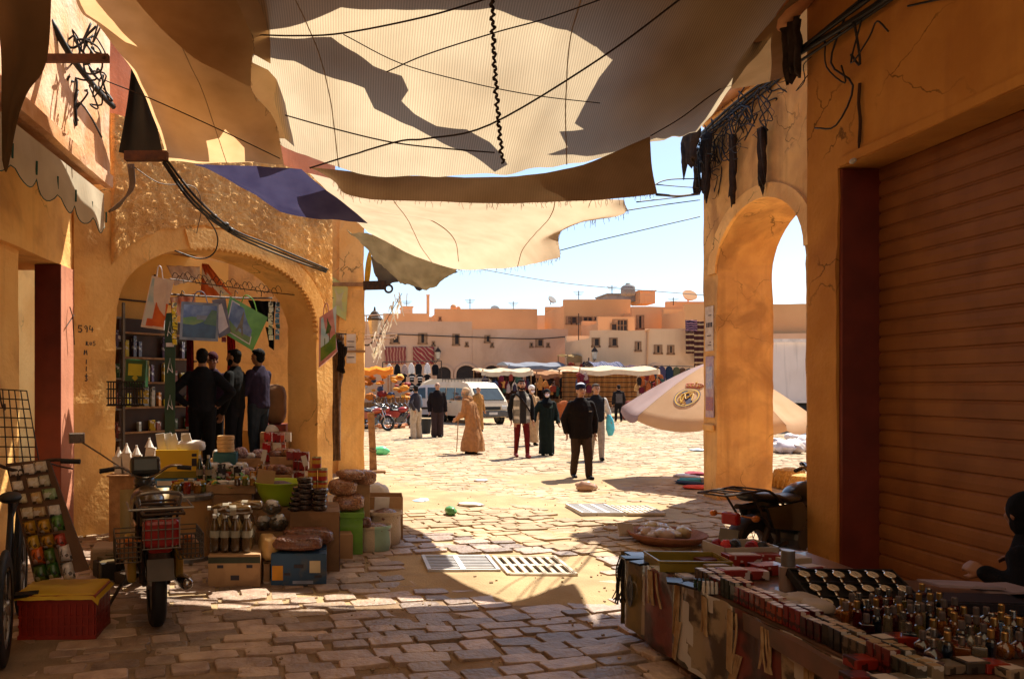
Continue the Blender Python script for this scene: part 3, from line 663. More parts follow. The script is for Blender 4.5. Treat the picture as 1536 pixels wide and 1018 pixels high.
def hand(mb, J, k, h, curl=.5):
    w = J['ha'+k]; d = (w-J['el'+k]).normalized(); side = V((0,-1,0)); side = (side-d*side.dot(d)).normalized(); nrm = d.cross(side)*(1 if k == 'L' else -1)
    pe = w+d*.048*h
    for i in range(4):
        o = side*(.0165-.011*i)*h; cap(mb, w+o*.5, .0085*h, pe+o, .0075*h, 8)
        L_ = (.022,.026,.024,.018)[i]*h; k1 = pe+o; k2 = k1+(d*(1-.3*curl)-nrm*.45*curl).normalized()*L_; k3 = k2+(d*(1-curl)-nrm*curl).normalized()*L_*.8
        cap(mb, k1, .0062*h, k2, .0056*h, 8); cap(mb, k2, .0056*h, k3, .0046*h, 8)
    t0 = w+d*.014*h+side*.012*h; t1 = t0+(side*.8+d*.7-nrm*.2).normalized()*.028*h; t2 = t1+(d+side*.1-nrm*.3).normalized()*.022*h
    cap(mb, t0, .0085*h, t1, .007*h, 8); cap(mb, t1, .007*h, t2, .0052*h, 8)
def person(label, loc, h, yaw, pose={}, wear=(), look=0, tilt=0, skin=None, vox=.009, group=None, curl=.5, face=True):
    T = thing('person', label, 'person', loc, yaw, group); J = skeleton(h, pose); skin = skin or SKIN
    HM = tr(J['hd']) @ rz(look) @ rx(tilt); b = MB()
    # torso, neck, limbs
    loft(b, [(spine(J, z*h), a*h, c*h) for z, a, c in ((.47,.07,.05),(.53,.092,.062),(.60,.08,.055),(.70,.094,.06),(.765,.092,.056),(.80,.06,.045),(.84,.034,.034))])
    cap(b, J['nck']-V((0,0,.03*h)), .036*h, J['hd']+V((0,.01*h,-.03*h)), .031*h)
    for k in 'LR':
        cap(b, J['sh'+k]-V((J['sh'+k].x*.08,0,.022*h)), .027*h, J['el'+k], .024*h); cap(b, J['el'+k], .024*h, J['ha'+k], .0155*h); hand(b, J, k, h, curl)
        cap(b, J['hip'+k], .054*h, J['kn'+k], .036*h); cap(b, J['kn'+k], .036*h, J['an'+k], .022*h); cap(b, J['an'+k]-V((0,0,.018*h)), .022*h, J['to'+k]+V((0,0,.004*h)), .018*h)
    def he(c, r): b.ell(HM @ (V(c)*h), tuple(x*h for x in r), HM.to_3x3().to_4x4(), 14, 10)
    he((0,.006,.014), (.046,.056,.052)); he((0,-.014,-.02), (.037,.038,.042)); he((0,-.028,-.045), (.02,.017,.016)); he((0,-.057,-.004), (.008,.011,.016)); he((0,-.061,-.013), (.011,.009,.008))
    for s_ in (1,-1): he((.047*s_,.006,0), (.006,.013,.019)); he((.019*s_,-.042,.012), (.014,.01,.009)); he((.024*s_,-.034,-.012), (.014,.014,.014))
    he((0,-.05,-.034), (.016,.007,.006))
    hi = HM.inverted()
    def paint(p, n):
        q = hi @ p; q = q/h
        if abs(q.z) < .08 and q.y < -.03:
            for s_ in (1,-1):
                if abs(q.x-.019*s_) < .009 and abs(q.z-.008) < .005: return 1
                if abs(q.x-.02*s_) < .014 and abs(q.z-.024) < .0045: return 1
            if abs(q.x) < .016 and abs(q.z+.034) < .0045: return 2
        return 0
    remesh(b, 'body', [skin, DARKF, LIP], T, vox, 3, paint=paint)
    for f in wear: f(T, J, h, HM, vox)
    return T
# --- clothes: each a surface of its own under the person
def jacket(c, hem=.46, bulk=1.0, wr=.006, sleeve=1.0, name='jacket', mats=None, paint=None, short=False, sl=True):
    def f(T, J, h, HM, vox):
        b = MB(); k = bulk
        loft(b, [(spine(J, z*h), a*h*k, d*h*k) for z, a, d in ((hem,.102,.074),(hem+.02,.106,.078),(.58,.103,.075),(.66,.108,.077),(.72,.112,.078),(.765,.110,.07),(.80,.092,.06),(.825,.068,.052),(.848,.046,.045),(.858,.04,.04))])
        if sl:
            for s_ in 'LR':
                cap(b, J['sh'+s_]-V((J['sh'+s_].x*.06,0,.022*h)), .041*h*k, J['el'+s_], .036*h*k)
                if not short: cap(b, J['el'+s_], .036*h*k, J['ha'+s_].lerp(J['el'+s_], .04), .026*h*k*sleeve)
        remesh(b, name, mats or fab(c), T, vox*1.25, 3, wr, 8, paint=paint)
    return f
def trousers(c, bulk=1.0, wr=.005, name='trousers', ank=.034):
    def f(T, J, h, HM, vox):
        b = MB(); k = bulk
        loft(b, [(spine(J, z*h), a*h, d*h) for z, a, d in ((.44,.05,.05),(.50,.098*min(k,1.1),.07),(.57,.088,.064),(.60,.084,.06))])
        for s_ in 'LR':
            cap(b, J['hip'+s_], .060*h*k, J['kn'+s_], .045*h*k); cap(b, J['kn'+s_], .045*h*k, J['an'+s_]+V((0,0,.0*h)), ank*h*k)
        remesh(b, name, fab(c), T, vox*1.25, 3, wr, 8)
    return f
def shoes(c):
    def f(T, J, h, HM, vox):
        for s_ in 'LR':
            b = MB(); a, t = J['an'+s_], J['to'+s_]
            cap(b, (a.x, a.y+.012*h, a.z-.022*h), .027*h, (t.x, t.y, t.z+.004*h), .021*h); cap(b, a-V((0,0,.02*h)), .026*h, a+V((0,0,.01*h)), .026*h)
            remesh(b, 'shoe', fab(c, .5), T, max(.008, vox), 2)
    return f
def robe(c, hem=.03, wid=.15, hood=False, wr=.011, name='robe', sway=(0,0), bulk=1.0, dep=.11, mats=None, paint=None):
    def f(T, J, h, HM, vox):
        b = MB(); k = bulk; zs = ((hem,wid,dep),(.2,wid*.92,dep*.95),(.4,.122,.092),(.55,.112,.085),(.66,.112,.082),(.73,.114,.08),(.775,.106,.07),(.805,.088,.06),(.83,.066,.053),(.852,.048,.046))
        loft(b, [(spine(J, z*h)+V((sway[0]*(1-z)*h*max(0,.6-z), sway[1]*(1-z)*h*max(0,.6-z), 0)), a*h*k, d*h*k) for z, a, d in zs], 24)
        for s_ in 'LR':
            cap(b, J['sh'+s_]-V((J['sh'+s_].x*.06,0,.024*h)), .044*h*k, J['el'+s_], .042*h*k); cap(b, J['el'+s_], .043*h*k, J['ha'+s_].lerp(J['el'+s_], .05), .034*h*k)
        if hood:
            p = J['nck']; b.ell((p.x, p.y+.045*h, p.z-.02*h), (.06*h,.04*h,.05*h)); b.ell((p.x, p.y+.02*h, p.z+.01*h), (.062*h,.055*h,.03*h))
        remesh(b, name, mats or fab(c), T, vox*1.3, 3, wr, 5, fold=.55, paint=paint)
    return f
def hair(c='120c0a', low=0, beard=False, big=1.0):
    def f(T, J, h, HM, vox):
        b = MB(); M3 = HM.to_3x3().to_4x4(); k = h*big
        b.ell(HM @ (V((0,.017,.026))*h), (.0485*k,.054*k,.05*k), M3, 16, 12); b.ell(HM @ (V((0,.032,-.005-low))*h), (.043*k,.032*k,.045*k), M3, 16, 12)
        b.ell(HM @ (V((0,-.022,.052))*h), (.036*k,.03*k,.018*k), M3, 16, 12)
        remesh(b, 'hair', fab(c, .8), T, max(.007, vox*.9), 2, .003, 40)
        if beard:
            b = MB(); b.ell(HM @ (V((0,-.03,-.048))*h), (.031*h,.022*h,.02*h), M3)
            for s_ in (1,-1): b.ell(HM @ (V((.031*s_,-.012,-.03))*h), (.012*h,.024*h,.026*h), M3)
            b.ell(HM @ (V((0,-.052,-.027))*h), (.02*h,.008*h,.004*h), M3)
            remesh(b, 'beard', fab(c, .85), T, max(.006, vox*.8), 2, .002, 50)
    return f
def headcap(c, band=None, tall=.055):
    def f(T, J, h, HM, vox):
        M3 = HM.to_3x3().to_4x4(); b = MB()
        b.ell(HM @ (V((0,.006,.036))*h), (.053*h,.063*h,tall*h), M3, 18, 12)
        hi = HM.inverted()
        remesh(b, 'cap', [fab(c), fab(band or c)], T, max(.007, vox*.9), 2, .002, 30, paint=(lambda p, n: 1 if (hi @ p).z/h > .066 or (hi @ p).z/h < .012 and (hi @ p).x/h > .0 else 0) if band else None)
    return f
def hijab(c):
    def f(T, J, h, HM, vox):
        M3 = HM.to_3x3().to_4x4(); b = MB()
        b.ell(HM @ (V((0,.012,.016))*h), (.056*h,.06*h,.063*h), M3, 18, 12); b.ell(HM @ (V((0,.012,-.03))*h), (.05*h,.05*h,.05*h), M3)
        cap(b, J['nck']+V((0,0,.02*h)), .05*h, J['chs']+V((0,-.012*h,.05*h)), .088*h, 14)
        remesh(b, 'headscarf', fab(c), T, max(.008, vox), 3, .004, 14)
    return f
def mask(c='e6d6da'):
    def f(T, J, h, HM, vox):
        M3 = HM.to_3x3().to_4x4(); b = MB()
        b.ell(HM @ (V((0,-.045,-.026))*h), (.031*h,.024*h,.028*h), M3, 14, 10)
        remesh(b, 'face_mask', fab(c), T, .007, 2)
    return f
def extra(fn): return lambda T, J, h, HM, vox: fn(T, J, h, HM)
def at(u, v): return G(u, v)
WALK = lambda s: {('kn'+('L' if s > 0 else 'R')): (.055*s,-.06,.285), ('an'+('L' if s > 0 else 'R')): (.05*s,-.10,.05), ('to'+('L' if s > 0 else 'R')): (.055*s,-.18,.025),
                  ('kn'+('R' if s > 0 else 'L')): (-.055*s,.0,.285), ('an'+('R' if s > 0 else 'L')): (-.05*s,.075,.06), ('to'+('R' if s > 0 else 'L')): (-.055*s,.0,.018)}
STEP = {'anL':(.05,-.03,.05),'toL':(.055,-.105,.02),'anR':(-.05,.03,.05),'toR':(-.055,-.045,.018),'knL':(.05,-.02,.285),'knR':(-.05,.0,.285)}
def logo(T, J, h, HM):
    b = MB()
    for i in range(6): b.box((.052*h+i*.0055*h,-.0995*h,.715*h),(.0035*h,.004*h,.007*h*(1 if i % 2 else .7)))
    b.build('chest_mark', fab('c8beb4'), T, world=False)
person('man in a bulky black zip jacket and navy white cap walking towards the camera', at(871,718), 1.70, .06,
       {**WALK(1), 'elL':(.165,.035,.63), 'haL':(.15,.0,.49), 'elR':(-.165,.035,.63), 'haR':(-.15,.01,.49)},
       [jacket('17100e', .425, 1.17, .009), trousers('3d2d22', 1.05, .008), shoes('15100e'), headcap('1d2238', 'cfd3e0'), extra(logo)], tilt=-.18)
def clasp(T, J, h, HM):
    b = MB(); b.box((.04*h,-.083*h,.73*h),(.05*h,.004*h,.022*h)); b.box((.06*h,-.083*h,.745*h),(.02*h,.004*h,.03*h)); b.build('embroidery', fab('5d7470'), T, world=False)
person('woman in a long black robe and headscarf with a white face mask', at(820,683), 1.60, .0, {**STEP, 'elR':(-.17,.02,.65), 'haR':(-.2,-.03,.52), 'elL':(.15,.02,.63), 'haL':(.155,-.06,.5)},
       [robe('16201d', .025, .118, wr=.01), hijab('0d0d0e'), mask(), shoes('0f0d0c'), extra(clasp)], look=-.15, tilt=-.05)
def strap(T, J, h, HM):
    b = MB(); b.tube([(-.09*h,-.05*h,.82*h),(-.03*h,-.092*h,.76*h),(.03*h,-.095*h,.68*h),(.09*h,-.085*h,.59*h)], .011*h, 6); b.build('bag_strap', fab('241a18'), T, world=False)
def vest(c):
    return jacket(c, .44, 1.06, .006, name='vest', sl=False, mats=[fab(c), fab('2a2625'), fab('c9bfae')], paint=lambda p, n: 1 if (p.y < 0 and abs(p.x) < .075) else (2 if (p.y < -.02 and int(p.z*40) % 9 < 3 and abs(p.x) > .09) else 0))
person('young man in maroon trousers and grey patterned vest walking beside the woman in black', at(782,686), 1.82, .05, {**WALK(1), 'haL':(.14,-.02,.49), 'haR':(-.14,-.02,.49)},
       [jacket('141212', .5, .97, name='shirt'), vest('7d766b'), trousers('5e1512', .86, .004, ank=.03), shoes('7c3030'), hair(beard=True), extra(strap)], tilt=-.1, look=-.1)
person('person in a beige robe mostly hidden behind the young man', at(797,668), 1.68, .2, {**STEP}, [robe('b08e68', .06, .12), headcap('e0d6d0'), mask('d8c8c8'), shoes('241c18')])
def tbag(T, J, h, HM):
    b = MB(); c = J['haL']; loft(b, [((c.x+.01,c.y,c.z-.34),.05,.06),((c.x+.01,c.y,c.z-.2),.10,.09),((c.x,c.y,c.z+.02),.08,.07),((c.x-.02,c.y,c.z+.14),.035,.035)]); remesh(b, 'shopping_bag', fab('5cc3d6', .4), T, .014, 2, .006, 14)
person('man in grey trousers carrying a turquoise bag behind the black jacket', at(894,690), 1.72, -.15, {**WALK(1), 'elL':(.16,.02,.63), 'haL':(.17,-.02,.52)},
       [jacket('1a1a1e', .5, 1.0, mats=[fab('1a1a1e'), fab('c8c2ba')], paint=lambda p, n: 1 if p.x > .17 else 0), trousers('9b8c7c', 1.0), shoes('1a1512'), hair('4a4038'), extra(tbag)], look=.2)
person('man in a dark grey jacket walking away towards the striped stall', at(928,632.5), 1.74, PI-.1, {**WALK(1)},
       [jacket('2a2527', .48, 1.08, mats=[fab('1d191a'), fab('57504e')], paint=lambda p, n: 1 if abs(p.x) < .15 and .9 < p.z < 1.33 else 0), trousers('141112', 1.0), shoes('6d4a3a'), hair('17110e')], vox=.014)
person('man in a dark vest and baggy pale trousers with a hand on his hip', at(624,657.5), 1.70, PI+.75, {'elL':(.2,.05,.66), 'haL':(.12,.06,.545), 'elR':(-.15,-.01,.63), 'haR':(-.13,-.08,.53), 'anL':(.085,.012,.05), 'toL':(.1,-.07,.018), 'anR':(-.085,.012,.05), 'toR':(-.11,-.07,.018), 'knL':(.07,-.01,.285), 'knR':(-.07,-.01,.285)},
       [jacket('353036', .5, 1.02, mats=[fab('353036'), fab('6f7f93')], paint=lambda p, n: 1 if p.x < -.15 and p.z > 1.0 else 0), trousers('b9a48a', 1.32, .009, ank=.045), shoes('17110f'), hair('1b1310', beard=True)], look=-.5)
person('bald man in a dark jacket and dark loose trousers facing the camera', at(656,655.5), 1.80, .0, {'elR':(-.15,.02,.63)},
       [jacket('1c1516', .45, 1.15, .008), trousers('3a2c2c', 1.25, .009, ank=.05), shoes('140f0f')])
def cane(T, J, h, HM):
    c = J['haR']; b = MB(); b.tube([(c.x-.06, c.y-.13, 0), (c.x-.01, c.y-.05, c.z+.03)], .012, 8); b.tube(cr([(c.x-.01, c.y-.05, c.z+.03), (c.x, c.y-.03, c.z+.07), (c.x+.02, c.y+.05, c.z+.06)], 4), .012, 8); b.build('walking_stick', wood, T, world=False)
person('stooped old man in a long brown hooded cloak leaning on a stick', at(709,680.5), 1.66, -PI/2-.65, {'chs':(.0,-.05,.72), 'nck':(0,-.09,.825), 'hd':(0,-.125,.905), 'shL':(.1,-.075,.79), 'shR':(-.1,-.075,.79), 'elR':(-.13,-.14,.62), 'haR':(-.11,-.27,.56), 'elL':(.13,-.08,.6), 'haL':(.11,-.2,.52)},
       [robe('a5744a', .045, .185, hood=True, wr=.016, dep=.15, bulk=1.12), headcap('c9ab8c', tall=.05), hair('8f7f70', beard=True, big=.97), shoes('1c1512'), extra(cane)], tilt=-.2)
person('bald man in a light brown robe standing by the white van', at(717,647), 1.66, .5, {}, [robe('a5733c', .05, .13), shoes('2a1d16')], vox=.012)
# the men inside the arch
FZ = .44
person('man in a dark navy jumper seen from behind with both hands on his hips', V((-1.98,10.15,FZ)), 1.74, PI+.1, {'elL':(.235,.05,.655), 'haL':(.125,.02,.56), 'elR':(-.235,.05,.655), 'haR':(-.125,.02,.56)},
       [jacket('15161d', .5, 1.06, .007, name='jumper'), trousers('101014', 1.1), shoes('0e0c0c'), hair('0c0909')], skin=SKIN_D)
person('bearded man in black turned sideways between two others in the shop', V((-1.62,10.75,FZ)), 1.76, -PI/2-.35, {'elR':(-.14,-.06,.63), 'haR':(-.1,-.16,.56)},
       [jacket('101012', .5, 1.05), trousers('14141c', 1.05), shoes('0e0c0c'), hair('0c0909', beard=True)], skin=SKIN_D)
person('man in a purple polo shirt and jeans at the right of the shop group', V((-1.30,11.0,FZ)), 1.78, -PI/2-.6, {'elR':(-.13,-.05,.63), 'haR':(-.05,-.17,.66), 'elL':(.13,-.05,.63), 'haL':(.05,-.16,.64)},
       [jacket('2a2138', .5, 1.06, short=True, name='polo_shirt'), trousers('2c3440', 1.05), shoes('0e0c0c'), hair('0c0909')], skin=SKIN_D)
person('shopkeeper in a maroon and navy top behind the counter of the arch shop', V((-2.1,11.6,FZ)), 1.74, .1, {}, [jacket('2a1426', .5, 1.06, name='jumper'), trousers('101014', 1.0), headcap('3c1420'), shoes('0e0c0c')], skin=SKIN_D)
# the seller at the right edge, seated behind the table
person('seated seller in a black hooded jumper resting a hand on the goods', V((3.87,3.95,.0)), 1.72, -PI/2-1.15,
       {'pel':(0,0,.17), 'chs':(0,-.04,.355), 'nck':(0,-.065,.465), 'hd':(0,-.095,.545), 'shL':(.112,-.055,.44), 'shR':(-.112,-.055,.44), 'elL':(.17,-.02,.33), 'haL':(.15,-.13,.36), 'elR':(-.16,-.03,.32), 'haR':(-.12,-.13,.36),
        'hipL':(.055,0,.17), 'hipR':(-.055,0,.17), 'knL':(.1,-.16,.2), 'knR':(-.1,-.16,.2), 'anL':(.09,-.16,.05), 'anR':(-.09,-.16,.05), 'toL':(.1,-.24,.018), 'toR':(-.1,-.24,.018)},
       [jacket('0d0c12', .47, 1.12, .008, name='jumper'),
        lambda T, J, h, HM, vox: (lambda b: (loft(b, [((0,0,.09*h),.08*h,.06*h),((0,0,.15*h),.105*h,.08*h),((0,0,.2*h),.1*h,.075*h)]), [(cap(b, J['hip'+s_], .064*h, J['kn'+s_], .05*h), cap(b, J['kn'+s_], .05*h, J['an'+s_], .036*h)) for s_ in 'LR'], remesh(b, 'trousers', fab('15131a'), T, .012, 3, .006, 8)))(MB()),
        shoes('0e0c0c'), hijab('0d0c12')], skin=SKIN_D, curl=.7, look=-.4)
# the market crowd
CW = 'shoppers in the distant market'
for (u, v, h, yw, c1, c2, hr, lab) in [(852,613,1.62,.3,'141114','141114','0f0d0f','shopper in black sitting low before the distant stalls'),(812,611,1.6,-.4,'9c3a38','6a2a2a','1a1210','shopper in a red top behind the woman in black'),
        (965,612,1.6,.8,'c9a0a0','5a4a50','c9a8a0','shopper in pale pink beside the striped stall'),(940,608,1.62,PI,'1c1a1c','1c1a1c','121010','dark figure standing in front of the striped stall'),
        (834,609,1.7,PI,'3a4450','2a2a30','14100e','shopper in grey blue deep between the stalls'),(606,611,1.7,2.4,'5a5a62','3a3438','14100e','man in grey among the parked motorcycles')]:
    person(lab, at(u, v), h, yw, {}, [robe(c1, .04, .13) if c1 == c2 else jacket(c1, .47, 1.1), trousers(c2), hair(hr, low=.02)], vox=.022, group=CW)
fac = mat('pink_facade', (.70,.42,.27), .9, (.62,.355,.21), .35, .25, 6, spec=.15, stain=.2, stcol=(.45,.24,.14), stscale=.25, streak=.2)
fac2 = mat('peach_facade', (.76,.49,.29), .9, (.68,.42,.24), .35, .25, 6, spec=.15, stain=.2, stcol=(.48,.26,.15), stscale=.25, streak=.2)
orn = mat('orange_facade', (.64,.36,.17), .9, (.56,.30,.135), .3, .25, 6, spec=.15, stain=.2, stcol=(.42,.17,.07), stscale=.25)
orn2 = mat('ochre_facade', (.70,.38,.19), .9, (.62,.32,.15), .3, .25, 6, spec=.15, stain=.2, stcol=(.45,.2,.08), stscale=.25)
greyc = mat('grey_concrete', (.27,.25,.24), .9, None, 1, .2, 8)
dkwin = mat('painted_dark_opening', (.035,.02,.014), .7); wframe = mat('window_frame', (.34,.17,.08), .7); shut_w = mat('window_shutter', (.38,.2,.1), .7)
def X(u, d): return (u-518)/F*d
def Zv(v, d): return CAMH+(580-v)/F*d
def wall_box(b, u0, u1, vt, d, depth, z0=0):
    x0, x1, zt = X(u0, d), X(u1, d), Zv(vt, d); n = max(2, int((x1-x0)/1.2)); sd = R.random()*50
    fr = []; 
    rows = []
    for i in range(n+1):
        x = x0+(x1-x0)*i/n; t = zt+.07*noise.noise(V((x*.6+sd, 0, 0)))+.04*noise.noise(V((x*2.3+sd, 4, 0)))
        rows.append([V((x,d,z0)), V((x,d,t)), V((x,d+.35,t)), V((x,d+.35,t-.5)), V((x,d+depth-.35,t-.5)), V((x,d+depth-.35,t)), V((x,d+depth,t)), V((x,d+depth,z0))])
    b.grid(rows); m = 8
    for r_, o in ((rows[0], 1), (rows[-1], -1)):
        b.add(r_, [(0,1,2,3,4,5,6,7)[::o]])
def win(T, u, v, w_, h_, d, style=0):
    x, z = X(u, d), Zv(v, d); a, c = px(w_, d)/2, px(h_, d)/2
    b = MB()
    for q in ((-a-.08,-a,-c-.08,c+.08),(a,a+.08,-c-.08,c+.08),(-a,a,c,c+.08),(-a-.12,a+.12,-c-.14,-c)): b.b(x+q[0],x+q[1],d-.05,d-.004,z+q[2],z+q[3])
    f = b.build('window', wframe, T); b = MB(); b.b(x-a,x+a,d-.012,d-.004,z-c,z+c); b.build('pane', dkwin, f)
    if style:
        b = MB(); k = a*.62
        b.b(x-a,x-a+k,d-.06,d-.02,z-c,z+c)
        if style > 1: b.b(x+a-k,x+a,d-.06,d-.02,z-c,z+c)
        b.build('shutter', shut_w, f)
    if style < 0:
        b = MB()
        for i in range(1, 4): b.b(x-a+2*a*i/4-.02,x-a+2*a*i/4+.02,d-.03,d-.014,z-c,z+c)
        b.b(x-a,x+a,d-.03,d-.014,z-.02,z+.02); b.build('lattice', shut_w, f)
def archdoor(T, u0, u1, vtop, d):
    x0, x1, zt = X(u0, d), X(u1, d), Zv(vtop, d); n = 12; r_ = (x1-x0)/2; c = (x0+x1)/2
    o = [(c-r_*math.cos(PI*i/n), zt-r_*.9+r_*.9*math.sin(PI*i/n)) for i in range(n+1)]; o2 = [(c-(r_+.18)*math.cos(PI*i/n), zt-r_*.9+(r_*.9+.18)*math.sin(PI*i/n)) for i in range(n+1)]
    M_ = Matrix(((1,0,0,0),(0,0,-1,d-.004),(0,1,0,0),(0,0,0,1)))
    b = MB(); pts = [(x0,0)]+[(x1,0)]+o[::-1]; b.prism([(x, z) for x, z in pts], .012, M_); f = b.build('arch_doorway', dkwin, T)  # flat dark panel stands in for the shade inside the doorway
    b = MB(); oo = [(x0,0)]+o+[(x1,0)]; o3 = [(x0-.18,0)]+o2+[(x1+.18,0)]
    for i in range(len(oo)-1):
        a, c_, e, g_ = oo[i], oo[i+1], o3[i+1], o3[i]
        b.add([(a[0],d-.16,a[1]),(c_[0],d-.16,c_[1]),(e[0],d-.16,e[1]),(g_[0],d-.16,g_[1]),(a[0],d-.004,a[1]),(c_[0],d-.004,c_[1]),(e[0],d-.004,e[1]),(g_[0],d-.004,g_[1])],[(0,1,2,3),(1,0,4,5),(3,2,6,7)])
    b.build('surround', fac, f)
def building(label, boxes, m_, wins=(), doors=(), name='house'):
    b = MB()
    for bx in boxes: wall_box(b, *bx)
    u0 = min(q[0] for q in boxes); d = boxes[0][3]
    T = thing(name, label, 'building', (X(u0, d), d, 0)); b.build('wall', m_, T)
    for w_ in wins: win(T, *w_)
    for a in doors: archdoor(T, *a)
    return T
building('long pink house with two red carpets and small shuttered windows', [(470,708,482,58,9),(708.3,852,493.5,58.02,9)], fac,
   [(592,509,11,9,58,1),(634,507.5,11,13,58,2),(684,509,8,14,58,1),(731,508,6,8,58,1),(809,514,9,9,58.02,1),(650,515,2,4,58),(700,516,2,4,58),(738,517,2,4,58.02),(797,517,2,4,58.02),(822,517,2,4,58.02)],
   [(684,714,548,58),(725,750,548,58.02),(757,778,552,58.02),(655,676,550,58)])
building('peach house on the right of the square with a rain pipe and five small windows', [(887,970,495,50,6),(970.3,1075,493,50.02,6)], fac2,
   [(893.5,513,9,10,50,1),(920,513,9,10,50,1),(957,519,6,11,50,2),(987,523.5,9,10,50.02,2),(1006,524,7,10,50.02,2)], [(975,990,549,50.02)])
building('terracotta house with a long blank wall behind the pink house', [(652,806,463,66,8)], orn, [(660,478,2,4,66)])
building('low terracotta house behind the left end of the pink house', [(575,644,470,64,6)], orn)
building('narrow pale house glimpsed between two terracotta walls', [(800,824,473,72,6)], fac2)
building('tall orange house with a strip of windows and a white door', [(846,946,449,62,6)], orn,
   [(853,480,6,9,62,-1),(861,480,6,9,62),(869,480,6,9,62,-1),(878,480,5,8,62),(885,480,5,8,62),(894,478,4,4,62)])
building('low ochre annex with a lattice window', [(897,952,475,56,4)], orn2, [(930,488,20,15,56,-1),(921,491,7,10,55.94)])
building('stepped ochre house at the upper right of the square', [(948,1030,460,60,7),(1000,1110,452,64,7)], orn2, [(960,483,9,18,60,2)])
building('dark orange corner house hung with striped carpets', [(1027,1330,456,55,4)], orn, [(1184,508,6,5,55),(1197,508,6,5,55)])
building('pink house far to the right seen through the arch', [(1100,1400,500,53,1.5)], fac)
building('low orange house filling the far left of the square', [(330,545,470,70,8)], orn)
# roof things
def roofbox(name, label, u0, u1, v0, v1, d, m_, cat, dep=2):
    b = MB(); b.b(X(u0,d),X(u1,d),d,d+dep,Zv(v1,d),Zv(v0,d)); b.b(X(u0,d)-.08,X(u1,d)+.08,d-.08,d+dep+.08,Zv(v0,d),Zv(v0,d)+.12); b.b((X(u0,d)+X(u1,d))/2-.3,(X(u0,d)+X(u1,d))/2+.3,d-.03,d,Zv(v1,d)+.1,Zv(v0,d)-.3)
    return one(b, name, m_, label, cat, bevel=.02)
roofbox('roof_room', 'long grey rooftop room on the tall orange house', 911,970,442,452,66,greyc,'roof room',3)
roofbox('roof_room', 'small tan rooftop block beside the grey roof room', 960,983,437,455,65,orn2,'roof room',2)
roofbox('roof_room', 'little pale tank room above the low terracotta house', 603,619,461,473,66,fac2,'roof room',2)
b = MB(); d = 64.5; b.tube([P(642,471,d),P(642,443,d)], .14, 8); b.tube([P(642,443,d),P(642,442,d)], .18, 8); one(b, 'chimney_pipe', orn2, 'thin chimney pipe standing on the low terracotta house', 'pipe')
b = MB(); d = 67; b.lathe([(0,0),(.27,0),(.28,.15),(.24,.3),(.1,.4),(0,.41)], 14, tr(P(680,463,d))); b.ell(P(680,462,d)+V((.5,.2,0)), (.2,.2,.2)); one(b, 'roof_dome', orn2, 'small rounded dome on the terracotta roof', 'dome', smooth=True)
b = MB(); d = 64; b.lathe([(0,0),(.55,0),(.6,.2),(.6,.7),(.45,.85),(.2,.95),(.2,1.05),(0,1.05)], 14, tr(P(942,443,d))); one(b, 'water_tank', greyc, 'grey rooftop water tank on the roof room', 'tank', smooth=True)
b = MB(); d = 63; b.lathe([(0,0),(.1,.02),(.45,.2),(.62,.45)], 14, tr(P(1032,448,d)) @ rx(.9)); b.tube([P(1032,454,d),P(1032,447,d)], .06, 6); one(b, 'satellite_dish', orn2, 'satellite dish on the roofline at the upper right', 'dish')
b = MB(); b.tube([P(972,496,49.9),P(970,565,49.9)], .05, 6); b.tube([P(969,496,49.9),P(974,494,49.9)], .07, 6); one(b, 'rain_pipe', orn2, 'rain pipe running down the peach house', 'pipe')
b = MB(); b.tube([P(868,520,53),P(868,470,53)], .035, 5); b.tube([P(866,486,53),P(870,486,53)], .03, 4); one(b, 'antenna_pole', iron, 'thin antenna pole in the gap between the houses', 'pole')
for i, (u, v0, v1, d, lab) in enumerate(((705,463,448,67,'thin television aerial on the terracotta roof'),(770,463,452,67,'second thin aerial further along the terracotta roof'),(868,449,436,63,'aerial on the tall orange house'),(918,441,428,63.5,'aerial rising from the grey roof room'),(1010,458,446,61,'aerial on the stepped ochre house'),(610,461,450,66.5,'aerial beside the little tank room'))):
    b = MB(); b.tube([P(u,v0,d),P(u,v1,d)], .035, 5)
    for k in range(3): b.tube([P(u,v1+2+2*k,d)-V((.45-.1*k,0,0)), P(u,v1+2+2*k,d)+V((.45-.1*k,0,0))], .02, 4)
    one(b, 'roof_aerial', iron, lab, 'aerial')
for i, (u, v, d, lab) in enumerate(((742,466,66.6,'small satellite dish on the terracotta roof'),(826,452,62.5,'small satellite dish at the edge of the tall orange house'))):
    b = MB(); b.lathe([(0,0),(.1,.02),(.3,.1),(.42,.25)], 12, tr(P(u,v,d)) @ rz(.6*i) @ rx(.9)); b.tube([P(u,v+5,d),P(u,v,d)], .04, 5); one(b, 'satellite_dish', greyc, lab, 'dish')
b = MB(); b.tube(cr([P(560,500,57.9),P(640,503,57.9),P(720,506,57.9),P(800,508,57.9),P(850,505,57.9)],5), .035, 4); one(b, 'facade_cable', cablem, 'cable sagging along the front of the long pink house', 'cable')
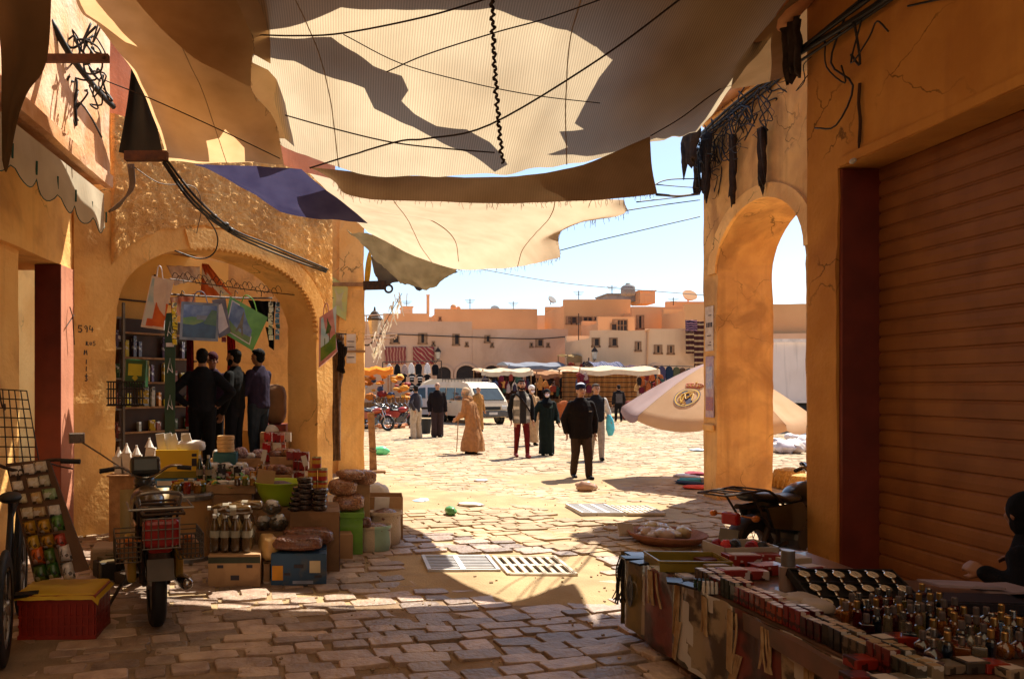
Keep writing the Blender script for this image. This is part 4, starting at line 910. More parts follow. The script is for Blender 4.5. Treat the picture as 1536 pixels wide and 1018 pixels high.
# wall lanterns
def lantern(label, p, s, arm):
    T = thing('wall_lantern', label, 'lamp', p)
    b = MB(); b.tube(cr([V((-arm,0,-.5*s)), V((-arm*.4,0,-.62*s)), V((0,0,-.45*s))], 4), .03*s, 6); b.box((-arm,0,-.45*s),(.05*s,.12*s,.4*s)); b.build('bracket', iron, T, world=False)
    b = MB(); b.lathe([(.10*s,-.42*s),(.12*s,-.38*s),(.21*s,.16*s),(.25*s,.2*s),(.2*s,.26*s),(.1*s,.42*s),(.04*s,.46*s),(.02*s,.58*s)], 6); b.build('lamp_cap', iron, T, world=False)
    b = MB(); b.lathe([(.125*s,-.36*s),(.212*s,.15*s)], 6); b.build('lamp_glass', mat('lamp_glass', (.62,.52,.40), .3), T, world=False)
lantern('wall lantern on the pink house right of the carpets', P(657,531,57.5), 1.05, .45)
lantern('wall lantern at the corner of the peach house', P(892,531,49.5), .95, .4)
lantern('large wall lantern on the pillar above the white garland', P(562,488,14.2), .62, .35)
# carpets
def striped(name, c1, c2, c3, sc=9, dirn='Z', dist=0, tr_=None):
    if name in _M: return _M[name]
    m = bpy.data.materials.new(name); m.use_nodes = True; N = m.node_tree.nodes; L = m.node_tree.links; b = N['Principled BSDF']; b.inputs['Roughness'].default_value = .95; b.inputs['Specular IOR Level'].default_value = .1
    tc = N.new('ShaderNodeTexCoord'); w_ = N.new('ShaderNodeTexWave'); w_.bands_direction = dirn; w_.inputs['Scale'].default_value = sc; w_.inputs['Distortion'].default_value = dist; w_.inputs['Detail'].default_value = 2
    L.new(tc.outputs['Object'], w_.inputs['Vector']); r_ = N.new('ShaderNodeValToRGB'); r_.color_ramp.interpolation = 'CONSTANT'
    e = r_.color_ramp.elements; e[0].color = (*c1,1); e[1].position = .5; e[1].color = (*c2,1); x = e.new(.78); x.color = (*c3,1)
    L.new(w_.outputs['Fac'], r_.inputs[0]); L.new(r_.outputs[0], b.inputs['Base Color']); _M[name] = m; return m
def carpet(u0, u1, v0, v1, d, m_, label, pat=None):
    b = MB(); n, k = 12, 10
    b.grid([[V((X(u0+(u1-u0)*j/k,d), d-.05-.05*math.sin(j*1.3+i*.2), Zv(v1+(v0-v1)*i/n,d))) for j in range(k+1)] for i in range(n+1)])
    o = one(b, 'hanging_carpet', m_, label, 'carpet', smooth=True); md = o.modifiers.new('thickness','SOLIDIFY'); md.thickness = .03
    return o
red1 = striped('red_kilim', (.30,.05,.05), (.18,.03,.04), (.5,.26,.16), 1.6, 'DIAGONAL', 3); red2 = striped('red_brown_kilim', (.25,.06,.05), (.36,.1,.07), (.45,.22,.14), 1.3, 'X', 5)
carpet(577,609,520,546,57.9,red2,'faded red carpet hanging left on the pink house'); carpet(619.5,651,520,546,57.9,red1,'patterned red carpet hanging right on the pink house')
kil = striped('dark_striped_kilim', (.06,.02,.02), (.13,.045,.03), (.45,.3,.16), .85, 'Z')
carpet(1027.5,1045,480,497,49.5,striped('navy_kilim', (.04,.03,.06), (.09,.03,.05), (.4,.2,.25), 2, 'SPHERICAL' if False else 'Z', 6),'navy patterned carpet with a medallion on the far corner house')
carpet(1028,1040,497.5,530,49.4,kil,'brown striped carpet hanging below the medallion carpet'); carpet(1040.5,1056,482,548,49.6,kil,'tall dark brown striped carpet beside the near pillar')
# garments
def garment(p, w_, h_, c, label, group, kind=0, th=.1):
    a = w_/2
    o = [(-a*.55,-h_),(a*.55,-h_),(a*.62,-h_*.35),(a,-h_*.42),(a*.95,-h_*.2),(a*.5,-.06*h_),(a*.16,0),(-a*.16,0),(-a*.5,-.06*h_),(-a*.95,-h_*.2),(-a,-h_*.42),(-a*.62,-h_*.35)] if kind == 0 else \
        ([(-a*.8,-h_),(a*.8,-h_),(a,-.3*h_),(a*.62,-.05*h_),(a*.2,0),(-a*.2,0),(-a*.62,-.05*h_),(-a,-.3*h_)] if kind == 1 else [(-a*1.0,-h_*.95),(0,-h_*1.05),(a*1.0,-h_*.92),(a*.75,-.3*h_),(a*.3,-.04*h_),(0,0),(-a*.3,-.04*h_),(-a*.75,-.3*h_)])
    b = MB(); M_ = Matrix(((1,0,0,p.x),(0,0,-1,p.y+th/2),(0,1,0,p.z),(0,0,0,1))); b.prism(o, th, M_, .9)
    b.tube([(p.x,p.y,p.z-.01),(p.x,p.y,p.z+.08),(p.x+.04,p.y,p.z+.11)], .012, 4)
    return one(b, 'hanging_garment', fab(c), label, 'garment', group, bevel=.02, loc=p)
GS = 'clothes hanging along the carpet wall'
for (u, v, c, n_, k) in [(584,545,'d8cdc4','first white gown from the left hanging under the faded carpet',2),(596,545,'1a1618','black gown hanging right of the first white gown',2),(607,546,'a98f88','dusty pink gown hanging under the carpets',2),(617,544,'e0d8d4','bright white gown hanging under the patterned carpet',2),(628,545,'201d1e','black robe hanging between two white gowns',1),(641,544,'dcd6d6','white gown hanging at the right of the clothes rail',2),(653,546,'17151a','black coat hanging beside the lantern',1)]:
    garment(P(u, v, 45.5), px(11,45.5), px(17,45.5), c, n_, GS, k)
b = MB(); b.tube([P(574,543,45.5),P(662,541,45.5)], .03, 5); b.tube([P(574,543,45.5),P(574,543,45.5)*1+V((0,0,-3.2))], .035, 5); b.tube([P(662,541,45.5),V((P(662,541,45.5).x,45.5,0))], .035, 5); one(b, 'clothes_rail', iron, 'long clothes rail in front of the carpets', 'rail')
for i, (u, v) in enumerate([(606,560),(618,560),(630,561),(641,561),(604,573),(617,574),(629,574)]):
    c = ('151215','1c1a20','121114')[i % 3]
    o = garment(P(u, v, 43.5), px(11,43.5), px(13,43.5), c, 'black printed shirt stacked on the dark clothes display', 'black shirts on the dark display', 0)
    if i in (1, 2, 5): b = MB(); p = P(u, v+5, 43.42); b.box(p, (.28,.02,.08)); b.box(p+V((0,0,-.14)), (.2,.02,.04)); t = b.build('print', fab('cfc8c4'), o)
# hooded robes on the right
for i, (u, v, c, n_) in enumerate([(969,549,'6b2522','dark red robe hanging first at the peach house'),(982,550,'3c3040','plum robe hanging in the row of robes'),(993,549,'46405a','violet hooded robe in the row of robes'),(1004,549,'223044','navy hooded robe in the row of robes'),(1015,550,'56553c','olive hooded robe in the row of robes'),(1024,551,'5a4030','brown robe near the end of the row of robes'),(1034,552,'2a2a2c','black robe last in the row of robes')]):
    garment(P(u, v, 46), px(12,46), px(25,46), c, n_, 'robes hanging on the right', 1)
b = MB(); b.tube([P(962,548,46),P(1042,549.5,46)], .03, 5)
for u_ in (962,1042): b.tube([P(u_,548,46),V((P(u_,548,46).x,46,0))], .035, 5)
one(b, 'clothes_rail', iron, 'clothes rail carrying the hooded robes', 'rail')
# stalls
def stall(label, u0, u1, vt, d, dep, m_, skirt=None, drop=.25, lift=.35, counter=None, name='market_stall'):
    x0, x1, z = X(u0,d), X(u1,d), Zv(vt,d); T = thing(name, label, 'stall', (x0, d, 0)); b = MB(); n, k = 14, 6
    rows = [[V((x0+(x1-x0)*j/n, d+dep*i/k, z+lift*math.sin(PI*i/k)*.6+lift*i/k*.4-.09*math.sin(PI*j/n*2)**2+.05*noise.noise(V((j*.9,i*.9,d))))) for j in range(n+1)] for i in range(k+1)]
    rows = [[p-V((0,.02,drop)) for p in rows[0]]]+rows
    b.grid(rows); b.build('awning', m_, T)
    for x in (x0+.1, x1-.1):
        for y in (d+.1, d+dep-.1): b = MB(); b.tube([(x,y,0),(x,y,z+.1)], .035, 6); b.build('pole', wood, T)
    if skirt:
        b = MB(); N_ = 40
        b.grid([[V((x0+(x1-x0)*j/N_, d+dep*.75+.06*math.sin(j*1.9)+.1*noise.noise(V((j*.5,i,0))), z*(.98 if i else .22)-(.25*math.sin(PI*j/N_) if not i else 0)*.4)) for j in range(N_+1)] for i in (0,1)]); b.build('side_cloth', skirt, T)
    if counter:
        b = MB(); b.b(x0+.2,x1-.2,d+.1,d+.9,.0,.85); b.b(x0+.1,x1-.1,d+.02,d+1.0,.853,.92); b.build('counter', counter, T)
    return T
cv = clothmat('cream_awning', (.75,.6,.42), (.65,.5,.34), .3); bl = clothmat('pale_blue_awning', (.26,.27,.31), (.22,.23,.27), .2); orp = clothmat('orange_awning', (.85,.30,.05), (.72,.24,.04), .35)
bst = striped('blue_white_stripes', (.05,.055,.11), (.34,.32,.35), (.07,.07,.13), 1.3, 'X'); tent = striped('brown_gold_stripes', (.13,.06,.03), (.42,.24,.07), (.20,.08,.04), 1.15, 'Z', .6)
brownc = striped('fringed_brown_cloth', (.24,.13,.06), (.34,.2,.09), (.17,.08,.04), 2.2, 'X', 1)
stall('stall with a flat cream awning and brown fringed counter', 722,800,556,40,3,cv,fab('3a2620'),counter=brownc,lift=.25)  # dark backing cloth added to deepen the shade behind the goods
stall('stall with a pale blue awning against the pink house', 762,850,548,52,4,bl,lift=.4)
stall('large stall walled with brown and gold striped cloth', 868,990,554,39,4,cv,tent,lift=.3)
stall('stall under a small orange awning behind the motorcycles', 540,590,553,34,2.5,orp,counter=brownc,lift=.2)
stall('stall with a blue and white striped awning by the peach house', 892,938,551,47,2.5,bst,lift=.55)
stall('stall with a dark plum awning right of the striped one', 938,975,552,47.5,2,clothmat('plum_awning', (.12,.08,.1), None, .1),lift=.3)
stall('stall of hanging bags between cream and striped stalls', 803,866,560,43,3,clothmat('rust_awning', (.42,.22,.12), None, .3),fab('2a1c18'),counter=brownc,lift=.25)  # another dark cloth added behind the bags to darken the stall
stall('narrow stall with an orange edged awning in the gap', 838,880,557,47,3,cv,fab('2a1c18'),counter=brownc,lift=.2)  # dark cloth added at the back so the gap looks shaded
stall('dim stall with wooden awning beside the house gap', 850,884,533,52,2.5,clothmat('straw_awning', (.40,.27,.13), None, .2),counter=brownc,lift=.2,drop=.5)
# goods hanging in the stalls
cols = [('8e3a2c','brick red'),('c98a4a','ochre'),('3a3040','dark plum'),('e0cdb8','cream'),('2a2424','black'),('6a2430','wine red'),('b5653a','rust'),('46506a','slate blue'),('d9b07a','sand'),('7a4a34','brown'),('a89088','grey pink'),('3c5a50','dark green')]
where = [('in the stall of hanging bags',806,864,563,592,42.6,30),('under the flat cream awning',728,796,561,586,39.9,26),('at the right end of the striped stall',955,1000,560,590,39.5,20),('in the gap between the houses',846,884,538,562,51.5,12),('beside the striped stall pole',866,884,558,590,38.6,8)]
for wn, u0, u1, v0, v1, d, n_ in where:
    for i in range(n_):
        c, cn = cols[R.randrange(12)]; u = u0+(u1-u0)*((i+.5)/n_)+R.uniform(-2,2); v = R.uniform(v0, v1-9)
        garment(P(u, v, d+R.uniform(-.3,.6)), px(R.uniform(6,10),d), px(R.uniform(9,15),d), c, cn+' garment or bag hanging '+wn, 'small goods hanging in the stalls', R.randrange(3), .12)
# orange goods on the left stall
def lump(p, r_, c, seed=0, sq=(1,1,.7), rough=.8): b = MB(); b.ell(p+V((0,0,r_*sq[2]*.9)), (r_*sq[0],r_*sq[1],r_*sq[2]), rz(seed), 14, 10, .35, seed); return b
for i in range(38):
    u, v, d = R.uniform(546,612), R.uniform(566,600), R.uniform(33.2,35.5); c, cn = [('d98a2e','orange'),('e0a84c','yellow'),('b5651e','tan'),('c8b8a8','pale'),('3a4a6a','blue'),('8a2a22','red')][R.randrange(6) if i > 12 else R.randrange(3)]
    p = P(u, v, d); k = R.uniform(.12,.24)
    one(lump(p, k, c, i, (1.1,.8,R.uniform(.35,.8))), 'leather_bag', fab(c, .6), cn+' leather bag or cloth heaped at the orange awning stall', 'bag', 'goods heaped at the orange stall', smooth=True)
for i in range(46):
    u = R.choice((R.uniform(775,800), R.uniform(805,868), R.uniform(868,900), R.uniform(940,985))); d = R.uniform(36.5,38.5); c, cn = R.choice((('6a2a20','red brown'),('2a2426','black'),('8a6a48','tan'),('d8c0a4','cream'),('4a3a50','plum'),('a85a30','rust'),('3a4458','blue')))
    p = V((X(u,d), d, 0)); h_ = R.uniform(.3,.9); b = MB(); b.box(p+V((0,0,h_/2)), (R.uniform(.3,.6),.4,h_), rz(R.uniform(-.3,.3))); b.ell(p+V((0,0,h_)), (.26,.2,.14), None, 10, 6, .4, i); one(b, 'goods_bale', fab(c), cn+' bale of goods standing in front of the market stalls', 'bale', 'bales before the market stalls', bevel=.03)
b = MB(); b.b(X(545,34.5),X(612,34.5),33,36,0,.5); b.b(X(560,34.5),X(612,34.5),34.6,36,.5,1.15); one(b, 'goods_platform', brownc, 'stepped platform carrying the heaped leather goods', 'platform')
# rubble of clay tiles by the motorcycles
clay = mat('clay', (.50,.2,.09), .9, (.4,.14,.06), 8)
for i in range(22):
    p = G(R.uniform(548,640), R.uniform(637,646)); b = MB(); b.box(p+V((0,0,.07+.05*(i % 3))), (R.uniform(.25,.5),R.uniform(.14,.2),R.uniform(.09,.14)), rz(R.random()*3) @ rx(R.uniform(-.3,.3))); one(b, 'clay_block', clay, 'broken clay block lying in the rubble before the motorcycles', 'rubble', 'clay blocks in the rubble', bevel=.02)
b = MB(); b.lathe([(.15,0),(.2,.5),(.21,.52),(.19,.52),(.15,.05)], 14, tr(G(639,650))); one(b, 'bucket', black, 'black bucket standing between the two talking men', 'bucket')
# ---------- vehicles
def wheel(T, c, r_, w_, axis, hub=None, name='wheel', spokes=0):
    """axis: unit vector of the axle"""
    q = V(axis).to_track_quat('Z','Y').to_matrix().to_4x4(); M_ = tr(c) @ q; b = MB(); n = 28
    b.lathe([(r_*.70,-w_*.45),(r_*.9,-w_*.5),(r_*.985,-w_*.32),(r_,-w_*.1),(r_,w_*.1),(r_*.985,w_*.32),(r_*.9,w_*.5),(r_*.70,w_*.45)], n, M_, False); b.lathe([(r_*.70,-w_*.45),(r_*.70,w_*.45)][::-1], n, M_, False)
    W_ = b.build(name, black, T, smooth=True, world=False); b = MB()
    if spokes:
        b.lathe([(r_*.70,-w_*.3),(r_*.64,-w_*.3),(r_*.64,w_*.3),(r_*.70,w_*.3)], n, M_, False)
        for i in range(spokes):
            a = 2*PI*i/spokes; b.tube([M_ @ V((.12*r_*math.cos(a+.4),.12*r_*math.sin(a+.4),w_*.25*(1 if i % 2 else -1))), M_ @ V((.66*r_*math.cos(a),.66*r_*math.sin(a),0))], .0035, 4)
        b.lathe([(0,-w_*.6),(.13*r_,-w_*.6),(.13*r_,w_*.6),(0,w_*.6)], 10, M_, False)
    else: b.lathe([(0,w_*.1),(r_*.25,w_*.34),(r_*.6,w_*.3),(r_*.70,w_*.4),(r_*.70,-w_*.4),(r_*.6,-w_*.3),(r_*.25,-w_*.34),(0,-w_*.1)], 18, M_, False)
    b.build('rim', hub or mat('rim_metal', (.4,.38,.36), .4, metal=.8), W_, smooth=True, world=False)
glass = mat('car_glass', (.03,.045,.05), .08, spec=.7); chrome = mat('chrome', (.5,.48,.46), .25, metal=1)
def vehicle(name, label, cat, loc, rot, prof, W_, m_, wins, wheels, wr, bumper, extra_=None):
    """prof: side outline (x forward, z); wins: list of (poly, side)"""
    T = thing(name, label, cat, loc, rot); b = MB(); n = len(prof); ins = .12
    zmax = max(p[1] for p in prof); vs = []
    for y, k in ((-W_/2,1),(-W_/2-.0,1),(W_/2,1)): pass
    def ring(y, s_): return [V((p[0], y*(1-s_*max(0,(p[1]-.95))/(zmax-.95)*.14), p[1])) for p in prof]
    rows = [ring(-W_/2,1), ring(-W_/2*.93,1), ring(0,1), ring(W_/2*.93,1), ring(W_/2,1)]
    for r_ in (rows[0], rows[4]): 
        for p in r_: p.x *= .985
    rows = [r_+[r_[0]] for r_ in rows]; b.grid(rows); b.add(rows[0][:-1], [tuple(range(n))]); b.add(rows[4][:-1], [tuple(range(n-1,-1,-1))])
    o = b.build('body', m_, T, world=False, bevel=.035, smooth=False)
    def sy(z): return W_/2*(1-max(0,z-.95)/(zmax-.95)*.14)
    for poly in wins:
        for s_ in (1,-1):
            b = MB(); q = [V((x*.985, s_*(sy(z)+.012), z)) for x, z in poly]; q2 = [p-V((0,s_*.03,0)) for p in q]; k = len(q)
            b.add(q+q2, [tuple(range(k)), tuple(range(2*k-1,k-1,-1))]+[(i,(i+1)%k,k+(i+1)%k,k+i) for i in range(k)]); b.build('side_window', glass, T, world=False)
    for x in wheels:
        for s_ in (1,-1):
            wheel(T, (x, s_*(W_/2-.08), wr), wr, .19, (0,s_,0))
            b = MB(); b.lathe([(wr*1.18,-.01),(wr*1.18,.012),(wr*.98,.02),(wr*.98,-.01)], 24, tr((x,s_*(W_/2+.004),wr)) @ rx(PI/2)); b.build('wheel_arch', black, T, world=False)
    return T
vw = mat('van_white', (.66,.52,.35), .4, (.58,.44,.29), 2, coat=.4); sw = mat('car_silver', (.62,.62,.64), .35, (.56,.55,.56), 2, coat=.4)
p = G(712, 632.5)
T = vehicle('white_van', 'cream white van with a roof rack facing the camera', 'van', (X(705,33.6),33.6,0), math.atan2(-.95,.36), [(-1.85,.35),(1.75,.32),(1.88,.45),(1.9,.8),(1.82,1.02),(1.25,1.62),(1.0,1.80),(.4,1.88),(-1.6,1.88),(-1.82,1.75),(-1.9,1.0)], 1.62, vw,
   [[(-1.6,1.05),(-.95,1.05),(-.95,1.6),(-1.55,1.6)],[(-.85,1.05),(-.1,1.05),(-.1,1.6),(-.85,1.6)],[(0,1.05),(1.05,1.05),(.75,1.58),(0,1.6)]], (-1.2,1.25), .29, None)
def quadp(T, name, pts, m_, th=.02):
    b = MB(); q = [V(p_) for p_ in pts]; n_ = (q[1]-q[0]).cross(q[2]-q[0]).normalized()*th; k = len(q); q2 = [p_+n_ for p_ in q]
    b.add(q+q2, [tuple(range(k-1,-1,-1)), tuple(range(k,2*k))]+[(i,(i+1)%k,k+(i+1)%k,k+i) for i in range(k)]); return b.build(name, m_, T, world=False)
quadp(T, 'windscreen', [(1.785,-.68,1.07),(1.785,.68,1.07),(1.285,.62,1.59),(1.285,-.62,1.59)], glass, .03)
b = MB(); b.box((1.92,0,.48),(.10,1.6,.26)); b.build('bumper', mat('bumper_grey', (.09,.085,.08), .6), T, world=False, bevel=.03)
b = MB(); b.box((1.975,0,.5),(.01,.42,.11)); b.build('number_plate', mat('plate_white', (.6,.55,.5), .6), T, world=False)
b = MB(); b.box((1.9,0,.72),(.05,.8,.14)); b.build('grille', black, T, world=False)
for s_ in (1,-1):
    b = MB(); b.box((1.885,s_*.6,.75),(.06,.28,.17)); b.build('headlight', mat('headlight_glass', (.6,.6,.58), .15), T, world=False, bevel=.03)
    b = MB(); b.box((1.35,s_*.93,1.12),(.1,.16,.18)); b.build('side_mirror', black, T, world=False, bevel=.03)
b = MB()
for y in (-.62,.62): b.tube([(-1.5,y,2.0),(.6,y,2.0)], .018, 5)
for i in range(8): b.tube([(-1.5+i*.3,-.62,2.0),(-1.5+i*.3,.62,2.0)], .015, 5); b.tube([(-1.5+i*.3,-.62,1.85),(-1.5+i*.3,-.62,2.06)], .012, 4); b.tube([(-1.5+i*.3,.62,1.85),(-1.5+i*.3,.62,2.06)], .012, 4)
b.build('roof_rack', iron, T, world=False); b = MB(); b.box((-.4,.79,.95),(.14,.02,.03)); b.box((-.4,-.81,.95),(.14,.02,.03)); b.build('door_handle', black, T, world=False)
T = vehicle('silver_car', 'silver high-roofed car parked behind the talking men', 'car', (X(640,36.5),36.5,0), PI-.12, [(-2.0,.32),(2.0,.3),(2.08,.5),(2.02,.75),(1.85,.92),(1.15,1.08),(.35,1.68),(.0,1.76),(-1.7,1.78),(-1.98,1.6),(-2.08,.9)], 1.72, sw,
   [[(-1.7,1.1),(-.95,1.1),(-.95,1.6),(-1.6,1.6)],[(-.85,1.1),(-.05,1.1),(-.05,1.62),(-.85,1.62)],[(.05,1.1),(.9,1.1),(.35,1.6),(.05,1.62)]], (-1.3,1.3), .31, None)
b = MB(); b.box((2.06,0,.48),(.1,1.66,.2)); b.build('bumper', mat('bumper_grey', (.09,.085,.08), .6), T, world=False, bevel=.03)
for s_ in (1,-1):
    b = MB(); b.box((0,s_*.872,.62),(3.0,.03,.1)); b.build('side_trim', black, T, world=False); b = MB(); b.box((1.98,s_*.6,.74),(.12,.34,.16)); b.build('headlight', mat('headlight_glass', (.6,.6,.58), .15), T, world=False, bevel=.03)
quadp(T, 'windscreen', [(1.13,-.68,1.11),(1.13,.68,1.11),(.38,.62,1.66),(.38,-.62,1.66)], glass, .02)
T = vehicle('parked_van', 'cream van roof showing above the other cars', 'van', (X(676,41),41,0), PI, [(-2.2,.35),(2.1,.32),(2.2,.6),(2.1,1.05),(1.5,1.9),(1.1,2.08),(-2.0,2.12),(-2.2,1.9)], 1.8, vw,
   [[(-1.9,1.15),(-.6,1.15),(-.6,1.75),(-1.9,1.75)],[(-.4,1.15),(.9,1.15),(.9,1.75),(-.4,1.75)]], (-1.4,1.4), .32, None)
T = vehicle('box_truck', 'white box truck standing behind the parasol', 'truck', (X(1240,28),28.2,0), 0, [(-2.9,1.1),(3.0,1.1),(3.0,3.38),(-2.9,3.38)], 2.2, mat('truck_white', (.72,.62,.56), .6, (.66,.56,.50), 1.2, streak=.3), [], (-1.55,2.6), .44, None)
b = MB(); b.b(-2.8,4.9,-.5,.5,.62,1.08); b.build('chassis', black, T, world=False); b = MB(); b.prism([(3.1,.5),(4.9,.5),(5.0,1.3),(4.6,2.4),(3.1,2.4)], 2.0, rx(PI/2) @ tr(0,0,-1.0)); b.build('cab', vw, T, world=False, bevel=.05)
b = MB(); b.b(-2.95,3.05,-1.13,-1.1,3.3,3.42); b.b(-2.95,3.05,-1.13,-1.1,1.06,1.16); b.build('box_trim', mat('truck_trim', (.75,.66,.6), .5), T, world=False)
# ---------- motorcycles (x forward)
def motorbike(label, loc, rot, c, name='motorcycle', rack=False, lean=.0, group=None, big=1.0, steer=0, mirrors=True, stretch=1.0):
    T = thing(name, label, 'motorcycle', loc, rot, group); T.rotation_euler = (lean, 0, rot); T.scale = (big*stretch, big, big)
    pm = mat('tank_'+c, C3(c), .3, coat=.5); ax = (0,1,0)
    wheel(T, (-.63,0,.29), .29, .10, ax, spokes=16); wheel(T, (.64,0,.29), .29, .085, ax, spokes=16)
    b = MB()
    for s_ in (1,-1): b.tube([(.64,s_*.07,.29),(.5,s_*.075,.62),(.42,s_*.07,.84)], .021, 8)
    b.build('fork', chrome, T, world=False)
    b = MB(); b.tube(cr([(.40,0,.80),(.2,0,.62),(-.1,0,.58),(-.45,0,.66),(-.85,0,.72)],4), .024, 8); b.tube([(.38,0,.72),(.3,0,.4),(.1,0,.26),(-.2,0,.28),(-.22,0,.6)], .022, 8)
    for s_ in (1,-1): b.tube([(-.18,s_*.07,.32),(-.63,s_*.08,.29)], .02, 6); b.tube([(-.63,s_*.09,.30),(-.48,s_*.1,.66)], .022, 8)
    b.build('frame', iron, T, world=False)
    b = MB(); b.ell((.17,0,.74), (.24,.135,.115), Matrix.Rotation(-.15,4,'Y'), 16, 10); b.build('fuel_tank', pm, T, world=False, smooth=True)
    b = MB(); rows = []
    for i in range(9):
        t = i/8; x = .0-.72*t; z = .735+.05*t**2+(.0 if t < .5 else .025); w_ = .09+.055*math.sin(PI*min(1,t*1.1+.1)); rows.append([V((x,w_*math.cos(a),z+.045*math.sin(a)-.01)) for a in [2*PI*j/12 for j in range(12)]])
    b.add([q for r_ in rows for q in r_], [(i*12+j,(i+1)*12+j,(i+1)*12+(j+1)%12,i*12+(j+1)%12) for i in range(8) for j in range(12)]+[tuple(range(12)), tuple(range(8*12+11,8*12-1,-1))]); b.build('seat', mat('seat_vinyl', (.014,.013,.014), .38, spec=.5), T, world=False, smooth=True)
    for s_ in (1,-1): b = MB(); b.prism([(-.52,.50),(-.05,.42),(.06,.60),(-.05,.70),(-.62,.70)], .03, tr(0,s_*.125+.015,0) @ rx(PI/2)); b.build('side_panel', pm, T, world=False, bevel=.008)
    b = MB(); b.box((.08,0,.38),(.30,.2,.2)); b.lathe([(.085,0),(.09,.03),(.09,.2),(.08,.22)], 12, tr((.2,0,.42)) @ ry(.5)); b.lathe([(0,-.13),(.11,-.13),(.12,-.1),(.12,.1),(.11,.13),(0,.13)], 14, tr((.0,0,.34)) @ rx(PI/2))
    for i in range(5): b.box((.25+.012*i,0,.47+.03*i),(.16,.17,.008), ry(.5))
    b.build('engine', mat('engine_metal', (.13,.12,.11), .4, metal=.7), T, world=False, bevel=.01)
    b = MB(); b.tube(cr([(.27,-.1,.42),(.3,-.13,.28),(.05,-.15,.2),(-.3,-.16,.24),(-.5,-.17,.27)],4), .022, 8); b.tube([(-.42,-.17,.265),(-.5,-.175,.275),(-.85,-.18,.33),(-.93,-.18,.345)], [.025,.045,.045,.03], 12); b.build('exhaust_pipe', chrome, T, world=False, smooth=True)
    for cx, a0, a1, w_ in ((-.63,.15,2.35,.07),(.64,.75,2.5,.062)):
        b = MB(); rows = []
        for i in range(13):
            a = a0+(a1-a0)*i/12+.25; rows.append([V((cx+(.335-.02*abs(k_))*math.cos(a), w_*k_, .29+(.335-.02*abs(k_))*math.sin(a))) for k_ in (-1,-.6,0,.6,1)])
        b.grid(rows); o = b.build('mudguard', pm if not rack else iron, T, world=False, smooth=True); md = o.modifiers.new('t','SOLIDIFY'); md.thickness = .006
    b = MB(); b.tube(cr([(.28,-.36,.98),(.33,-.2,1.0),(.38,-.08,.92),(.40,0,.90),(.38,.08,.92),(.33,.2,1.0),(.28,.36,.98)],5), .0125, 8); hb = b.build('handlebar', chrome, T, world=False); hb.matrix_basis = tr(.4,0,.9) @ rz(steer) @ tr(-.4,0,-.9)
    for s_ in (1,-1):
        b = MB(); b.tube([(.28,s_*.36,.98),(.31,s_*.25,.99)], .019, 8); b.build('grip', black, hb, world=False)
        if not mirrors: continue
        b = MB(); b.tube([(.335,s_*.2,1.0),(.34,s_*.30,1.18)], .006, 6); b.build('mirror_stalk', chrome, hb, world=False); b = MB(); b.ell((.34,s_*.32,1.21),(.014,.06,.045)); b.build('mirror', iron, hb, world=False, smooth=True)
    b = MB(); b.ell((.50,0,.86),(.1,.09,.09)); b.box((.44,0,.97),(.07,.18,.05)); b.build('headlight', mat('headlight_shell', (.05,.05,.05), .3, coat=.5), T, world=False, smooth=True)
    b = MB(); b.box((-.93,0,.62),(.07,.15,.11)); b.build('tail_light', mat('red_lens', (.28,.012,.01), .2), T, world=False, bevel=.02)
    for s_ in (1,-1): b = MB(); b.tube([(-.86,s_*.05,.64),(-.88,s_*.17,.64)], .008, 6); b.ell((-.885,s_*.19,.64),(.035,.032,.03)); b.build('indicator', mat('amber_lens', (.5,.14,.02), .25), T, world=False)
    b = MB(); b.box((-.965,0,.46),(.012,.17,.14), ry(.25)); b.build('number_plate', mat('plate_old', (.12,.10,.08), .6), T, world=False)
    b = MB(); b.tube([(-.05,.12,.3),(-.12,.3,.02)], .012, 6); b.build('side_stand', iron, T, world=False)
    if rack:
        b = MB()
        for s_ in (1,-1): b.tube(cr([(-.35,s_*.13,.70),(-.6,s_*.14,.85),(-.85,s_*.13,.86),(-1.2,s_*.12,.86)],4), .012, 6); b.tube([(-.55,s_*.12,.5),(-.85,s_*.13,.86)], .010, 6)
        for x in (-.62,-.78,-.94,-1.06,-1.2): b.tube([(x,-.13,.86),(x,.13,.86)], .009, 6)
        b.build('luggage_rack', iron, T, world=False)
    return T
MG_ = 'motorcycles parked by the rubble'
motorbike('red motorcycle parked beside the man in the vest', V((X(598,29),29.2,0)), .15, '9c2418', group=MG_); motorbike('motorcycle with a red tank parked nearest the wooden board', V((X(572,29),29,0)), .35, 'a02a1c', group=MG_)
motorbike('dark motorcycle parked behind the red ones', V((X(585,30.8),30.8,0)), .3, '2a2a30', group=MG_); motorbike('blue grey motorcycle half hidden by the far pillar', V((X(556,29.6),29.6,0)), .5, '50586a', group=MG_); motorbike('orange motorcycle behind the wooden board', V((X(560,27.8),27.8,0)), -.6, 'a84420', group=MG_)
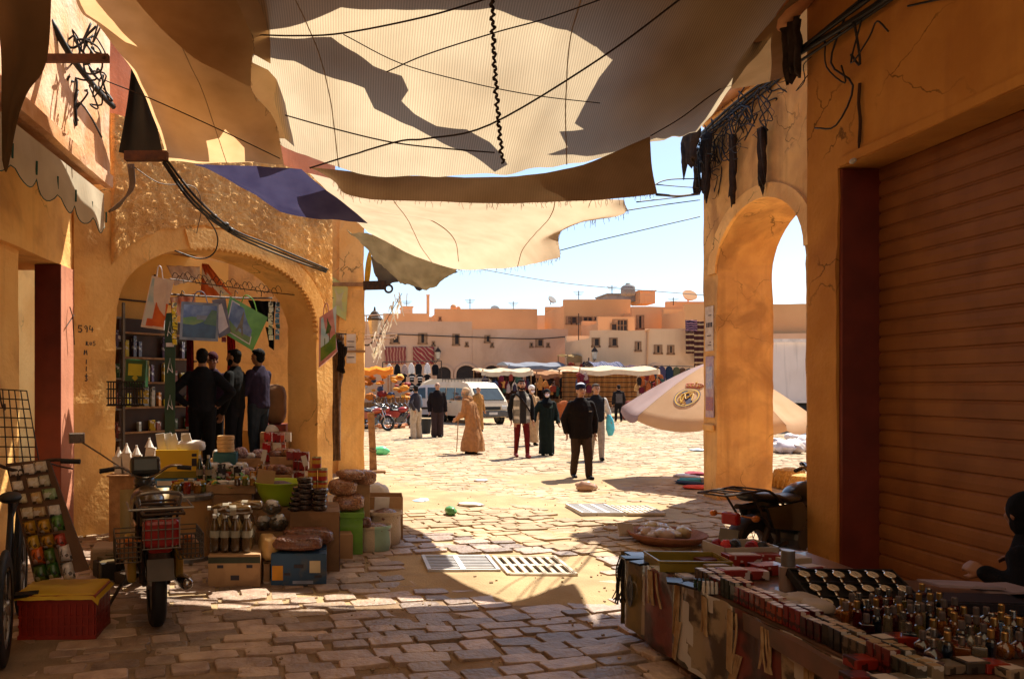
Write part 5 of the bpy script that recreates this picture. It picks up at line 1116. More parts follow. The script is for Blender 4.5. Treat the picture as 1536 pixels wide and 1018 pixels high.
# ---------- the parasol with the crest
T = thing('market_parasol', 'large tilted cream parasol with a crest beside the passage pillar', 'parasol', (6.35,12.6,0))
UC = V((6.35,12.6,0)); TM = tr(UC) @ tr(0,0,1.75) @ Matrix.Rotation(.10,4,'X') @ tr(0,0,-1.75); Rr = 1.5
def um(r_, a, z): return TM @ V((r_*math.cos(a), r_*math.sin(a), z))
angs = [math.radians(-165+45*k) for k in range(9)]
def upt(k, t, s_):
    """k-th panel, t 0 (apex)..1 (edge), s 0..1 across"""
    z = 2.10-.02*t-.87*t**1.3; a, c = um(Rr*t, angs[k], z), um(Rr*t, angs[k+1], z); q = a.lerp(c, s_); sag = math.sin(PI*s_)*t; return q+V((0,0,-.05*sag*(1 if t > .3 else t/.3)))
pcream = clothmat('parasol_cream', (.66,.47,.31), (.60,.41,.26), .38); pgrey = clothmat('parasol_shaded', (.40,.30,.29), (.36,.26,.25), .2)
for k in range(8):
    b = MB(); N_ = 12
    rows = [[upt(k, (i+.15)/N_, j/8) for j in range(9)] for i in range(N_)]; last = rows[-1]
    rows.append([upt(k, 1, j/8) for j in range(9)]); ctr = TM @ V((0,0,1.3))
    rows.append([p_+(p_-ctr).normalized()*.02+V((0,0,-.14+.05*(abs(j-4)/4)**3)) for j, p_ in enumerate(rows[-1])])
    b.grid(rows); b.build('panel', pgrey if k in (7, 3, 5) else pcream, T, smooth=True)  # darker cloth colour stands in for shade on some panels
    b = MB(); b.tube([upt(k, i/8, 0)-V((0,0,.012)) for i in range(9)], .008, 5); b.build('rib', iron, T)
b = MB(); b.tube([UC, TM @ V((0,0,2.1))], .02, 8); b.build('pole', iron, T); b = MB(); b.lathe([(.24,0),(.22,.07),(.05,.09),(.03,.3)], 16, tr(UC+V((.0,.0,.0)))); b.build('base', greyc, T)
# crest on the panel turned to us
k = 0; O_ = upt(k, .70, .52)
e1 = (upt(k,.70,.8)-upt(k,.70,.25)).normalized(); e2 = (upt(k,.5,.52)-upt(k,.85,.52)).normalized(); e3 = e1.cross(e2).normalized(); e3 = e3 if e3.y < 0 else -e3
def cp(x, y, o=.012):
    # follow the panel: nearest parameters
    y *= 1.25; x *= 1.25; t = .68-y/1.62; s_ = .52+x/(2*Rr*t*math.sin(math.radians(22.5))); return upt(k, t, s_)+e3*o
def ringm(b, r0, r1, o, a0=0, a1=2*PI, n=36):
    b.grid([[cp(r_*math.cos(a0+(a1-a0)*i/n), r_*math.sin(a0+(a1-a0)*i/n), o) for r_ in (r0, r1)] for i in range(n+1)])
gold = mat('crest_gold', (.62,.36,.03), .6); navy = mat('crest_navy', (.05,.045,.09), .6); crim = mat('crest_red', (.45,.12,.05), .6)
b = MB(); ringm(b, .135, .155, .014); b.m = 1; ringm(b, .155, .165, .013); ringm(b, .128, .135, .013)
b.m = 1
b.grid([[cp(x, y, .010) for x, y in ((-.115,.085-.00),(-.06,.135))], [cp(x, y, .010) for x, y in ((.06,-.135),(.115,-.085))]])
b.m = 0
for pts in ([(-.09,-.06),(-.06,.06),(-.0,-.03),(.05,.07),(.085,-.05)], [(.05,.10),(-.03,.09),(-.08,.02),(-.05,-.08),(.03,-.11)], [(-.03,-.11),(-.04,.05),(.03,.09)], [(-.04,.0),(.04,.02)]):
    q = [cp(x, y, .017) for x, y in pts]; b.tube(cr(q, 4), .0105, 5)
b.m = 2; b.tube(cr([cp(x, .185, .012) for x in (-.09,-.04,.04,.09)], 3), .012, 5)
for i in range(5):
    x = -.1+.05*i; b.tube(cr([cp(x*.9,.19,.012), cp(x*1.15,.235+.012*(2-abs(i-2)),.012), cp(x*.5,.262,.012)], 4), .010, 5)
b.m = 0
for i in range(4): q = cp(-.066+.044*i,.215,.014); b.ell(q, .013, None, 8, 6)
b.ell(cp(0,.275,.014), .016, None, 8, 6); b.tube([cp(0,.28,.014), cp(0,.31,.014)], .006, 4)
b.build('crest', [gold, navy, crim], T)
# ---------- small things lying on the square
litter = [('green_bag','bright green plastic bag lying by the wooden board',(572,682),.16,'6fe0a0'),('plastic_wrap','pale blue plastic wrap on the sand near the goods',(633,753),.13,'a8c4d8'),('green_ball','crumpled green plastic lying on the sand',(676,772),.085,'5c9a5a'),
          ('rag_bundle','brown rag bundle lying in front of the walking man',(878,737),.12,'b08a70'),('rag_bundle','smaller brown rag beside the rag bundle',(889,735),.075,'a07860'),('yellow_scrap','small yellow scrap by the green bag',(584,681),.06,'e0b848'),('plastic_wrap','white plastic sheet lying flat on the paving',(705,759),.14,'e0d0c0'),('plastic_wrap','white paper scrap further up the paving',(722,722),.12,'e4d6c8')]
for i, (n_, lab, uv, r_, c) in enumerate(litter):
    b = lump(G(*uv), r_, c, i+3, (1.3,.8,.22 if 'lying flat' in lab or 'scrap' in lab or 'wrap' in n_ else .7)); one(b, n_, mat('litter_'+c, C3(c), .35, coat=.2), lab, 'litter', smooth=True)
for i, (u, v, c, lab) in enumerate([(1030,716,'d8d0d8','white shirt laid on the ground near the passage pillar'),(1040,722,'4a9ab0','turquoise cloth laid on the ground near the passage pillar'),(1042,712,'8a3a4a','dark pink cloth laid on the ground near the passage pillar'),(1036,727,'24304a','navy cloth laid on the ground near the passage pillar'),(1050,733,'e05a4a','coral red cloth at the foot of the passage pillar'),(1046,676,'c8d4dc','pale plastic sheet behind the passage pillar')]):
    one(lump(G(u, v), .2, c, i+21, (1.3,.9,.16)), 'folded_cloth', fab(c), lab, 'cloth', 'clothes laid on the ground', smooth=True)
for i in range(14):
    u, v = R.uniform(1150,1215), R.uniform(657,680); c = ('e8dcdc','d8d0d8','c8b8b0','f0e8e0','a8a8b0')[i % 5]
    one(lump(G(u, v), R.uniform(.16,.26), c, i+40, (1.2,.9,.7)), 'plastic_bag', mat('bag_'+c, C3(c), .5), 'plastic bag in the white heap seen through the arch', 'bag', 'plastic bags heaped beyond the arch', smooth=True)
wick = mat('wicker', (.62,.36,.10), .8, (.42,.22,.05), 30, .8, 60)
for (u, v, r_, lab) in ((1184,733,.24,'round golden wicker basket on the ground beyond the arch'),(1206,744,.2,'smaller wicker basket half hidden by the shutter pillar')):
    b = MB(); q = G(u, v); b.lathe([(r_*.75,0),(r_*.98,.05),(r_*1.02,.14),(r_*.98,.24),(r_*.8,.31),(r_*.3,.34),(0,.34)], 20, tr(q))
    for i in range(20): a = 2*PI*i/20; b.tube([q+V((r_*1.0*math.cos(a),r_*1.0*math.sin(a),.03)), q+V((r_*1.05*math.cos(a+.1),r_*1.05*math.sin(a+.1),.14)), q+V((r_*.82*math.cos(a+.2),r_*.82*math.sin(a+.2),.305))], .016, 5)
    one(b, 'wicker_basket', wick, lab, 'basket', loc=q)
b = MB(); q = G(1200,720); b.tube([q+V((-.25,0,.12)), q+V((.2,.1,.2))], .05, 8); b.ell(q+V((-.3,0,.12)), (.08,.06,.06)); one(b, 'black_bundle', black, 'small black bundle behind the wicker basket', 'bundle')
# ---------- drain gratings, flush with the paving
galv = mat('galvanised', (.55,.53,.52), .5, (.45,.43,.42), 8, .1, 40, metal=.3); pit = mat('pit_shade_black', (.012,.01,.01), 1); conc = mat('pale_concrete', (.66,.56,.44), .9, None, 4, .15, 50)
def grate(label, u0, u1, v0, v1, kind, cells):
    a, c = G((u0+u1)/2-(u1-u0)/2, v1), G((u0+u1)/2+(u1-u0)/2, v0); y0, y1 = a.y, c.y; cx = ((u0+u1)/2-518)/F*(y0+y1)/2; w_ = px(u1-u0, (y0+y1)/2); x0, x1 = cx-w_/2, cx+w_/2
    T = thing('drain_grate', label, 'drain grate', (cx, (y0+y1)/2, 0)); zt = .045
    b = MB(); b.b(x0,x1,y0,y1,.004,.016); b.build('pit_shade_plate', pit, T)  # black plate above the ground stands in for the shade in the pit
    e = .035*w_
    b = MB(); b.b(x0-e,x0+e*.6,y0-e,y1+e,.0,zt); b.b(x1-e*.6,x1+e,y0-e,y1+e,.0,zt); b.b(x0+e*.6,x1-e*.6,y0-e,y0+e*.5,.0,zt-.002); b.b(x0+e*.6,x1-e*.6,y1-e*.5,y1+e,.0,zt-.002); b.build('frame', galv if kind else conc, T)
    b = MB(); zt -= .006
    if kind:
        for i in range(1, cells): x = x0+(x1-x0)*i/cells; b.b(x-.025,x+.025,y0,y1,.017,zt)
        n = 9
        for i in range(n): y = y0+(y1-y0)*(i+.5)/n; b.b(x0,x1,y-(y1-y0)/n*.2,y+(y1-y0)/n*.2,.017,zt-.003)
        b.build('bars', galv, T)
    else:
        for i in range(cells+1): x = x0+(x1-x0)*i/cells; b.b(x-.02,x+.02,y0,y1,.017,zt)
        for i in range(3): y = y0+(y1-y0)*i/2; b.b(x0,x1,y-.03,y+.03,.017,zt-.003)
        b.build('bars', conc, T)
grate('steel bar drain grate at the shadow edge', 640, 738, 839, 860, 1, 2); grate('pale slotted drain cover beside the steel grate in sunlight', 752, 846, 840, 866, 0, 7)
grate('far steel bar drain grate in the sunlit square', 862, 919, 760, 773, 1, 3); grate('far slotted drain cover in the sunlit square', 929, 982, 762, 773, 0, 7)
# wooden A-board by the far pillar
T = thing('wooden_board', 'leaning wooden board on a low trestle beside the far pillar', 'board', G(560,708)); q = G(560,709)
b = MB(); b.box(q+V((-.02,0,.58)), (.13,.04,1.16), ry(-.05)); b.box(q+V((-.02,.05,.3)), (.11,.04,.6), rx(-.2)); b.build('upright', wood, T, bevel=.006)
b = MB(); b.box(q+V((.05,-.02,.03)), (.36,.22,.05)); b.build('foot', wood, T, bevel=.006); b = MB(); b.tube(cr([q+V((-.09,-.04,.45)),q+V((-.0,-.06,.40)),q+V((.06,-.04,.44)),q+V((-.08,-.05,.48))],4), .006, 5); b.build('wire_tie', iron, T)
# hanging garland of white paper ribbons
T = thing('ribbon_garland', 'garland of white paper ribbons hanging beside the far pillar', 'garland', P(600,436,13)); rib = clothmat('white_ribbon', (.88,.82,.72), (.86,.78,.6), .4)
line = cr([P(603,440,13.2),P(590,462,13.1),P(575,490,13.0),P(566,515,13.0),P(561,530,13.0)], 8)
b = MB(); b.tube(line, .006, 4); b.build('cord', ropem, T); b = MB()
for i, p_ in enumerate(line):
    for k in range(2 if i % 2 else 1):
        a = R.uniform(-.9,.9); L_ = R.uniform(.10,.24); q = p_+V((R.uniform(-.12,.12),R.uniform(-.04,.04),R.uniform(-.03,.05))); dx = V((math.sin(a)*.6,R.uniform(-.3,.3),-1)).normalized()*L_; s_ = V((math.cos(a),.4,.3)).normalized()*R.uniform(.010,.022)
        b.add([q-s_,q+s_,q+s_*.8+dx*.5+V((0,.01,0)),q-s_*.8+dx*.5+V((0,.01,0)),q+s_*.5+dx,q-s_*.6+dx], [(0,1,2,3),(3,2,4,5)])
b.build('ribbons', rib, T)
b = MB()
for z_ in (3.0, 2.62, 2.55): d = 13.9; b.tube([V((.36,d,z_)), V((.36+.62,d,z_+.03))], .012, 5)
b.tube([V((.98,13.9,2.65)), V((.98,14.6,2.6))], .012, 5); b.tube([V((.40,14.0,2.55)), V((.40,14.0,3.02))], .012, 5); b.tube([V((.95,13.9,2.6)),V((.6,14.5,2.56))], .012, 5); one(b, 'metal_trellis', mat('peeling_metal', (.55,.38,.28), .6), 'bare metal awning frame jutting from the far pillar', 'frame')
b = MB(); b.ell(P(552,405,13.6), (.055,.03,.36), ry(.10), 14, 10); b.tube([P(553,372,13.6),P(556,366,13.6)], .012, 5); one(b, 'yellow_sign', col('d8a010', .5), 'curved yellow board fixed to the top of the far pillar', 'sign', smooth=True)
b = MB(); b.box(P(562,428,13.4), (.42,.05,.16), ry(-.02)); b.lathe([(.05,-.02),(.085,-.02),(.085,.02),(.05,.02)], 16, tr(P(583,433,13.38)) @ rx(PI/2), False); one(b, 'lamp_bracket', iron, 'rusty scrolled bracket above the large lantern', 'bracket')
card = mat('cardboard', (.42,.25,.12), .85, (.34,.19,.09), 3, .15, 30, stain=.4, stcol=(.22,.12,.06), stscale=4); card_d = mat('dark_cardboard', (.27,.15,.07), .85, (.19,.10,.05), 3, .15, 30, stain=.4, stcol=(.12,.065,.03), stscale=4)
def granular(name, c1, c2, sc=40, coat=.5, bump=.8):
    if name in _M: return _M[name]
    m = bpy.data.materials.new(name); m.use_nodes = True; N = m.node_tree.nodes; L = m.node_tree.links; b = N['Principled BSDF']; b.inputs['Roughness'].default_value = .55; b.inputs['Coat Weight'].default_value = coat; b.inputs['Coat Roughness'].default_value = .15
    tc = N.new('ShaderNodeTexCoord'); v = N.new('ShaderNodeTexVoronoi'); v.inputs['Scale'].default_value = sc; L.new(tc.outputs['Object'], v.inputs['Vector'])
    x = N.new('ShaderNodeMix'); x.data_type = 'RGBA'; x.inputs[6].default_value = (*c1,1); x.inputs[7].default_value = (*c2,1); s = N.new('ShaderNodeSeparateColor'); L.new(v.outputs['Color'], s.inputs[0]); L.new(s.outputs[0], x.inputs[0]); L.new(x.outputs[2], b.inputs['Base Color'])
    bp = N.new('ShaderNodeBump'); bp.invert = True; bp.inputs['Strength'].default_value = bump; bp.inputs['Distance'].default_value = .02; L.new(v.outputs['Distance'], bp.inputs['Height']); L.new(bp.outputs[0], b.inputs['Normal']); _M[name] = m; return m
nuts = granular('bagged_nuts', (.42,.20,.09), (.24,.10,.045), 55); dates = granular('dates', (.20,.07,.03), (.10,.03,.015), 38); candy = granular('mixed_sweets', (.45,.32,.30), (.20,.08,.10), 60); raisin = granular('raisins', (.12,.05,.035), (.06,.025,.02), 70, .1)
def box_(label, c, dims, rot=0, m_=card, name='cardboard_box', group=None, open_=False, bev=.004, prints=(), label_cat='box', flaps=True):
    """c = centre of the base"""
    T = thing(name, label, label_cat, c, rot, group); w_, d_, h_ = dims; b = MB(); t = .012
    if open_:
        b.b(-w_/2,w_/2,-d_/2,-d_/2+t,0,h_); b.b(-w_/2,w_/2,d_/2-t,d_/2,0,h_); b.b(-w_/2,-w_/2+t,-d_/2+t,d_/2-t,0,h_-.002); b.b(w_/2-t,w_/2,-d_/2+t,d_/2-t,0,h_-.002); b.b(-w_/2+t,w_/2-t,-d_/2+t,d_/2-t,.004,.016)
    else: b.b(-w_/2,w_/2,-d_/2,d_/2,0,h_)
    b.build('body', m_, T, world=False, bevel=bev)
    if not open_ and flaps:
        b = MB(); b.b(-w_/2+.004,w_/2-.004,-d_/2-.001,-.003,h_+.0005,h_+.006); b.build('flap', m_, T, world=False); b = MB(); b.b(-w_/2+.004,w_/2-.004,.003,d_/2+.001,h_+.0005,h_+.009); b.build('flap', m_, T, world=False)
    for (nm, x0, x1, z0, z1, m2, face) in prints:
        b = MB()
        if face == 'f': b.b(x0,x1,-d_/2-.004,-d_/2-.0015,z0,z1)
        else: b.b(w_/2+.0015,w_/2+.004,x0,x1,z0,z1)
        b.build(nm, m2, T, world=False)
    return T
def pillow(p, w_, d_, h_, m_, label, name='bag', cat='bag', group=None, seed=0, rot=0, neck=0, loc=None):
    b = MB(); vs = []; n, k = 22, 12
    for i in range(1, k):
        t = PI*i/k
        for j in range(n):
            a = 2*PI*j/n; c_, s_ = math.cos(a), math.sin(a); st_ = math.sin(t)**.6; x = math.copysign(abs(c_)**.6, c_)*st_; y = math.copysign(abs(s_)**.6, s_)*st_; z = math.copysign(abs(math.cos(t))**.75, math.cos(t))
            q = V((x, y, z)); f = 1+.13*noise.noise(q*1.9+V((seed*2.3,seed,0)))+.05*noise.noise(q*5+V((seed,0,seed)))
            vs.append(V((x*w_/2*f, y*d_/2*f, h_/2+z*h_/2*f)))
    vs += [V((0,0,h_)), V((0,0,0))]; T_ = (k-1)*n
    fs = [(i*n+j,(i+1)*n+j,(i+1)*n+(j+1)%n,i*n+(j+1)%n) for i in range(k-2) for j in range(n)]+[(T_,j,(j+1)%n) for j in range(n)]+[(T_+1,(k-2)*n+(j+1)%n,(k-2)*n+j) for j in range(n)]
    b.M = tr(p) @ rz(rot); b.add(vs, fs)
    if neck: b.lathe([(.025*neck,h_*.9),(.018*neck,h_*1.03),(.04*neck,h_*1.16),(.05*neck,h_*1.22)], 12)
    return one(b, name, m_, label, cat, group, smooth=True, loc=V(p))
white = col('d8cfc4', .6); redc = mat('label_red', (.45,.03,.02), .4, coat=.3)
# --- the trestle table that carries the back rows
T = thing('trestle_table', 'low wooden market table buried under the goods on the left', 'table', (-1.35,8.0,0))
b = MB(); b.b(-2.15,-.55,7.35,9.2,.56,.61); b.build('tabletop', wood, T)
for x in (-2.05,-.65):
    for y in (7.45,9.1): b = MB(); b.b(x-.03,x+.03,y-.03,y+.03,0,.558); b.build('leg', wood, T)
b = MB(); b.b(-2.15,-.55,7.335,7.349,.15,.6); b.build('apron', card_d, T)
TZ = .612
# drum
T = thing('fibre_drum', 'round brown fibre drum with a steel rim behind the moped', 'drum', (-1.50,7.02,0))
b = MB(); b.lathe([(.0,0),(.215,0),(.22,.02),(.222,.3),(.22,.62),(.0,.62)], 28); b.build('body', mat('drum_fibre', (.36,.19,.07), .6, (.30,.15,.05), 3, .1), T, world=False, smooth=False)
b = MB(); b.lathe([(.224,.585),(.234,.59),(.234,.625),(.228,.64),(.2,.645),(.2,.63),(0,.63)], 28); b.build('rim', mat('dull_steel', (.3,.28,.26), .4, metal=.8), T, world=False); b = MB(); b.lathe([(.2235,.0),(.228,.005),(.228,.05),(.2235,.055)], 28); b.build('base_ring', mat('dull_steel', (.3,.28,.26), .4, metal=.8), T, world=False)
# yellow box and its flat box
ylw = mat('yellow_card', (.72,.46,.02), .5, (.66,.40,.02), 4); blk = mat('ink', (.05,.04,.05), .9)
y0 = P(268,700,7.75)
box_('flat blue and white box under the yellow box', (y0.x,7.75,TZ), (.50,.36,.085), .12, col('4a86b8', .5), prints=(('label',-.2,.2,.02,.07,white,'f'),))
T = box_('bright yellow box standing beside the moped handlebar', (y0.x,7.75,TZ+.096), (.44,.32,.29), .12, ylw, open_=True, prints=(('stripe',-.215,.215,.0,.07,col('8a7a20', .6),'f'),('print',.15,.2,.12,.2,blk,'f'),('print',.15,.2,.22,.25,blk,'f'),('print',-.1,.0,.1,.2,blk,'s')))
for i in range(5):
    p = V((y0.x-.16+.075*i, 7.72+.03*(i%2), TZ+.1)); b = MB(); b.box(p+V((0,0,.24)), (.09,.012,.42), ry(R.uniform(-.35,.35)) @ rx(R.uniform(-.2,.2))); one(b, 'paper_sleeve', white, 'white paper sleeve sticking out of the yellow box', 'paper', 'sleeves in the yellow box')
pillow(V((y0.x+.12,7.78,TZ+.35)), .3, .2, .12, white, 'white plastic packet lying on the yellow box', 'packet', 'packet', seed=3)
for i, (u, v, h_) in enumerate(((178,690,.2),(190,688,.24),(205,686,.22),(224,690,.3))):
    p = P(u, v, 7.9); b = MB(); b.box((0,0,h_/2), (.10,.05,h_), ry(.1*(i-1.5))); b.lathe([(.05,h_),(.012,h_+.08),(.012,h_+.1)], 8); one(b, 'spice_sleeve', white, 'white paper cone of spice standing left of the yellow box', 'packet', 'spice cones by the yellow box', loc=V((0,0,0))).location = V((p.x,p.y,TZ+.09))
b = MB(); b.b(-2.5,-2.18,7.75,8.15,.0,.70); b.b(-2.52,-2.16,7.73,8.17,.7,.72); one(b, 'side_crate', wood, 'wooden crate carrying the spice cones by the shelf', 'crate', bevel=.006)
# lower front cartons
box_('tall brown carton under the leafy tray', (-1.13,7.25,0), (.44,.42,.60), .05, card_d)
T = box_('cardboard tray of green leaves and lemons', (-1.12,7.28,.612), (.48,.36,.09), .05, card, name='produce_tray', open_=True)
leafm = mat('leaf_green', (.10,.24,.03), .6, (.05,.15,.02), 8); lem = mat('lemon', (.65,.48,.05), .45)
b = MB()
for i in range(70):
    p = V((R.uniform(-.22,.24), R.uniform(-.17,.15), R.uniform(.05,.15))); a = R.uniform(0,6.3); L_ = R.uniform(.05,.10); d_ = V((math.cos(a), math.sin(a), R.uniform(-.4,.5)))*L_; s_ = V((-math.sin(a), math.cos(a), R.uniform(-.3,.3)))*L_*.3
    b.add([p, p+d_*.5+s_, p+d_, p+d_*.5-s_], [(0,1,2,3)])
one(b, 'herb_bunch', leafm, 'loose green herb leaves spilling over the tray', 'herbs').location += V((-1.12,7.28,.612))
for i in range(9):
    p = V((-1.3+.05*i+R.uniform(-.02,.02), 7.2+R.uniform(0,.16), .66+R.uniform(0,.03))); b = MB(); b.ell(p, (.04,.034,.034), rz(R.random()*3), 12, 8); one(b, 'lemon', lem, 'yellow lemon lying among the herbs in the tray', 'lemon', 'lemons in the tray', smooth=True)
for i in range(3): pillow(V((-1.2+.12*i,7.16,.69)), .13, .07, .05, white, 'white wrapped roll lying on the leafy tray', 'wrapped_roll', 'packet', 'wrapped rolls on the leafy tray', seed=i+5, rot=.3*i)
# bottle carton with the shrink-wrapped pack
box_('brown fruit carton with dark hand holes under the oil bottles', (-.92,6.22,0), (.43,.36,.265), .03, card, prints=(('hand_hole',-.14,-.09,.16,.185,blk,'f'),('hand_hole',.10,.15,.16,.185,blk,'f'),('hand_hole',-.03,.04,.06,.1,blk,'f'),('band',-.214,.214,.2,.25,col('3a3c2c', .7),'f')))
oil = mat('dark_oil', (.07,.035,.010), .08, (.05,.025,.008), 6, spec=.6, coat=.6); capm = col('cfc9bc', .4)
def bottle(p, r_, h_, m_, label, group, name='oil_bottle', lie=None, capc=None):
    T = thing(name, label, 'bottle', p, 0, group); M_ = Matrix()
    if lie is not None: M_ = tr(0,0,r_) @ rz(lie) @ ry(PI/2)
    b = MB(); b.lathe([(0,0),(r_*.9,.0),(r_,.012),(r_,h_*.28),(r_*.94,h_*.33),(r_,h_*.38),(r_,h_*.62),(r_*.85,h_*.72),(r_*.36,h_*.88),(r_*.34,h_*.93),(0,h_*.93)], 14, M_); b.build('glass', m_, T, world=False, smooth=True)
    b = MB(); b.lathe([(0,h_*.91),(r_*.42,h_*.91),(r_*.42,h_),(0,h_)], 12, M_); b.build('cap', capc or capm, T, world=False)
    b = MB(); b.lathe([(r_*1.01,h_*.40),(r_*1.01,h_*.58)], 14, M_, False); b.build('label', col('8a7f6a', .6), T, world=False); return T
b0 = bottle(V((-1.09,6.12,.276)), .042, .31, oil, 'dark oil bottle with a white cap in the shrink-wrapped pack', 'oil bottles in the pack')
for i in range(4):
    for j in range(4):
        if i or j: dup(b0, V((-1.09+.088*i+R.uniform(-.004,.004), 6.12+.086*j, .276)))
film = mat('shrink_film', (.8,.8,.8), .12, trans=1, alpha=.16, spec=.6)
b = MB(); rows = []
for z_ in (.278,.35,.45,.52,.575): rows.append([V((-.958+(.2+.006*math.sin(a*9+z_*20))*max(-1,min(1,1.35*math.cos(a))), 6.25+(.2+.005*math.sin(a*7+z_*30))*max(-1,min(1,1.35*math.sin(a))), z_)) for a in [2*PI*i/48 for i in range(49)]])
b.grid(rows); one(b, 'shrink_wrap', film, 'clear shrink film wrapped round the pack of oil bottles', 'plastic wrap', smooth=True)
for i, (x, y, a, lab) in enumerate(((-1.0,6.2,PI+.1,'oil bottle lying on the pack with its cap to the left'),(-.86,6.32,PI-.15,'second oil bottle lying on the pack behind the first'),(-.93,6.1,PI+.25,'oil bottle lying nearest on top of the pack'))):
    bottle(V((x+.14,y,.588)), .042, .30, oil, lab, 'oil bottles lying on the pack', lie=a)
# blue fruit box and the bags on it
T = box_('blue fruit carton with an orange print and a paper label', (-.39,6.25,0), (.46,.34,.262), .02, mat('blue_carton', C3('2c4a68'), .6, tuple(x*.7 for x in C3('2c4a68')), 4, stain=.4, stcol=(.10,.08,.06), stscale=5), prints=(('orange_print',-.22,-.13,.05,.17,col('d8901e', .6),'f'),('paper_label',.09,.18,.11,.21,col('cbb894', .7),'f'),('hand_hole',-.04,.04,.15,.18,blk,'f'),('hand_hole',.13,.19,.07,.09,blk,'f'),('hand_hole',-.12,-.07,.09,.11,blk,'f'),('lettering',-.05,.12,.02,.045,col('8c93a8', .7),'f')))
T.name = 'fruit_carton'
pillow(V((-.40,6.2,.275)), .42, .24, .12, dates, 'long bag of pressed dates lying in front on the blue carton', 'date_bag', seed=1); pillow(V((-.33,6.4,.275)), .44, .2, .15, dates, 'bag of dark dates lying behind on the blue carton', 'date_bag', seed=2)
pillow(V((-.655,6.27,.18)), .16, .3, .21, mat('loaf_wrap', (.58,.36,.13), .5, (.5,.28,.09), 10, coat=.4), 'wrapped yellow loaf squeezed between the two cartons', 'loaf', 'loaf', seed=7, rot=.3)
b = MB(); b.box((-.66,6.3,.09), (.05,.3,.18)); b.box((-.655,6.29,.175),(.07,.28,.012)); one(b, 'wooden_block', wood, 'wooden block wedged between the two front cartons', 'block')
jar = granular('jarred_olives', (.06,.045,.02), (.03,.025,.015), 60, 1.0)
def jarbag(p, r_, label, seed):
    T = thing('tied_packet', label, 'packet', p, .3*seed, 'clear packets between pack and bowl'); b = MB(); b.ell((0,0,r_*.7), (r_,r_*.85,r_*.72), None, 16, 10, .15, seed); b.build('contents', jar, T, world=False, smooth=True); b = MB(); b.ell((0,0,r_*1.1), (r_*.8,r_*.7,r_*.5), None, 14, 8, .4, seed+4); b.build('film', mat('crinkled_film', (.55,.52,.47), .2, (.25,.2,.16), 9, .9, 22, coat=.8), T, world=False, smooth=True)
jarbag(V((-.66,6.6,.5)), .085, 'clear packet of olives on top between the oil pack and bowl', 1); jarbag(V((-.60,6.6,.36)), .09, 'clear packet of olives below the topmost packet', 2); jarbag(V((-.74,6.62,.36)), .08, 'clear packet of olives leaning on the oil pack', 3)
box_('dark carton holding up the olive packets', (-.66,6.66,0), (.34,.26,.35), 0, card_d)
# bowl on a carton
box_('brown carton under the lime green bowl', (-.66,7.15,0), (.5,.44,.50), -.04, card_d)
T = thing('plastic_bowl', 'lime green plastic bowl of raisins with a price card', 'bowl', (-.64,7.1,.512))
b = MB(); b.lathe([(.0,.0),(.12,0),(.14,.01),(.205,.12),(.238,.215),(.25,.222),(.25,.23),(.232,.225),(.2,.13),(.13,.02),(0,.018)], 32); b.build('bowl', mat('lime_plastic', (.36,.52,.02), .35, (.33,.48,.02), 3, coat=.2), T, world=False, smooth=True)
b = MB(); b.lathe([(.215,.165),(.15,.195),(.06,.225),(0,.228)], 24); b.build('raisins', raisin, T, world=False, smooth=True); b = MB(); b.box((-.12,-.1,.27),(.17,.012,.15), ry(.15) @ rz(.1)); b.build('price_card', card, T, world=False)
# the tall carton with dark packs and tins
T = box_('big brown carton carrying black date packs and red tins', (-.28,6.78,0), (.44,.54,.535), .03, card_d, prints=(('printed_side',-.25,.25,.12,.53,col('b8a48c', .7),'s'),('stripe',-.27,-.22,.0,.5,col('3a3060', .7),'s')))
pk = mat('black_pack', (.018,.014,.014), .22, (.05,.03,.025), 22, coat=.6)
for sx, sy, n_, lab in ((-.36,6.62,6,'left'),(-.23,6.58,4,'right')):
    for i in range(n_):
        b = MB(); b.lathe([(0,0),(.062,0),(.072,.012),(.072,.036),(.06,.046),(0,.048)], 18, tr(sx+R.uniform(-.012,.012), sy+R.uniform(-.012,.012), .548+.049*i)); one(b, 'date_pack', pk, ('bottom','second','third','fourth','fifth','topmost')[i if i < n_-1 else 5]+(' black date pack of the taller stack by the tins' if n_ == 6 else ' black date pack of the shorter stack at the carton corner'), 'packet', 'stacked black date packs', smooth=False, bevel=.004)
for i in range(5):
    b = MB(); b.lathe([(0,0),(.05,0),(.058,.01),(.058,.03),(0,.04)], 16, tr(-.46+.01*i, 6.56+.02*i, .548+.042*i)); one(b, 'date_pack', pk, 'small black date pack in the leaning stack at the carton edge', 'packet', 'small leaning date packs', bevel=.003)
tin0 = thing('tomato_tin', 'red tin with a bright rim stacked on the brown carton', 'tin', (0,0,0), 0, 'red tins stacked on the carton')
b = MB(); b.lathe([(.044,.008),(.044,.102)], 18, None, False); b.build('label', redc, tin0, world=False); b = MB(); b.lathe([(0,.0),(.045,0),(.046,.008),(.0435,.010)], 18, None, False); b.lathe([(.0435,.1),(.046,.103),(.046,.11),(.042,.111),(.041,.106),(0,.106)], 18, None, False); b.build('tin_rim', mat('tin_metal', (.45,.4,.2), .3, metal=.9), tin0, world=False)
b = MB(); b.lathe([(.0445,.05),(.0445,.085)], 18, None, False); b.build('label_print', col('c89a30', .5), tin0, world=False)
first = True
for lay, cells in ((0,[(x,y) for x in range(3) for y in range(2)]),(1,[(0,0),(1,0),(2,0),(1,1),(2,1)]),(2,[(1,0),(2,0),(2,1)]),(3,[(1.4,.4)])):
    for x, y in cells:
        p = V((-.40+.094*x, 6.84+.094*y, .548+.1115*lay))
        if first: tin0.location = p; first = False
        else: dup(tin0, p)
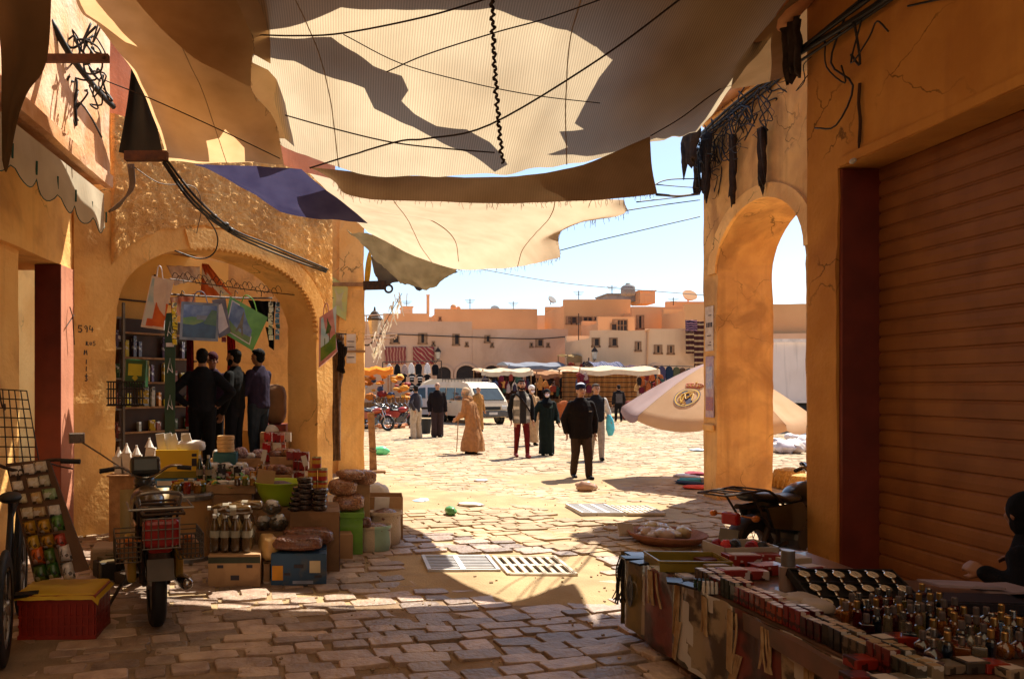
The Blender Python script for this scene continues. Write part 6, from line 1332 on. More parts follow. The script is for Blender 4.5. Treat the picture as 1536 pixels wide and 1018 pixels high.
# nut bags on the green crate
T = thing('green_crate', 'bright green plastic crate under the bags of nuts', 'crate', (.02,7.3,0)); b = MB(); b.b(-.15,.15,-.14,.14,0,.41); b.b(-.165,.165,-.155,.155,.37,.425); b.build('body', mat('green_plastic', (.16,.36,.02), .4, coat=.2), T, world=False, bevel=.006)
for s_ in (-.08,.0,.08): b = MB(); b.b(s_-.012,s_+.012,-.150,-.141,.03,.35); b.build('rib', mat('green_plastic', (.16,.36,.02), .4), T, world=False)
NG = 'bags of nuts stacked on the green crate'
for i, (x, y, z_, w_, h_, lab) in enumerate(((.03,7.28,.432,.31,.16,'lowest plump bag of nuts on the green crate'),(-.03,7.27,.58,.28,.16,'middle bag of nuts in the stack on the green crate'),(.05,7.33,.725,.25,.10,'flat topmost bag of nuts in the stack'),(.19,7.48,.656,.20,.15,'small bag of nuts behind the stack'))): pillow(V((x,y,z_)), w_, .26, h_, nuts, lab, 'nut_bag', group=NG, seed=i+11, rot=.2*i)
box_('narrow pale carton behind the bags of nuts', (.17,7.55,0), (.16,.2,.655), .0, card); box_('small tan carton at the foot of the green crate', (.0,7.06,0), (.13,.16,.24), .1, card)
# sacks
sackm = mat('woven_sack', (.56,.44,.31), .9, (.48,.36,.24), 6, .4, 90); mint = col('9fb9a0', .8)
def sack(p, r_, h_, label, fill, seed, card_=False, stripe=False):
    T = thing('open_sack', label, 'sack', p, .2*seed); b = MB(); rows = []
    for i, (k, z_) in enumerate(((.0,0),(.72,.0),(.93,.06),(1.0,.3),(.97,.6),(.94,.85),(1.0,1.0),(1.06,.99),(1.06,.9))): rows.append([V((r_*k*(1+.06*noise.noise(V((math.cos(a)*1.5,math.sin(a)*1.5,z_*2+seed)))+.02*math.sin(a*11+seed))*math.cos(a), r_*.8*k*math.sin(a)*(1+.05*noise.noise(V((math.cos(a)*3,seed,z_*3)))), z_*h_)) for a in [2*PI*j/40 for j in range(41)]])
    b.grid(rows)
    b.mi = [1 if stripe and 29 <= (i % 40) <= 35 else 0 for i in range(len(b.f))]
    b.build('sackcloth', [sackm, mint], T, world=False, smooth=True); b = MB(); b.ell((0,0,h_*.82), (r_*.94,r_*.74,h_*.24), None, 24, 10, .12, seed); b.build('contents', fill, T, world=False, smooth=True)
    if card_: b = MB(); b.box((-.02,.05,h_*1.12),(.17,.012,.18), ry(.06)); b.build('price_card', white, T, world=False)
    return T
sack(V((.29,7.38,0)), .175, .27, 'white sack of dates with a green stripe standing in front', dates, 1, False, True); sack(V((.42,7.66,0)), .17, .36, 'pale sack with a blank price card behind the striped sack', dates, 2, True)
pillow(V((.18,7.27,.26)), .16, .12, .1, dates, 'clear bag of dates lying on the striped sack', 'date_bag', seed=31)
box_('tall open cardboard box at the right end of the goods', (.43,8.1,0), (.40,.34,.46), -.04, card, open_=True); pillow(V((.36,8.75,0)), .36, .3, .5, white, 'full white sack behind the open cardboard box', 'white_sack', 'sack', seed=8)
# back rows on the table
tray_c = [('wide cardboard tray of wrapped sweets',(-1.28,7.95),(.58,.4,.1),TZ,candy,7,.13),('cardboard tray of clear nut packets',(-.78,8.0),(.42,.36,.1),TZ,nuts,5,.12),('far cardboard tray of dark packets',(-1.25,8.55),(.6,.36,.1),TZ+.12,candy,6,.12),('far tray of red packets near the arch pier',(-.72,8.75),(.36,.3,.1),TZ+.12,candy,5,.12)]
for i, (lab, (x, y), dm, z_, m_, n_, s_) in enumerate(tray_c):
    box_(lab, (x,y,z_), dm, .05*i-.05, card, name='cardboard_tray', open_=True, prints=(('printed_end',-dm[1]/2+.02,dm[1]/2-.02,.01,.09,white,'s'),))
    if z_ > TZ+.05: box_('plain carton propping up the '+lab[0:8]+('right' if i == 3 else 'left'), (x,y,TZ), (dm[0]-.03,dm[1]-.03,.11), 0, card_d)
    for k in range(n_): pillow(V((x-dm[0]/2+.07+(dm[0]-.14)*k/(n_-1), y+R.uniform(-.08,.06), z_+.06+.03*(k%2))), s_*1.15, s_*1.1, s_*R.uniform(.8,1.1), [candy, nuts, mat('crinkled_film', (.55,.52,.47), .2, (.25,.2,.16), 9, .9, 22, coat=.8), dates][(k*2+i) % 4], 'clear packet heaped in the '+lab, 'sweet_packet', 'packet', 'packets heaped in the trays', seed=k+i*9, rot=R.random())
b = MB(); p = P(396,690,7.72); b.box(p+V((0,0,.05)),(.05,.01,.12), ry(.2)); one(b, 'price_card', white, 'white price card standing in the nut packets', 'card')
b = MB(); p = P(457,694,6.95); b.box(p+V((0,0,.02)),(.05,.01,.10), ry(-.25)); b.tube([p-V((0,0,.25)),p], .004, 4); one(b, 'price_card', white, 'white price card leaning by the red tins', 'card')
for i in range(4):
    b = MB(); p = P(339,676,8.35); b.lathe([(0,0),(.095,0),(.098,.004),(.098,.042),(.092,.045),(0,.045)], 24, tr(p.x+R.uniform(-.008,.008),8.35,TZ+.30+.046*i)); one(b, 'round_wooden_box', mat('pale_wood', (.55,.34,.15), .6, (.45,.26,.1), 10), 'round wooden box in the stack before the hooded men' if False else 'round wooden box in the little stack on the table', 'box', 'round wooden boxes in a stack', bevel=.003)
box_('teal box under the stack of round wooden boxes', (P(339,676,8.35).x,8.35,TZ+.1), (.26,.2,.19), 0, col('2c5a62', .6))
for i in range(12):
    u, v = R.uniform(395,432), R.uniform(655,690); p = P(u, v, 9.0); c, cn = [('b01818','red'),('8a1420','dark red'),('d8c8b0','cream'),('c84a20','orange')][i % 4]
    b = MB(); b.box((p.x,9.0+R.uniform(-.1,.1),TZ+.12+.12*(i//4)+.06), (.10,.07,.115), rz(R.uniform(-.3,.3))); one(b, 'grocery_box', ink(c, 30), cn+' grocery box stacked at the foot of the arch pier', 'box', 'grocery boxes by the arch pier', bevel=.003)
b = MB(); b.b(-1.0,-.55,8.85,9.2,TZ+.0,TZ+.118); one(b, 'shelf_plank', wood, 'plank under the red grocery boxes', 'plank')
# --- moped seen from behind
T = motorbike('old moped with wire side baskets and a big red tail lamp seen from behind', V((-1.52,5.68,0)), math.atan2(.944,-.33), '4a3a20', name='moped', rack=True, mirrors=False)
wire = mat('thin_wire', (.10,.08,.06), .5, metal=.5)
for s_ in (1,-1):
    b = MB()
    for i in range(6):
        z_ = .52+.032*i; b.tube([(-.95,s_*.12,z_),(-.95,s_*.28,z_),(-.6,s_*.28,z_),(-.6,s_*.12,z_)], .004, 4)
    for i in range(7): b.tube([(-.95,s_*(.12+.0265*i),.68),(-.95,s_*(.12+.0265*i),.52),(-.6,s_*(.12+.0265*i),.52)], .004, 4)
    for i in range(8): b.tube([(-.95+.05*i,s_*.28,.68),(-.95+.05*i,s_*.28,.52)], .004, 4)
    b.build('side_basket', wire, T, world=False)
    b = MB(); b.b(-.92,-.62,min(s_*.14,s_*.26),max(s_*.14,s_*.26),.526,.62); b.build('basket_load', mat('load_cloth', (.30,.14,.05), .8), T, world=False, bevel=.02)
b = MB(); b.box((-1.0,0,.71),(.10,.23,.17)); b.build('tail_lamp', mat('lamp_red', (.35,.02,.02), .25, coat=.4), T, world=False, bevel=.025)
b = MB()
for i in range(6): b.tube([(-1.06,-.11+.044*i,.62),(-1.062,-.11+.044*i,.81)], .004, 4)
for z_ in (.62,.68,.74,.81): b.tube([(-1.06,-.12,z_),(-1.06,.12,z_)], .004, 4)
b.tube([(-.7,-.2,.87),(-1.04,-.2,.87),(-1.04,.2,.87),(-.7,.2,.87)], .008, 6); b.tube(cr([(-.9,-.13,.88),(-.92,-.12,.95),(-.92,.12,.95),(-.9,.13,.88)],4), .012, 6); b.build('lamp_guard', mat('dull_steel', (.3,.28,.26), .4, metal=.8), T, world=False)
b = MB(); b.grid([[V((.34+.05*math.cos(y*4)+.10*z_, y, .3+.5*z_)) for y in (-.2,-.12,0,.12,.2)] for z_ in (0,.3,.6,1)]); o = b.build('leg_shield', mat('cream_metal', (.42,.28,.10), .45), T, world=False, smooth=True); o.modifiers.new('t','SOLIDIFY').thickness = .01
b = MB(); b.b(-.62,-.1,-.19,-.13,.30,.55); b.b(-.62,-.1,.13,.19,.30,.55); b.build('side_cover', mat('moped_yellow', (.42,.25,.03), .4), T, world=False, bevel=.02)
b = MB(); b.box((.44,0,.99),(.16,.24,.15), ry(.3)); b.build('headlamp_cowl', mat('dark_cowl', (.03,.032,.03), .35, coat=.4), T, world=False, bevel=.03)
b = MB(); b.tube(cr([(.33,.2,1.0),(.30,.36,1.12),(.26,.50,1.22)],4), .007, 6); b.build('mirror_arm', chrome, T, world=False); b = MB(); b.box((.25,.53,1.25),(.02,.12,.085), ry(-.2)); b.build('rear_mirror', chrome, T, world=False, bevel=.008)
# --- crate, board, packets
T = thing('plastic_crate', 'dark red plastic crate under the spice board', 'crate', (-1.88,4.93,0), .05); cr_m = mat('crate_red', (.28,.025,.012), .45, (.22,.02,.01), 4); w_, d_, h_ = .50,.36,.30
b = MB(); b.b(-w_/2+.01,w_/2-.01,-d_/2+.01,d_/2-.01,.02,h_-.02); b.b(-w_/2,w_/2,-d_/2,d_/2,h_-.06,h_); b.b(-w_/2,w_/2,-d_/2,d_/2,0,.04)
for i in range(13): x = -w_/2+.018+(w_-.036)*i/12; b.b(x-.008,x+.008,-d_/2,-d_/2+.009,.04,h_-.06)
for i in range(10): y = -d_/2+.02+(d_-.04)*i/9; b.b(w_/2-.009,w_/2,y-.008,y+.008,.04,h_-.06)
for z_ in (.1,.16): b.b(-w_/2+.003,w_/2-.003,-d_/2+.002,-d_/2+.009,z_-.008,z_+.008); b.b(w_/2-.009,w_/2-.002,-d_/2+.003,d_/2-.003,z_-.008,z_+.008)
b.build('body', cr_m, T, world=False)
b = MB(); b.M = tr(-1.88,4.93,0) @ rz(.05); n_ = 14
b.grid([[V(((-.27+.54*i/n_), -.2+.4*j/n_, .306+.006*noise.noise(V((i*.6,j*.6,0)))-(.03 if j == 0 else 0)-(.02*(1+math.sin(i)) if i == n_ else 0))) for i in range(n_+1)] for j in range(n_+1)]); o = one(b, 'yellow_sheet', mat('yellow_oilcloth', (.55,.36,.02), .45, (.48,.28,.02), 5), 'yellow oilcloth sheet spread on the red crate', 'cloth', smooth=True)
T = thing('spice_board', 'leaning brown board hung with rows of spice packets', 'board', (-1.93,4.9,.32))
pts = [P(8,695,5.2), P(73,688,5.2), P(133,853,4.93), P(52,872,4.93)]
e1 = (pts[1]-pts[0]); e2 = (pts[3]-pts[0]); nn = e1.cross(e2).normalized(); nn = nn if nn.y < 0 else -nn
b = MB(); q2 = [p-nn*.02 for p in pts]; b.add(pts+q2, [(0,1,2,3),(7,6,5,4),(0,4,5,1),(1,5,6,2),(2,6,7,3),(3,7,4,0)]); b.build('panel', mat('board_brown', (.12,.06,.03), .8), T)
b = MB(); b.tube([pts[0]-nn*.03, pts[0]*.5+pts[3]*.5-nn*.25, V((pts[3].x,pts[3].y+.30,.32))], .012, 6); b.build('prop', wood, T)
pc = [['ded2c4','ded2c4','c8b8a0'],['e0d4c0','d8ccb0','b0a890'],['d8c8a0','c8a870','8aa070'],['d0c0a0','b89868','d0c8c0'],['b88a20','c09020','4a7a30'],['c8a030','a87a18','b04030'],['c85a18','4a6a28','d0c4c0'],['3a5a20','2c5a24','c8c0bc']]
for i, row in enumerate(pc):
    for j, c in enumerate(row):
        o_ = pts[0]+e1*(.2+.3*j+R.uniform(-.035,.035))+e2*(.07+.123*i+R.uniform(-.014,.014))+nn*.012; w_ = .075*R.uniform(.8,1.12); h_ = (.08 if i < 4 else .11)*R.uniform(.85,1.1)
        ux, uz = e1.normalized(), -e2.normalized(); b = MB(); vs = []
        for z_ in range(5):
            for x in range(5):
                fx, fz = x/4-.5, z_/4-.5; bul = (.012 if i < 4 else .035)*(1-4*fx*fx)*(1-4*fz*fz)+.004*noise.noise(V((i*3+x,j*5+z_,2.2))); vs.append(o_+ux*fx*w_*1.15+uz*fz*h_+nn*bul)
        b.add(vs, [(a*5+k,a*5+k+1,(a+1)*5+k+1,(a+1)*5+k) for a in range(4) for k in range(4)]); kind = 'flat card packet' if i < 4 else 'plump spice packet'
        o = one(b, 'spice_packet', mat('packet_'+c, C3(c), .35, tuple(x_*.6 for x_ in C3(c)), 30, coat=.6, prt=26, bump=.3, bscale=60), kind+' in the '+('left','middle','right')[j]+' column of the '+('top','second','third','fourth','fifth','sixth','seventh','bottom')[i]+' row on the spice board', 'packet', 'packets on the spice board', smooth=True, loc=o_); o.modifiers.new('t','SOLIDIFY').thickness = .006
b = MB(); b.box((-2.17,6.75,.1),(.30,.34,.2), rz(.2)); o = one(b, 'stone_block', mat('dusty_concrete', (.38,.26,.16), .9), 'pale stone block at the foot of the left wall', 'stone', bevel=.03)
# bicycle
T = thing('bicycle', 'dark bicycle behind the spice board at the left edge', 'bicycle', (-2.19,4.84,0), 1.9)
for x in (-.52,.52): wheel(T, (x,0,.34), .34, .045, (0,1,0), spokes=20)
b = MB(); F_ = [((-.52,.0,.34),(-.1,0,.3)),((-.52,0,.34),(-.16,0,.86)),((-.1,0,.3),(-.18,0,.92)),((-.1,0,.3),(.36,0,.82)),((-.16,0,.82),(.36,0,.88)),((.34,0,.98),(.40,0,.78)),((.40,.0,.78),(.52,0,.34))]
for a, c in F_: b.tube([a, c], .017, 8)
b.build('frame', black, T, world=False); b = MB(); b.tube(cr([(.25,-.40,1.12),(.32,-.2,1.13),(.35,0,1.06),(.32,.2,1.13),(.25,.40,1.12)],5), .012, 8); b.tube([(.35,0,1.06),(.33,0,.95)], .014, 8); hb = b.build('handlebar', iron, T, world=False)
for s_ in (1,-1): b = MB(); b.tube([(.25,s_*.41,1.12),(.28,s_*.28,1.125)], .018, 8); b.build('grip', black, hb, world=False); b = MB(); b.tube(cr([(.32,s_*.2,1.11),(.38,s_*.26,1.08),(.34,s_*.36,1.06)],4), .006, 5); b.build('brake_lever', iron, hb, world=False)
b = MB(); b.ell((-.2,0,.95),(.13,.07,.035)); b.build('saddle', black, T, world=False, smooth=True); b = MB(); b.b(-.14,-.05,-.16,.16,.29,.31); b.build('pedals', black, T, world=False)
# wire rack on the wall
b = MB(); q = [P(-14,583,6.1),P(40,586,6.1),P(60,700,5.75),P(-14,700,5.75)]
for i in range(7): b.tube([q[0].lerp(q[1], i/6), q[3].lerp(q[2], i/6)], .005, 4)
for i in range(9): b.tube([q[0].lerp(q[3], i/8), q[1].lerp(q[2], i/8)], .005, 4)
one(b, 'wire_grid', iron, 'black wire display grid leaning at the left edge', 'grid')
# --- hanging picture bags
def flatpic(T, name, O, ex, ey, nrm, polys, off):
    for nm, poly, m_ in polys:
        b = MB(); pts_ = [O+ex*x+ey*y+nrm*off for x, y in poly]; k = len(pts_); q2 = [p-nrm*.0008 for p in pts_]; b.add(pts_+q2, [tuple(range(k))]+[(i,k+i,k+(i+1)%k,(i+1)%k) for i in range(k)]); b.build(nm, m_, T); off += .0012
def picbag(label, corners, border, polys, th=.05, name='picture_bag', handle=True, group='picture bags hanging at the arch'):
    c = [V(p) for p in corners]; ex = (c[1]-c[0]); ey = (c[0]-c[3]); n_ = ex.cross(ey).normalized(); n_ = n_ if n_.y < 0 else -n_
    T = thing(name, label, 'bag', (c[0]+c[1]+c[2]+c[3])/4, 0, group); b = MB(); N_ = 6
    g1 = [[c[3].lerp(c[2], i/N_).lerp(c[0].lerp(c[1], i/N_), j/N_) for i in range(N_+1)] for j in range(N_+1)]
    f = [[p+n_*.008*noise.noise(p*9) for p in r_] for r_ in g1]; bk = [[p-n_*(th*math.sin(PI*(.15+.8*i/N_))*(1-.5*j/N_)) for i, p in enumerate(r_)] for j, r_ in enumerate(g1)]
    b.grid(g1); b.grid(bk)
    for r0, r1 in ((g1[0],bk[0]),([r_[0] for r_ in g1],[r_[0] for r_ in bk]),([r_[-1] for r_ in g1],[r_[-1] for r_ in bk])): b.grid([r0, r1])
    b.build('sack', border, T)
    O = c[3]; flatpic(T, 'print', O, c[2]-c[3], c[0]-c[3], n_, polys, .003)
    if handle:
        b = MB(); t = c[0].lerp(c[1], .3); t2 = c[0].lerp(c[1], .7); up = V((0,0,.12)); b.tube(cr([t, t.lerp(t2,.25)+up, t.lerp(t2,.75)+up, t2],4), .008, 6); b.build('handle', border, T)
    return T
def G2(name, c1, c2): return mat(name, c1, .35, c2, 6, coat=.4, ramp=(.4,.6))
skyb = G2('print_sky', (.05,.08,.25), (.16,.22,.42)); water = G2('print_water', (.008,.02,.07), (.02,.05,.14)); grs = G2('print_grass', (.07,.16,.02), (.16,.22,.03)); sil = G2('print_silver', (.17,.18,.24), (.10,.10,.15)); grn = G2('print_green', (.12,.36,.05), (.08,.28,.03)); wht = G2('print_white', (.66,.62,.62), (.55,.5,.52)); och = G2('print_ochre', (.45,.30,.08), (.35,.25,.05)); brz = G2('print_bronze', (.18,.12,.06), (.12,.08,.04)); tre = G2('print_trees', (.03,.08,.02), (.08,.14,.03)); org = G2('print_orange', (.62,.16,.04), (.5,.1,.03)); lblue = G2('print_light_blue', (.32,.5,.62), (.5,.6,.66)); pnk = G2('print_pink', (.5,.16,.16), (.6,.3,.28))
R0 = lambda a, b_, c, d: [(a,c),(b_,c),(b_,d),(a,d)]
picbag('white and orange plastic bag hanging leftmost in the arch', [P(228,413,8.55),P(251,420,8.5),P(246,495,8.5),P(211,490,8.55)], wht, [('print',R0(.05,.4,.04,.95),lblue),('print',R0(.42,.95,.05,.5),org),('print',R0(.42,.97,.5,.97),wht),('print',R0(.2,.5,.04,.18),org)])
picbag('silver bag printed with a blue lake and houses', [P(272,452,8.95),P(328,455,9.0),P(327,512,9.0),P(269,509,8.95)], sil, [('print',R0(.07,.93,.07,.93),water),('print',R0(.07,.93,.52,.93),skyb),('print',[(.07,.42),(.35,.40),(.6,.5),(.6,.6),(.3,.62),(.07,.58)],grs),('print',R0(.42,.72,.55,.66),sil),('print',[(.6,.45),(.93,.4),(.93,.8),(.8,.82),(.7,.65)],tre)])
picbag('narrow silver bag half hidden behind the lake bag', [P(318,450,9.25),P(338,446,9.25),P(346,498,9.25),P(328,507,9.25)], sil, [('print',[(.1,.1),(.9,.15),(.7,.8),(.15,.8)],wht)], handle=False)
picbag('tilted green edged bag printed with a lattice tower and sky', [P(345,444,9.45),P(402,476,9.5),P(379,526,9.5),P(333,498,9.45)], grn, [('print',R0(.08,.88,.1,.94),wht),('print',R0(.11,.85,.13,.91),skyb),('print',[(.11,.13),(.85,.13),(.85,.3),(.5,.27),(.11,.42)],grs),('print',[(.36,.22),(.43,.22),(.47,.36),(.53,.36),(.57,.22),(.64,.22),(.56,.42),(.525,.7),(.51,.82),(.49,.82),(.475,.7),(.44,.42)],brz),('print',R0(.42,.58,.40,.43),brz),('print',R0(.455,.545,.55,.575),brz)])
picbag('pink edged bag printed with trees hanging on the arch pier', [P(479,476,10.4),P(499,463,10.35),P(506,527,10.3),P(478,551,10.35)], pnk, [('print',R0(.1,.92,.08,.94),lblue),('print',[(.1,.08),(.92,.08),(.92,.42),(.5,.34),(.1,.36)],grs),('print',[(.35,.55),(.6,.5),(.72,.65),(.75,.8),(.6,.92),(.42,.85),(.45,.7)],tre),('print',R0(.55,.6,.35,.6),brz),('print',R0(.3,.34,.3,.48),tre)])
T = thing('wall_poster', 'pale yellow green poster stuck above the hanging carpet', 'poster', P(508,447,13.8)); c = [P(497,414,13.86),P(522,431,13.86),P(519,481,13.86),P(497,466,13.86)]; yg = G2('print_yellow_green', (.50,.46,.12), (.40,.48,.2)); b = MB(); b.add(c+[p+V((0,.01,0)) for p in c], [(3,2,1,0),(0,1,5,4),(1,2,6,5),(2,3,7,6),(3,0,4,7)]); b.build('sheet', yg, T); flatpic(T, 'figure', c[3], c[2]-c[3], c[0]-c[3], V((0,-1,0)), [('figure',[(.2,.15),(.5,.3),(.8,.2),(.7,.5),(.85,.8),(.5,.6),(.2,.75),(.35,.45)],mat('print_pale', (.55,.52,.3), .5))], .003)
b = MB(); b.tube(cr([P(250,441,8.8),P(300,444,9.15),P(360,447,9.6),P(408,447,9.9)],4), .014, 6)
for u, d in ((272,8.95),(300,9.15),(330,9.35),(352,9.5),(392,9.8)): b.tube(cr([P(u,445,d),P(u+1,436,d),P(u+5,440,d)],4), .006, 5)
one(b, 'hanging_rail', iron, 'iron rail with hooks strung across the arch', 'rail')
b = MB()
for i in range(26): u = 258+i*6.2; d = 8.75+i*.075; p = P(u, 415+i*.9+4*math.sin(i*1.7), d); b.tube(cr([p, p+V((.03,0,.05)), p+V((.07,.02,.02)), p+V((.09,.03,-.04))],3), .005, 4)
b.tube(cr([P(255,418,8.75),P(340,430,9.7),P(420,440,10.6),P(500,447,11)],6), .007, 4); one(b, 'barbed_wire', iron, 'line of barbed wire strung under the arch crown', 'wire')
# interior shelves and stock
T = thing('shelf_unit', 'grey metal shelf unit just inside the arch on the left', 'shelf', (-2.62,8.85,.44)); grm = mat('grey_metal', (.16,.14,.12), .45, metal=.5)
S = lambda s_, k, z_: V(A)+WX*s_-WN*k+V((0,0,z_))
for s_, k in ((.54,.66),(1.0,.66),(.54,1.1),(1.0,1.1)): b = MB(); b.tube([S(s_,k,.44),S(s_,k,2.7)], .022, 4); b.build('upright', grm, T)
for z_ in (.6,.98,1.36,1.74,2.12,2.5):
    b = MB(); q = [S(.54,.66,z_),S(1.0,.66,z_),S(1.0,1.1,z_),S(.54,1.1,z_)]; b.add(q+[p+V((0,0,.02)) for p in q], [(3,2,1,0),(4,5,6,7),(0,1,5,4),(1,2,6,5),(2,3,7,6),(3,0,4,7)]); b.build('shelf_board', grm, T)
sc_ = ['c8a020','8a3a2a','d0c8b8','3a5a3a','c87a20','5a4a6a','d8c020','a0a098']
for z_ in (.62,1.0,1.38,1.76,2.14):
    for i in range(4):
        h_ = R.uniform(.15,.27); w_ = R.uniform(.07,.1); b = MB(); b.box(S(.6+.115*i,.76+R.uniform(0,.05),z_+h_/2+.001), (w_,.1,h_), rz(.8)); b.box(S(.6+.115*i,.74,z_+h_*.55)+WN*.03, (w_*.7,.06,h_*.4), rz(.8)); one(b, 'grocery_packet', ink(R.choice(sc_), 24, .7), 'grocery packet standing on the grey metal shelves', 'packet', 'packets on the metal shelves', bevel=.004)
T = thing('green_banner', 'tall dark green banner with white motifs hanging in the shop', 'banner', S(1.45,.9,1.0)); b = MB(); q = [P(247,470,9.55),P(263,468,9.6),P(262,700,9.6),P(247,700,9.55)]; b.add(q+[p+V((.0,.015,0)) for p in q], [(3,2,1,0),(0,1,5,4),(1,2,6,5),(2,3,7,6),(3,0,4,7)]); b.build('sheet', mat('banner_green', (.025,.06,.03), .5), T); b = MB()
for v in (490,545,600,655):
    b = MB(); b.tube([P(251,v+14,9.54),P(255,v-8,9.54),P(259,v+14,9.54),P(252,v+6,9.54)], .006, 4); b.build('motif', wht, T)
b = MB()
for v in (517,): b.b(P(249,v,9.54).x,P(261,v,9.54).x,9.535,9.545,Zv(v+3,9.54),Zv(v-3,9.54))
b.build('lettering', wht, T)
T = thing('tea_tin', 'dark green tin with a yellow label in the black basket', 'tin', P(204,580,8.15)); b = MB(); p = P(205,560,8.15); b.box(p, (.24,.12,.31), ry(.06)); b.build('body', mat('tin_green', (.02,.09,.035), .3, coat=.5), T, bevel=.015); b = MB(); b.box(p+V((0,-.063,.04)), (.15,.006,.13), ry(.06)); b.box(p+V((0,-.063,-.05)), (.05,.006,.05), ry(.8)); b.build('label', mat('tin_yellow', (.42,.40,.03), .4), T); b = MB(); b.box(p+V((-.0,-.063,-.10)), (.17,.004,.02), ry(.06)); b.build('lettering', mat('tin_lettering', (.15,.35,.12), .5), T)
T = thing('hanging_basket', 'black slatted basket fixed to the left arch jamb', 'basket', P(192,607,8.15)); b = MB(); p = P(192,590,8.15)
for i in range(14): x = -.19+.029*i; b.box(p+V((x,-.09,0)), (.012,.01,.26))
for z_ in (-.13,-.05,.05,.13): b.box(p+V((0,-.085,z_)), (.42,.012,.015)); b.box(p+V((0,.1,z_)), (.42,.012,.015)); b.box(p+V((-.2,0,z_)), (.012,.2,.015)); b.box(p+V((.2,0,z_)), (.012,.2,.015))
b.box(p+V((0,0,-.12)), (.4,.19,.012)); b.build('slats', black, T)
def drape(name, label, q, m_, cat, amp=.03, th=.006, group=None):
    c = [P(*p) for p in q]; b = MB(); N_ = 12; b.grid([[c[3].lerp(c[2], i/N_).lerp(c[0].lerp(c[1], i/N_), j/N_)+V((0,amp*math.sin(i*1.6+j*.3),0))+V((0,.4*amp*noise.noise(V((i*.7,j*.7,len(label)))),0)) for i in range(N_+1)] for j in range(N_+1)]); o = one(b, name, m_, label, cat, group, smooth=True); o.modifiers.new('t','SOLIDIFY').thickness = th; return o
drape('orange_flag', 'orange and white pennant hanging high inside the shop', [(303,395,10.0),(312,396,10.0),(348,442,10.0),(300,445,10.0)], striped('orange_white', (.62,.14,.04), (.62,.14,.04), (.75,.62,.5), 1.6, 'DIAGONAL', 1), 'flag'); drape('printed_cloth', 'pale printed cloth slung under the shop ceiling', [(250,398,9.4),(300,400,9.8),(300,418,9.8),(262,428,9.4)], G2('print_pale_pink', (.5,.34,.26), (.6,.45,.36)), 'cloth'); drape('printed_cloth', 'red patterned cloth hanging behind the lake bag', [(255,446,9.7),(292,440,9.9),(295,470,9.9),(257,476,9.7)], G2('print_red_pattern', (.5,.12,.06), (.6,.4,.3)), 'cloth')
drape('black_cloth', 'black garment hanging over the men in the shop', [(372,450,10.2),(413,452,10.2),(410,487,10.2),(380,470,10.2)], fab('0c0a0a'), 'garment'); drape('black_cloth', 'black sleeve hanging at the right of the shop group', [(398,490,10.6),(411,492,10.6),(411,525,10.6),(404,520,10.6)], fab('0c0a0a'), 'garment')
drape('red_scarf', 'red scarf hanging behind the men in the shop', [(340,500,11.3),(352,500,11.3),(354,560,11.3),(341,558,11.3)], fab('a01018'), 'scarf'); drape('red_scarf', 'dark red cloth hanging beside the green banner', [(280,500,10.9),(290,500,10.9),(290,640,10.9),(278,640,10.9)], fab('6a0c10'), 'scarf')
pillow(P(412,636,11.4), .36, .3, .62, mat('brown_sacking', (.22,.11,.05), .9), 'full brown sack standing on a pile behind the shop group', 'brown_sack', 'sack', seed=40); b = MB(); b.ell(P(406,648,11.1), (.13,.1,.12)); one(b, 'white_bundle', white, 'white bundle below the brown sack in the shop', 'bundle', smooth=True)
b = MB(); b.b(P(392,700,11.3).x,P(430,700,11.3).x,11.1,11.7,.441,1.07); one(b, 'counter', mat('counter_red', (.30,.04,.03), .6, (.12,.03,.02), 9), 'red counter carrying the brown sack in the shop', 'counter')
for i in range(9): p = P(396+i*3.4, 690-R.uniform(0,30), 10.95); b = MB(); b.box(p, (.07,.06,.12)); one(b, 'grocery_box', col(R.choice(['b01818','d8c8b0','c84a20','5a1a1a']), .45), 'small grocery box stacked before the red counter', 'box', 'small boxes before the red counter', bevel=.003)
b = MB(); b.b(-1.25,-.85,10.75,11.08,.441,.98); one(b, 'counter', wood, 'plain wooden counter with small boxes behind the goods', 'counter')
for lab, x0, x1 in (('brown plaid blanket hanging beside the far pillar',489,512),): drape('plaid_blanket', lab, [(x0+2,498,12.6),(x1,502,12.6),(x1-1,690,12.6),(x0,692,12.6)], mat('plaid', (.07,.035,.018), .95, (.13,.07,.035), 14, .4, 60), 'blanket', .035, .05)
b = MB(); b.tube([P(484,499,12.62),P(520,501,12.62)], .015, 6); b.tube([P(486,499,12.62),P(486,712,12.62)], .015, 6); one(b, 'blanket_rail', iron, 'iron rail carrying the plaid blanket', 'rail')
drape('dark_jacket', 'dark jacket hooked beside the plaid blanket', [(506,508,12.5),(518,520,12.5),(516,560,12.5),(508,556,12.5)], fab('1a1412'), 'garment', .02, .04)
MK = lambda s_, k, z_: V(A)+WX*s_-WN*k+V((0,0,z_))
for z_ in (.93,1.33,1.73,2.13):
    for i in range(11):
        if R.random() < .22: continue
        h_ = R.uniform(.10,.34); b = MB(); b.box(MK(2.42+.115*i+R.uniform(-.02,.02),2.9,z_+h_/2+.002), (R.uniform(.05,.1),.06,h_), rz(.83+R.uniform(-.2,.2))); one(b, 'grocery_packet', ink(R.choice(sc_), 24, .7), 'grocery packet on the added dark cupboard at the back of the shop', 'packet', 'packets on the back cupboard', bevel=.004)
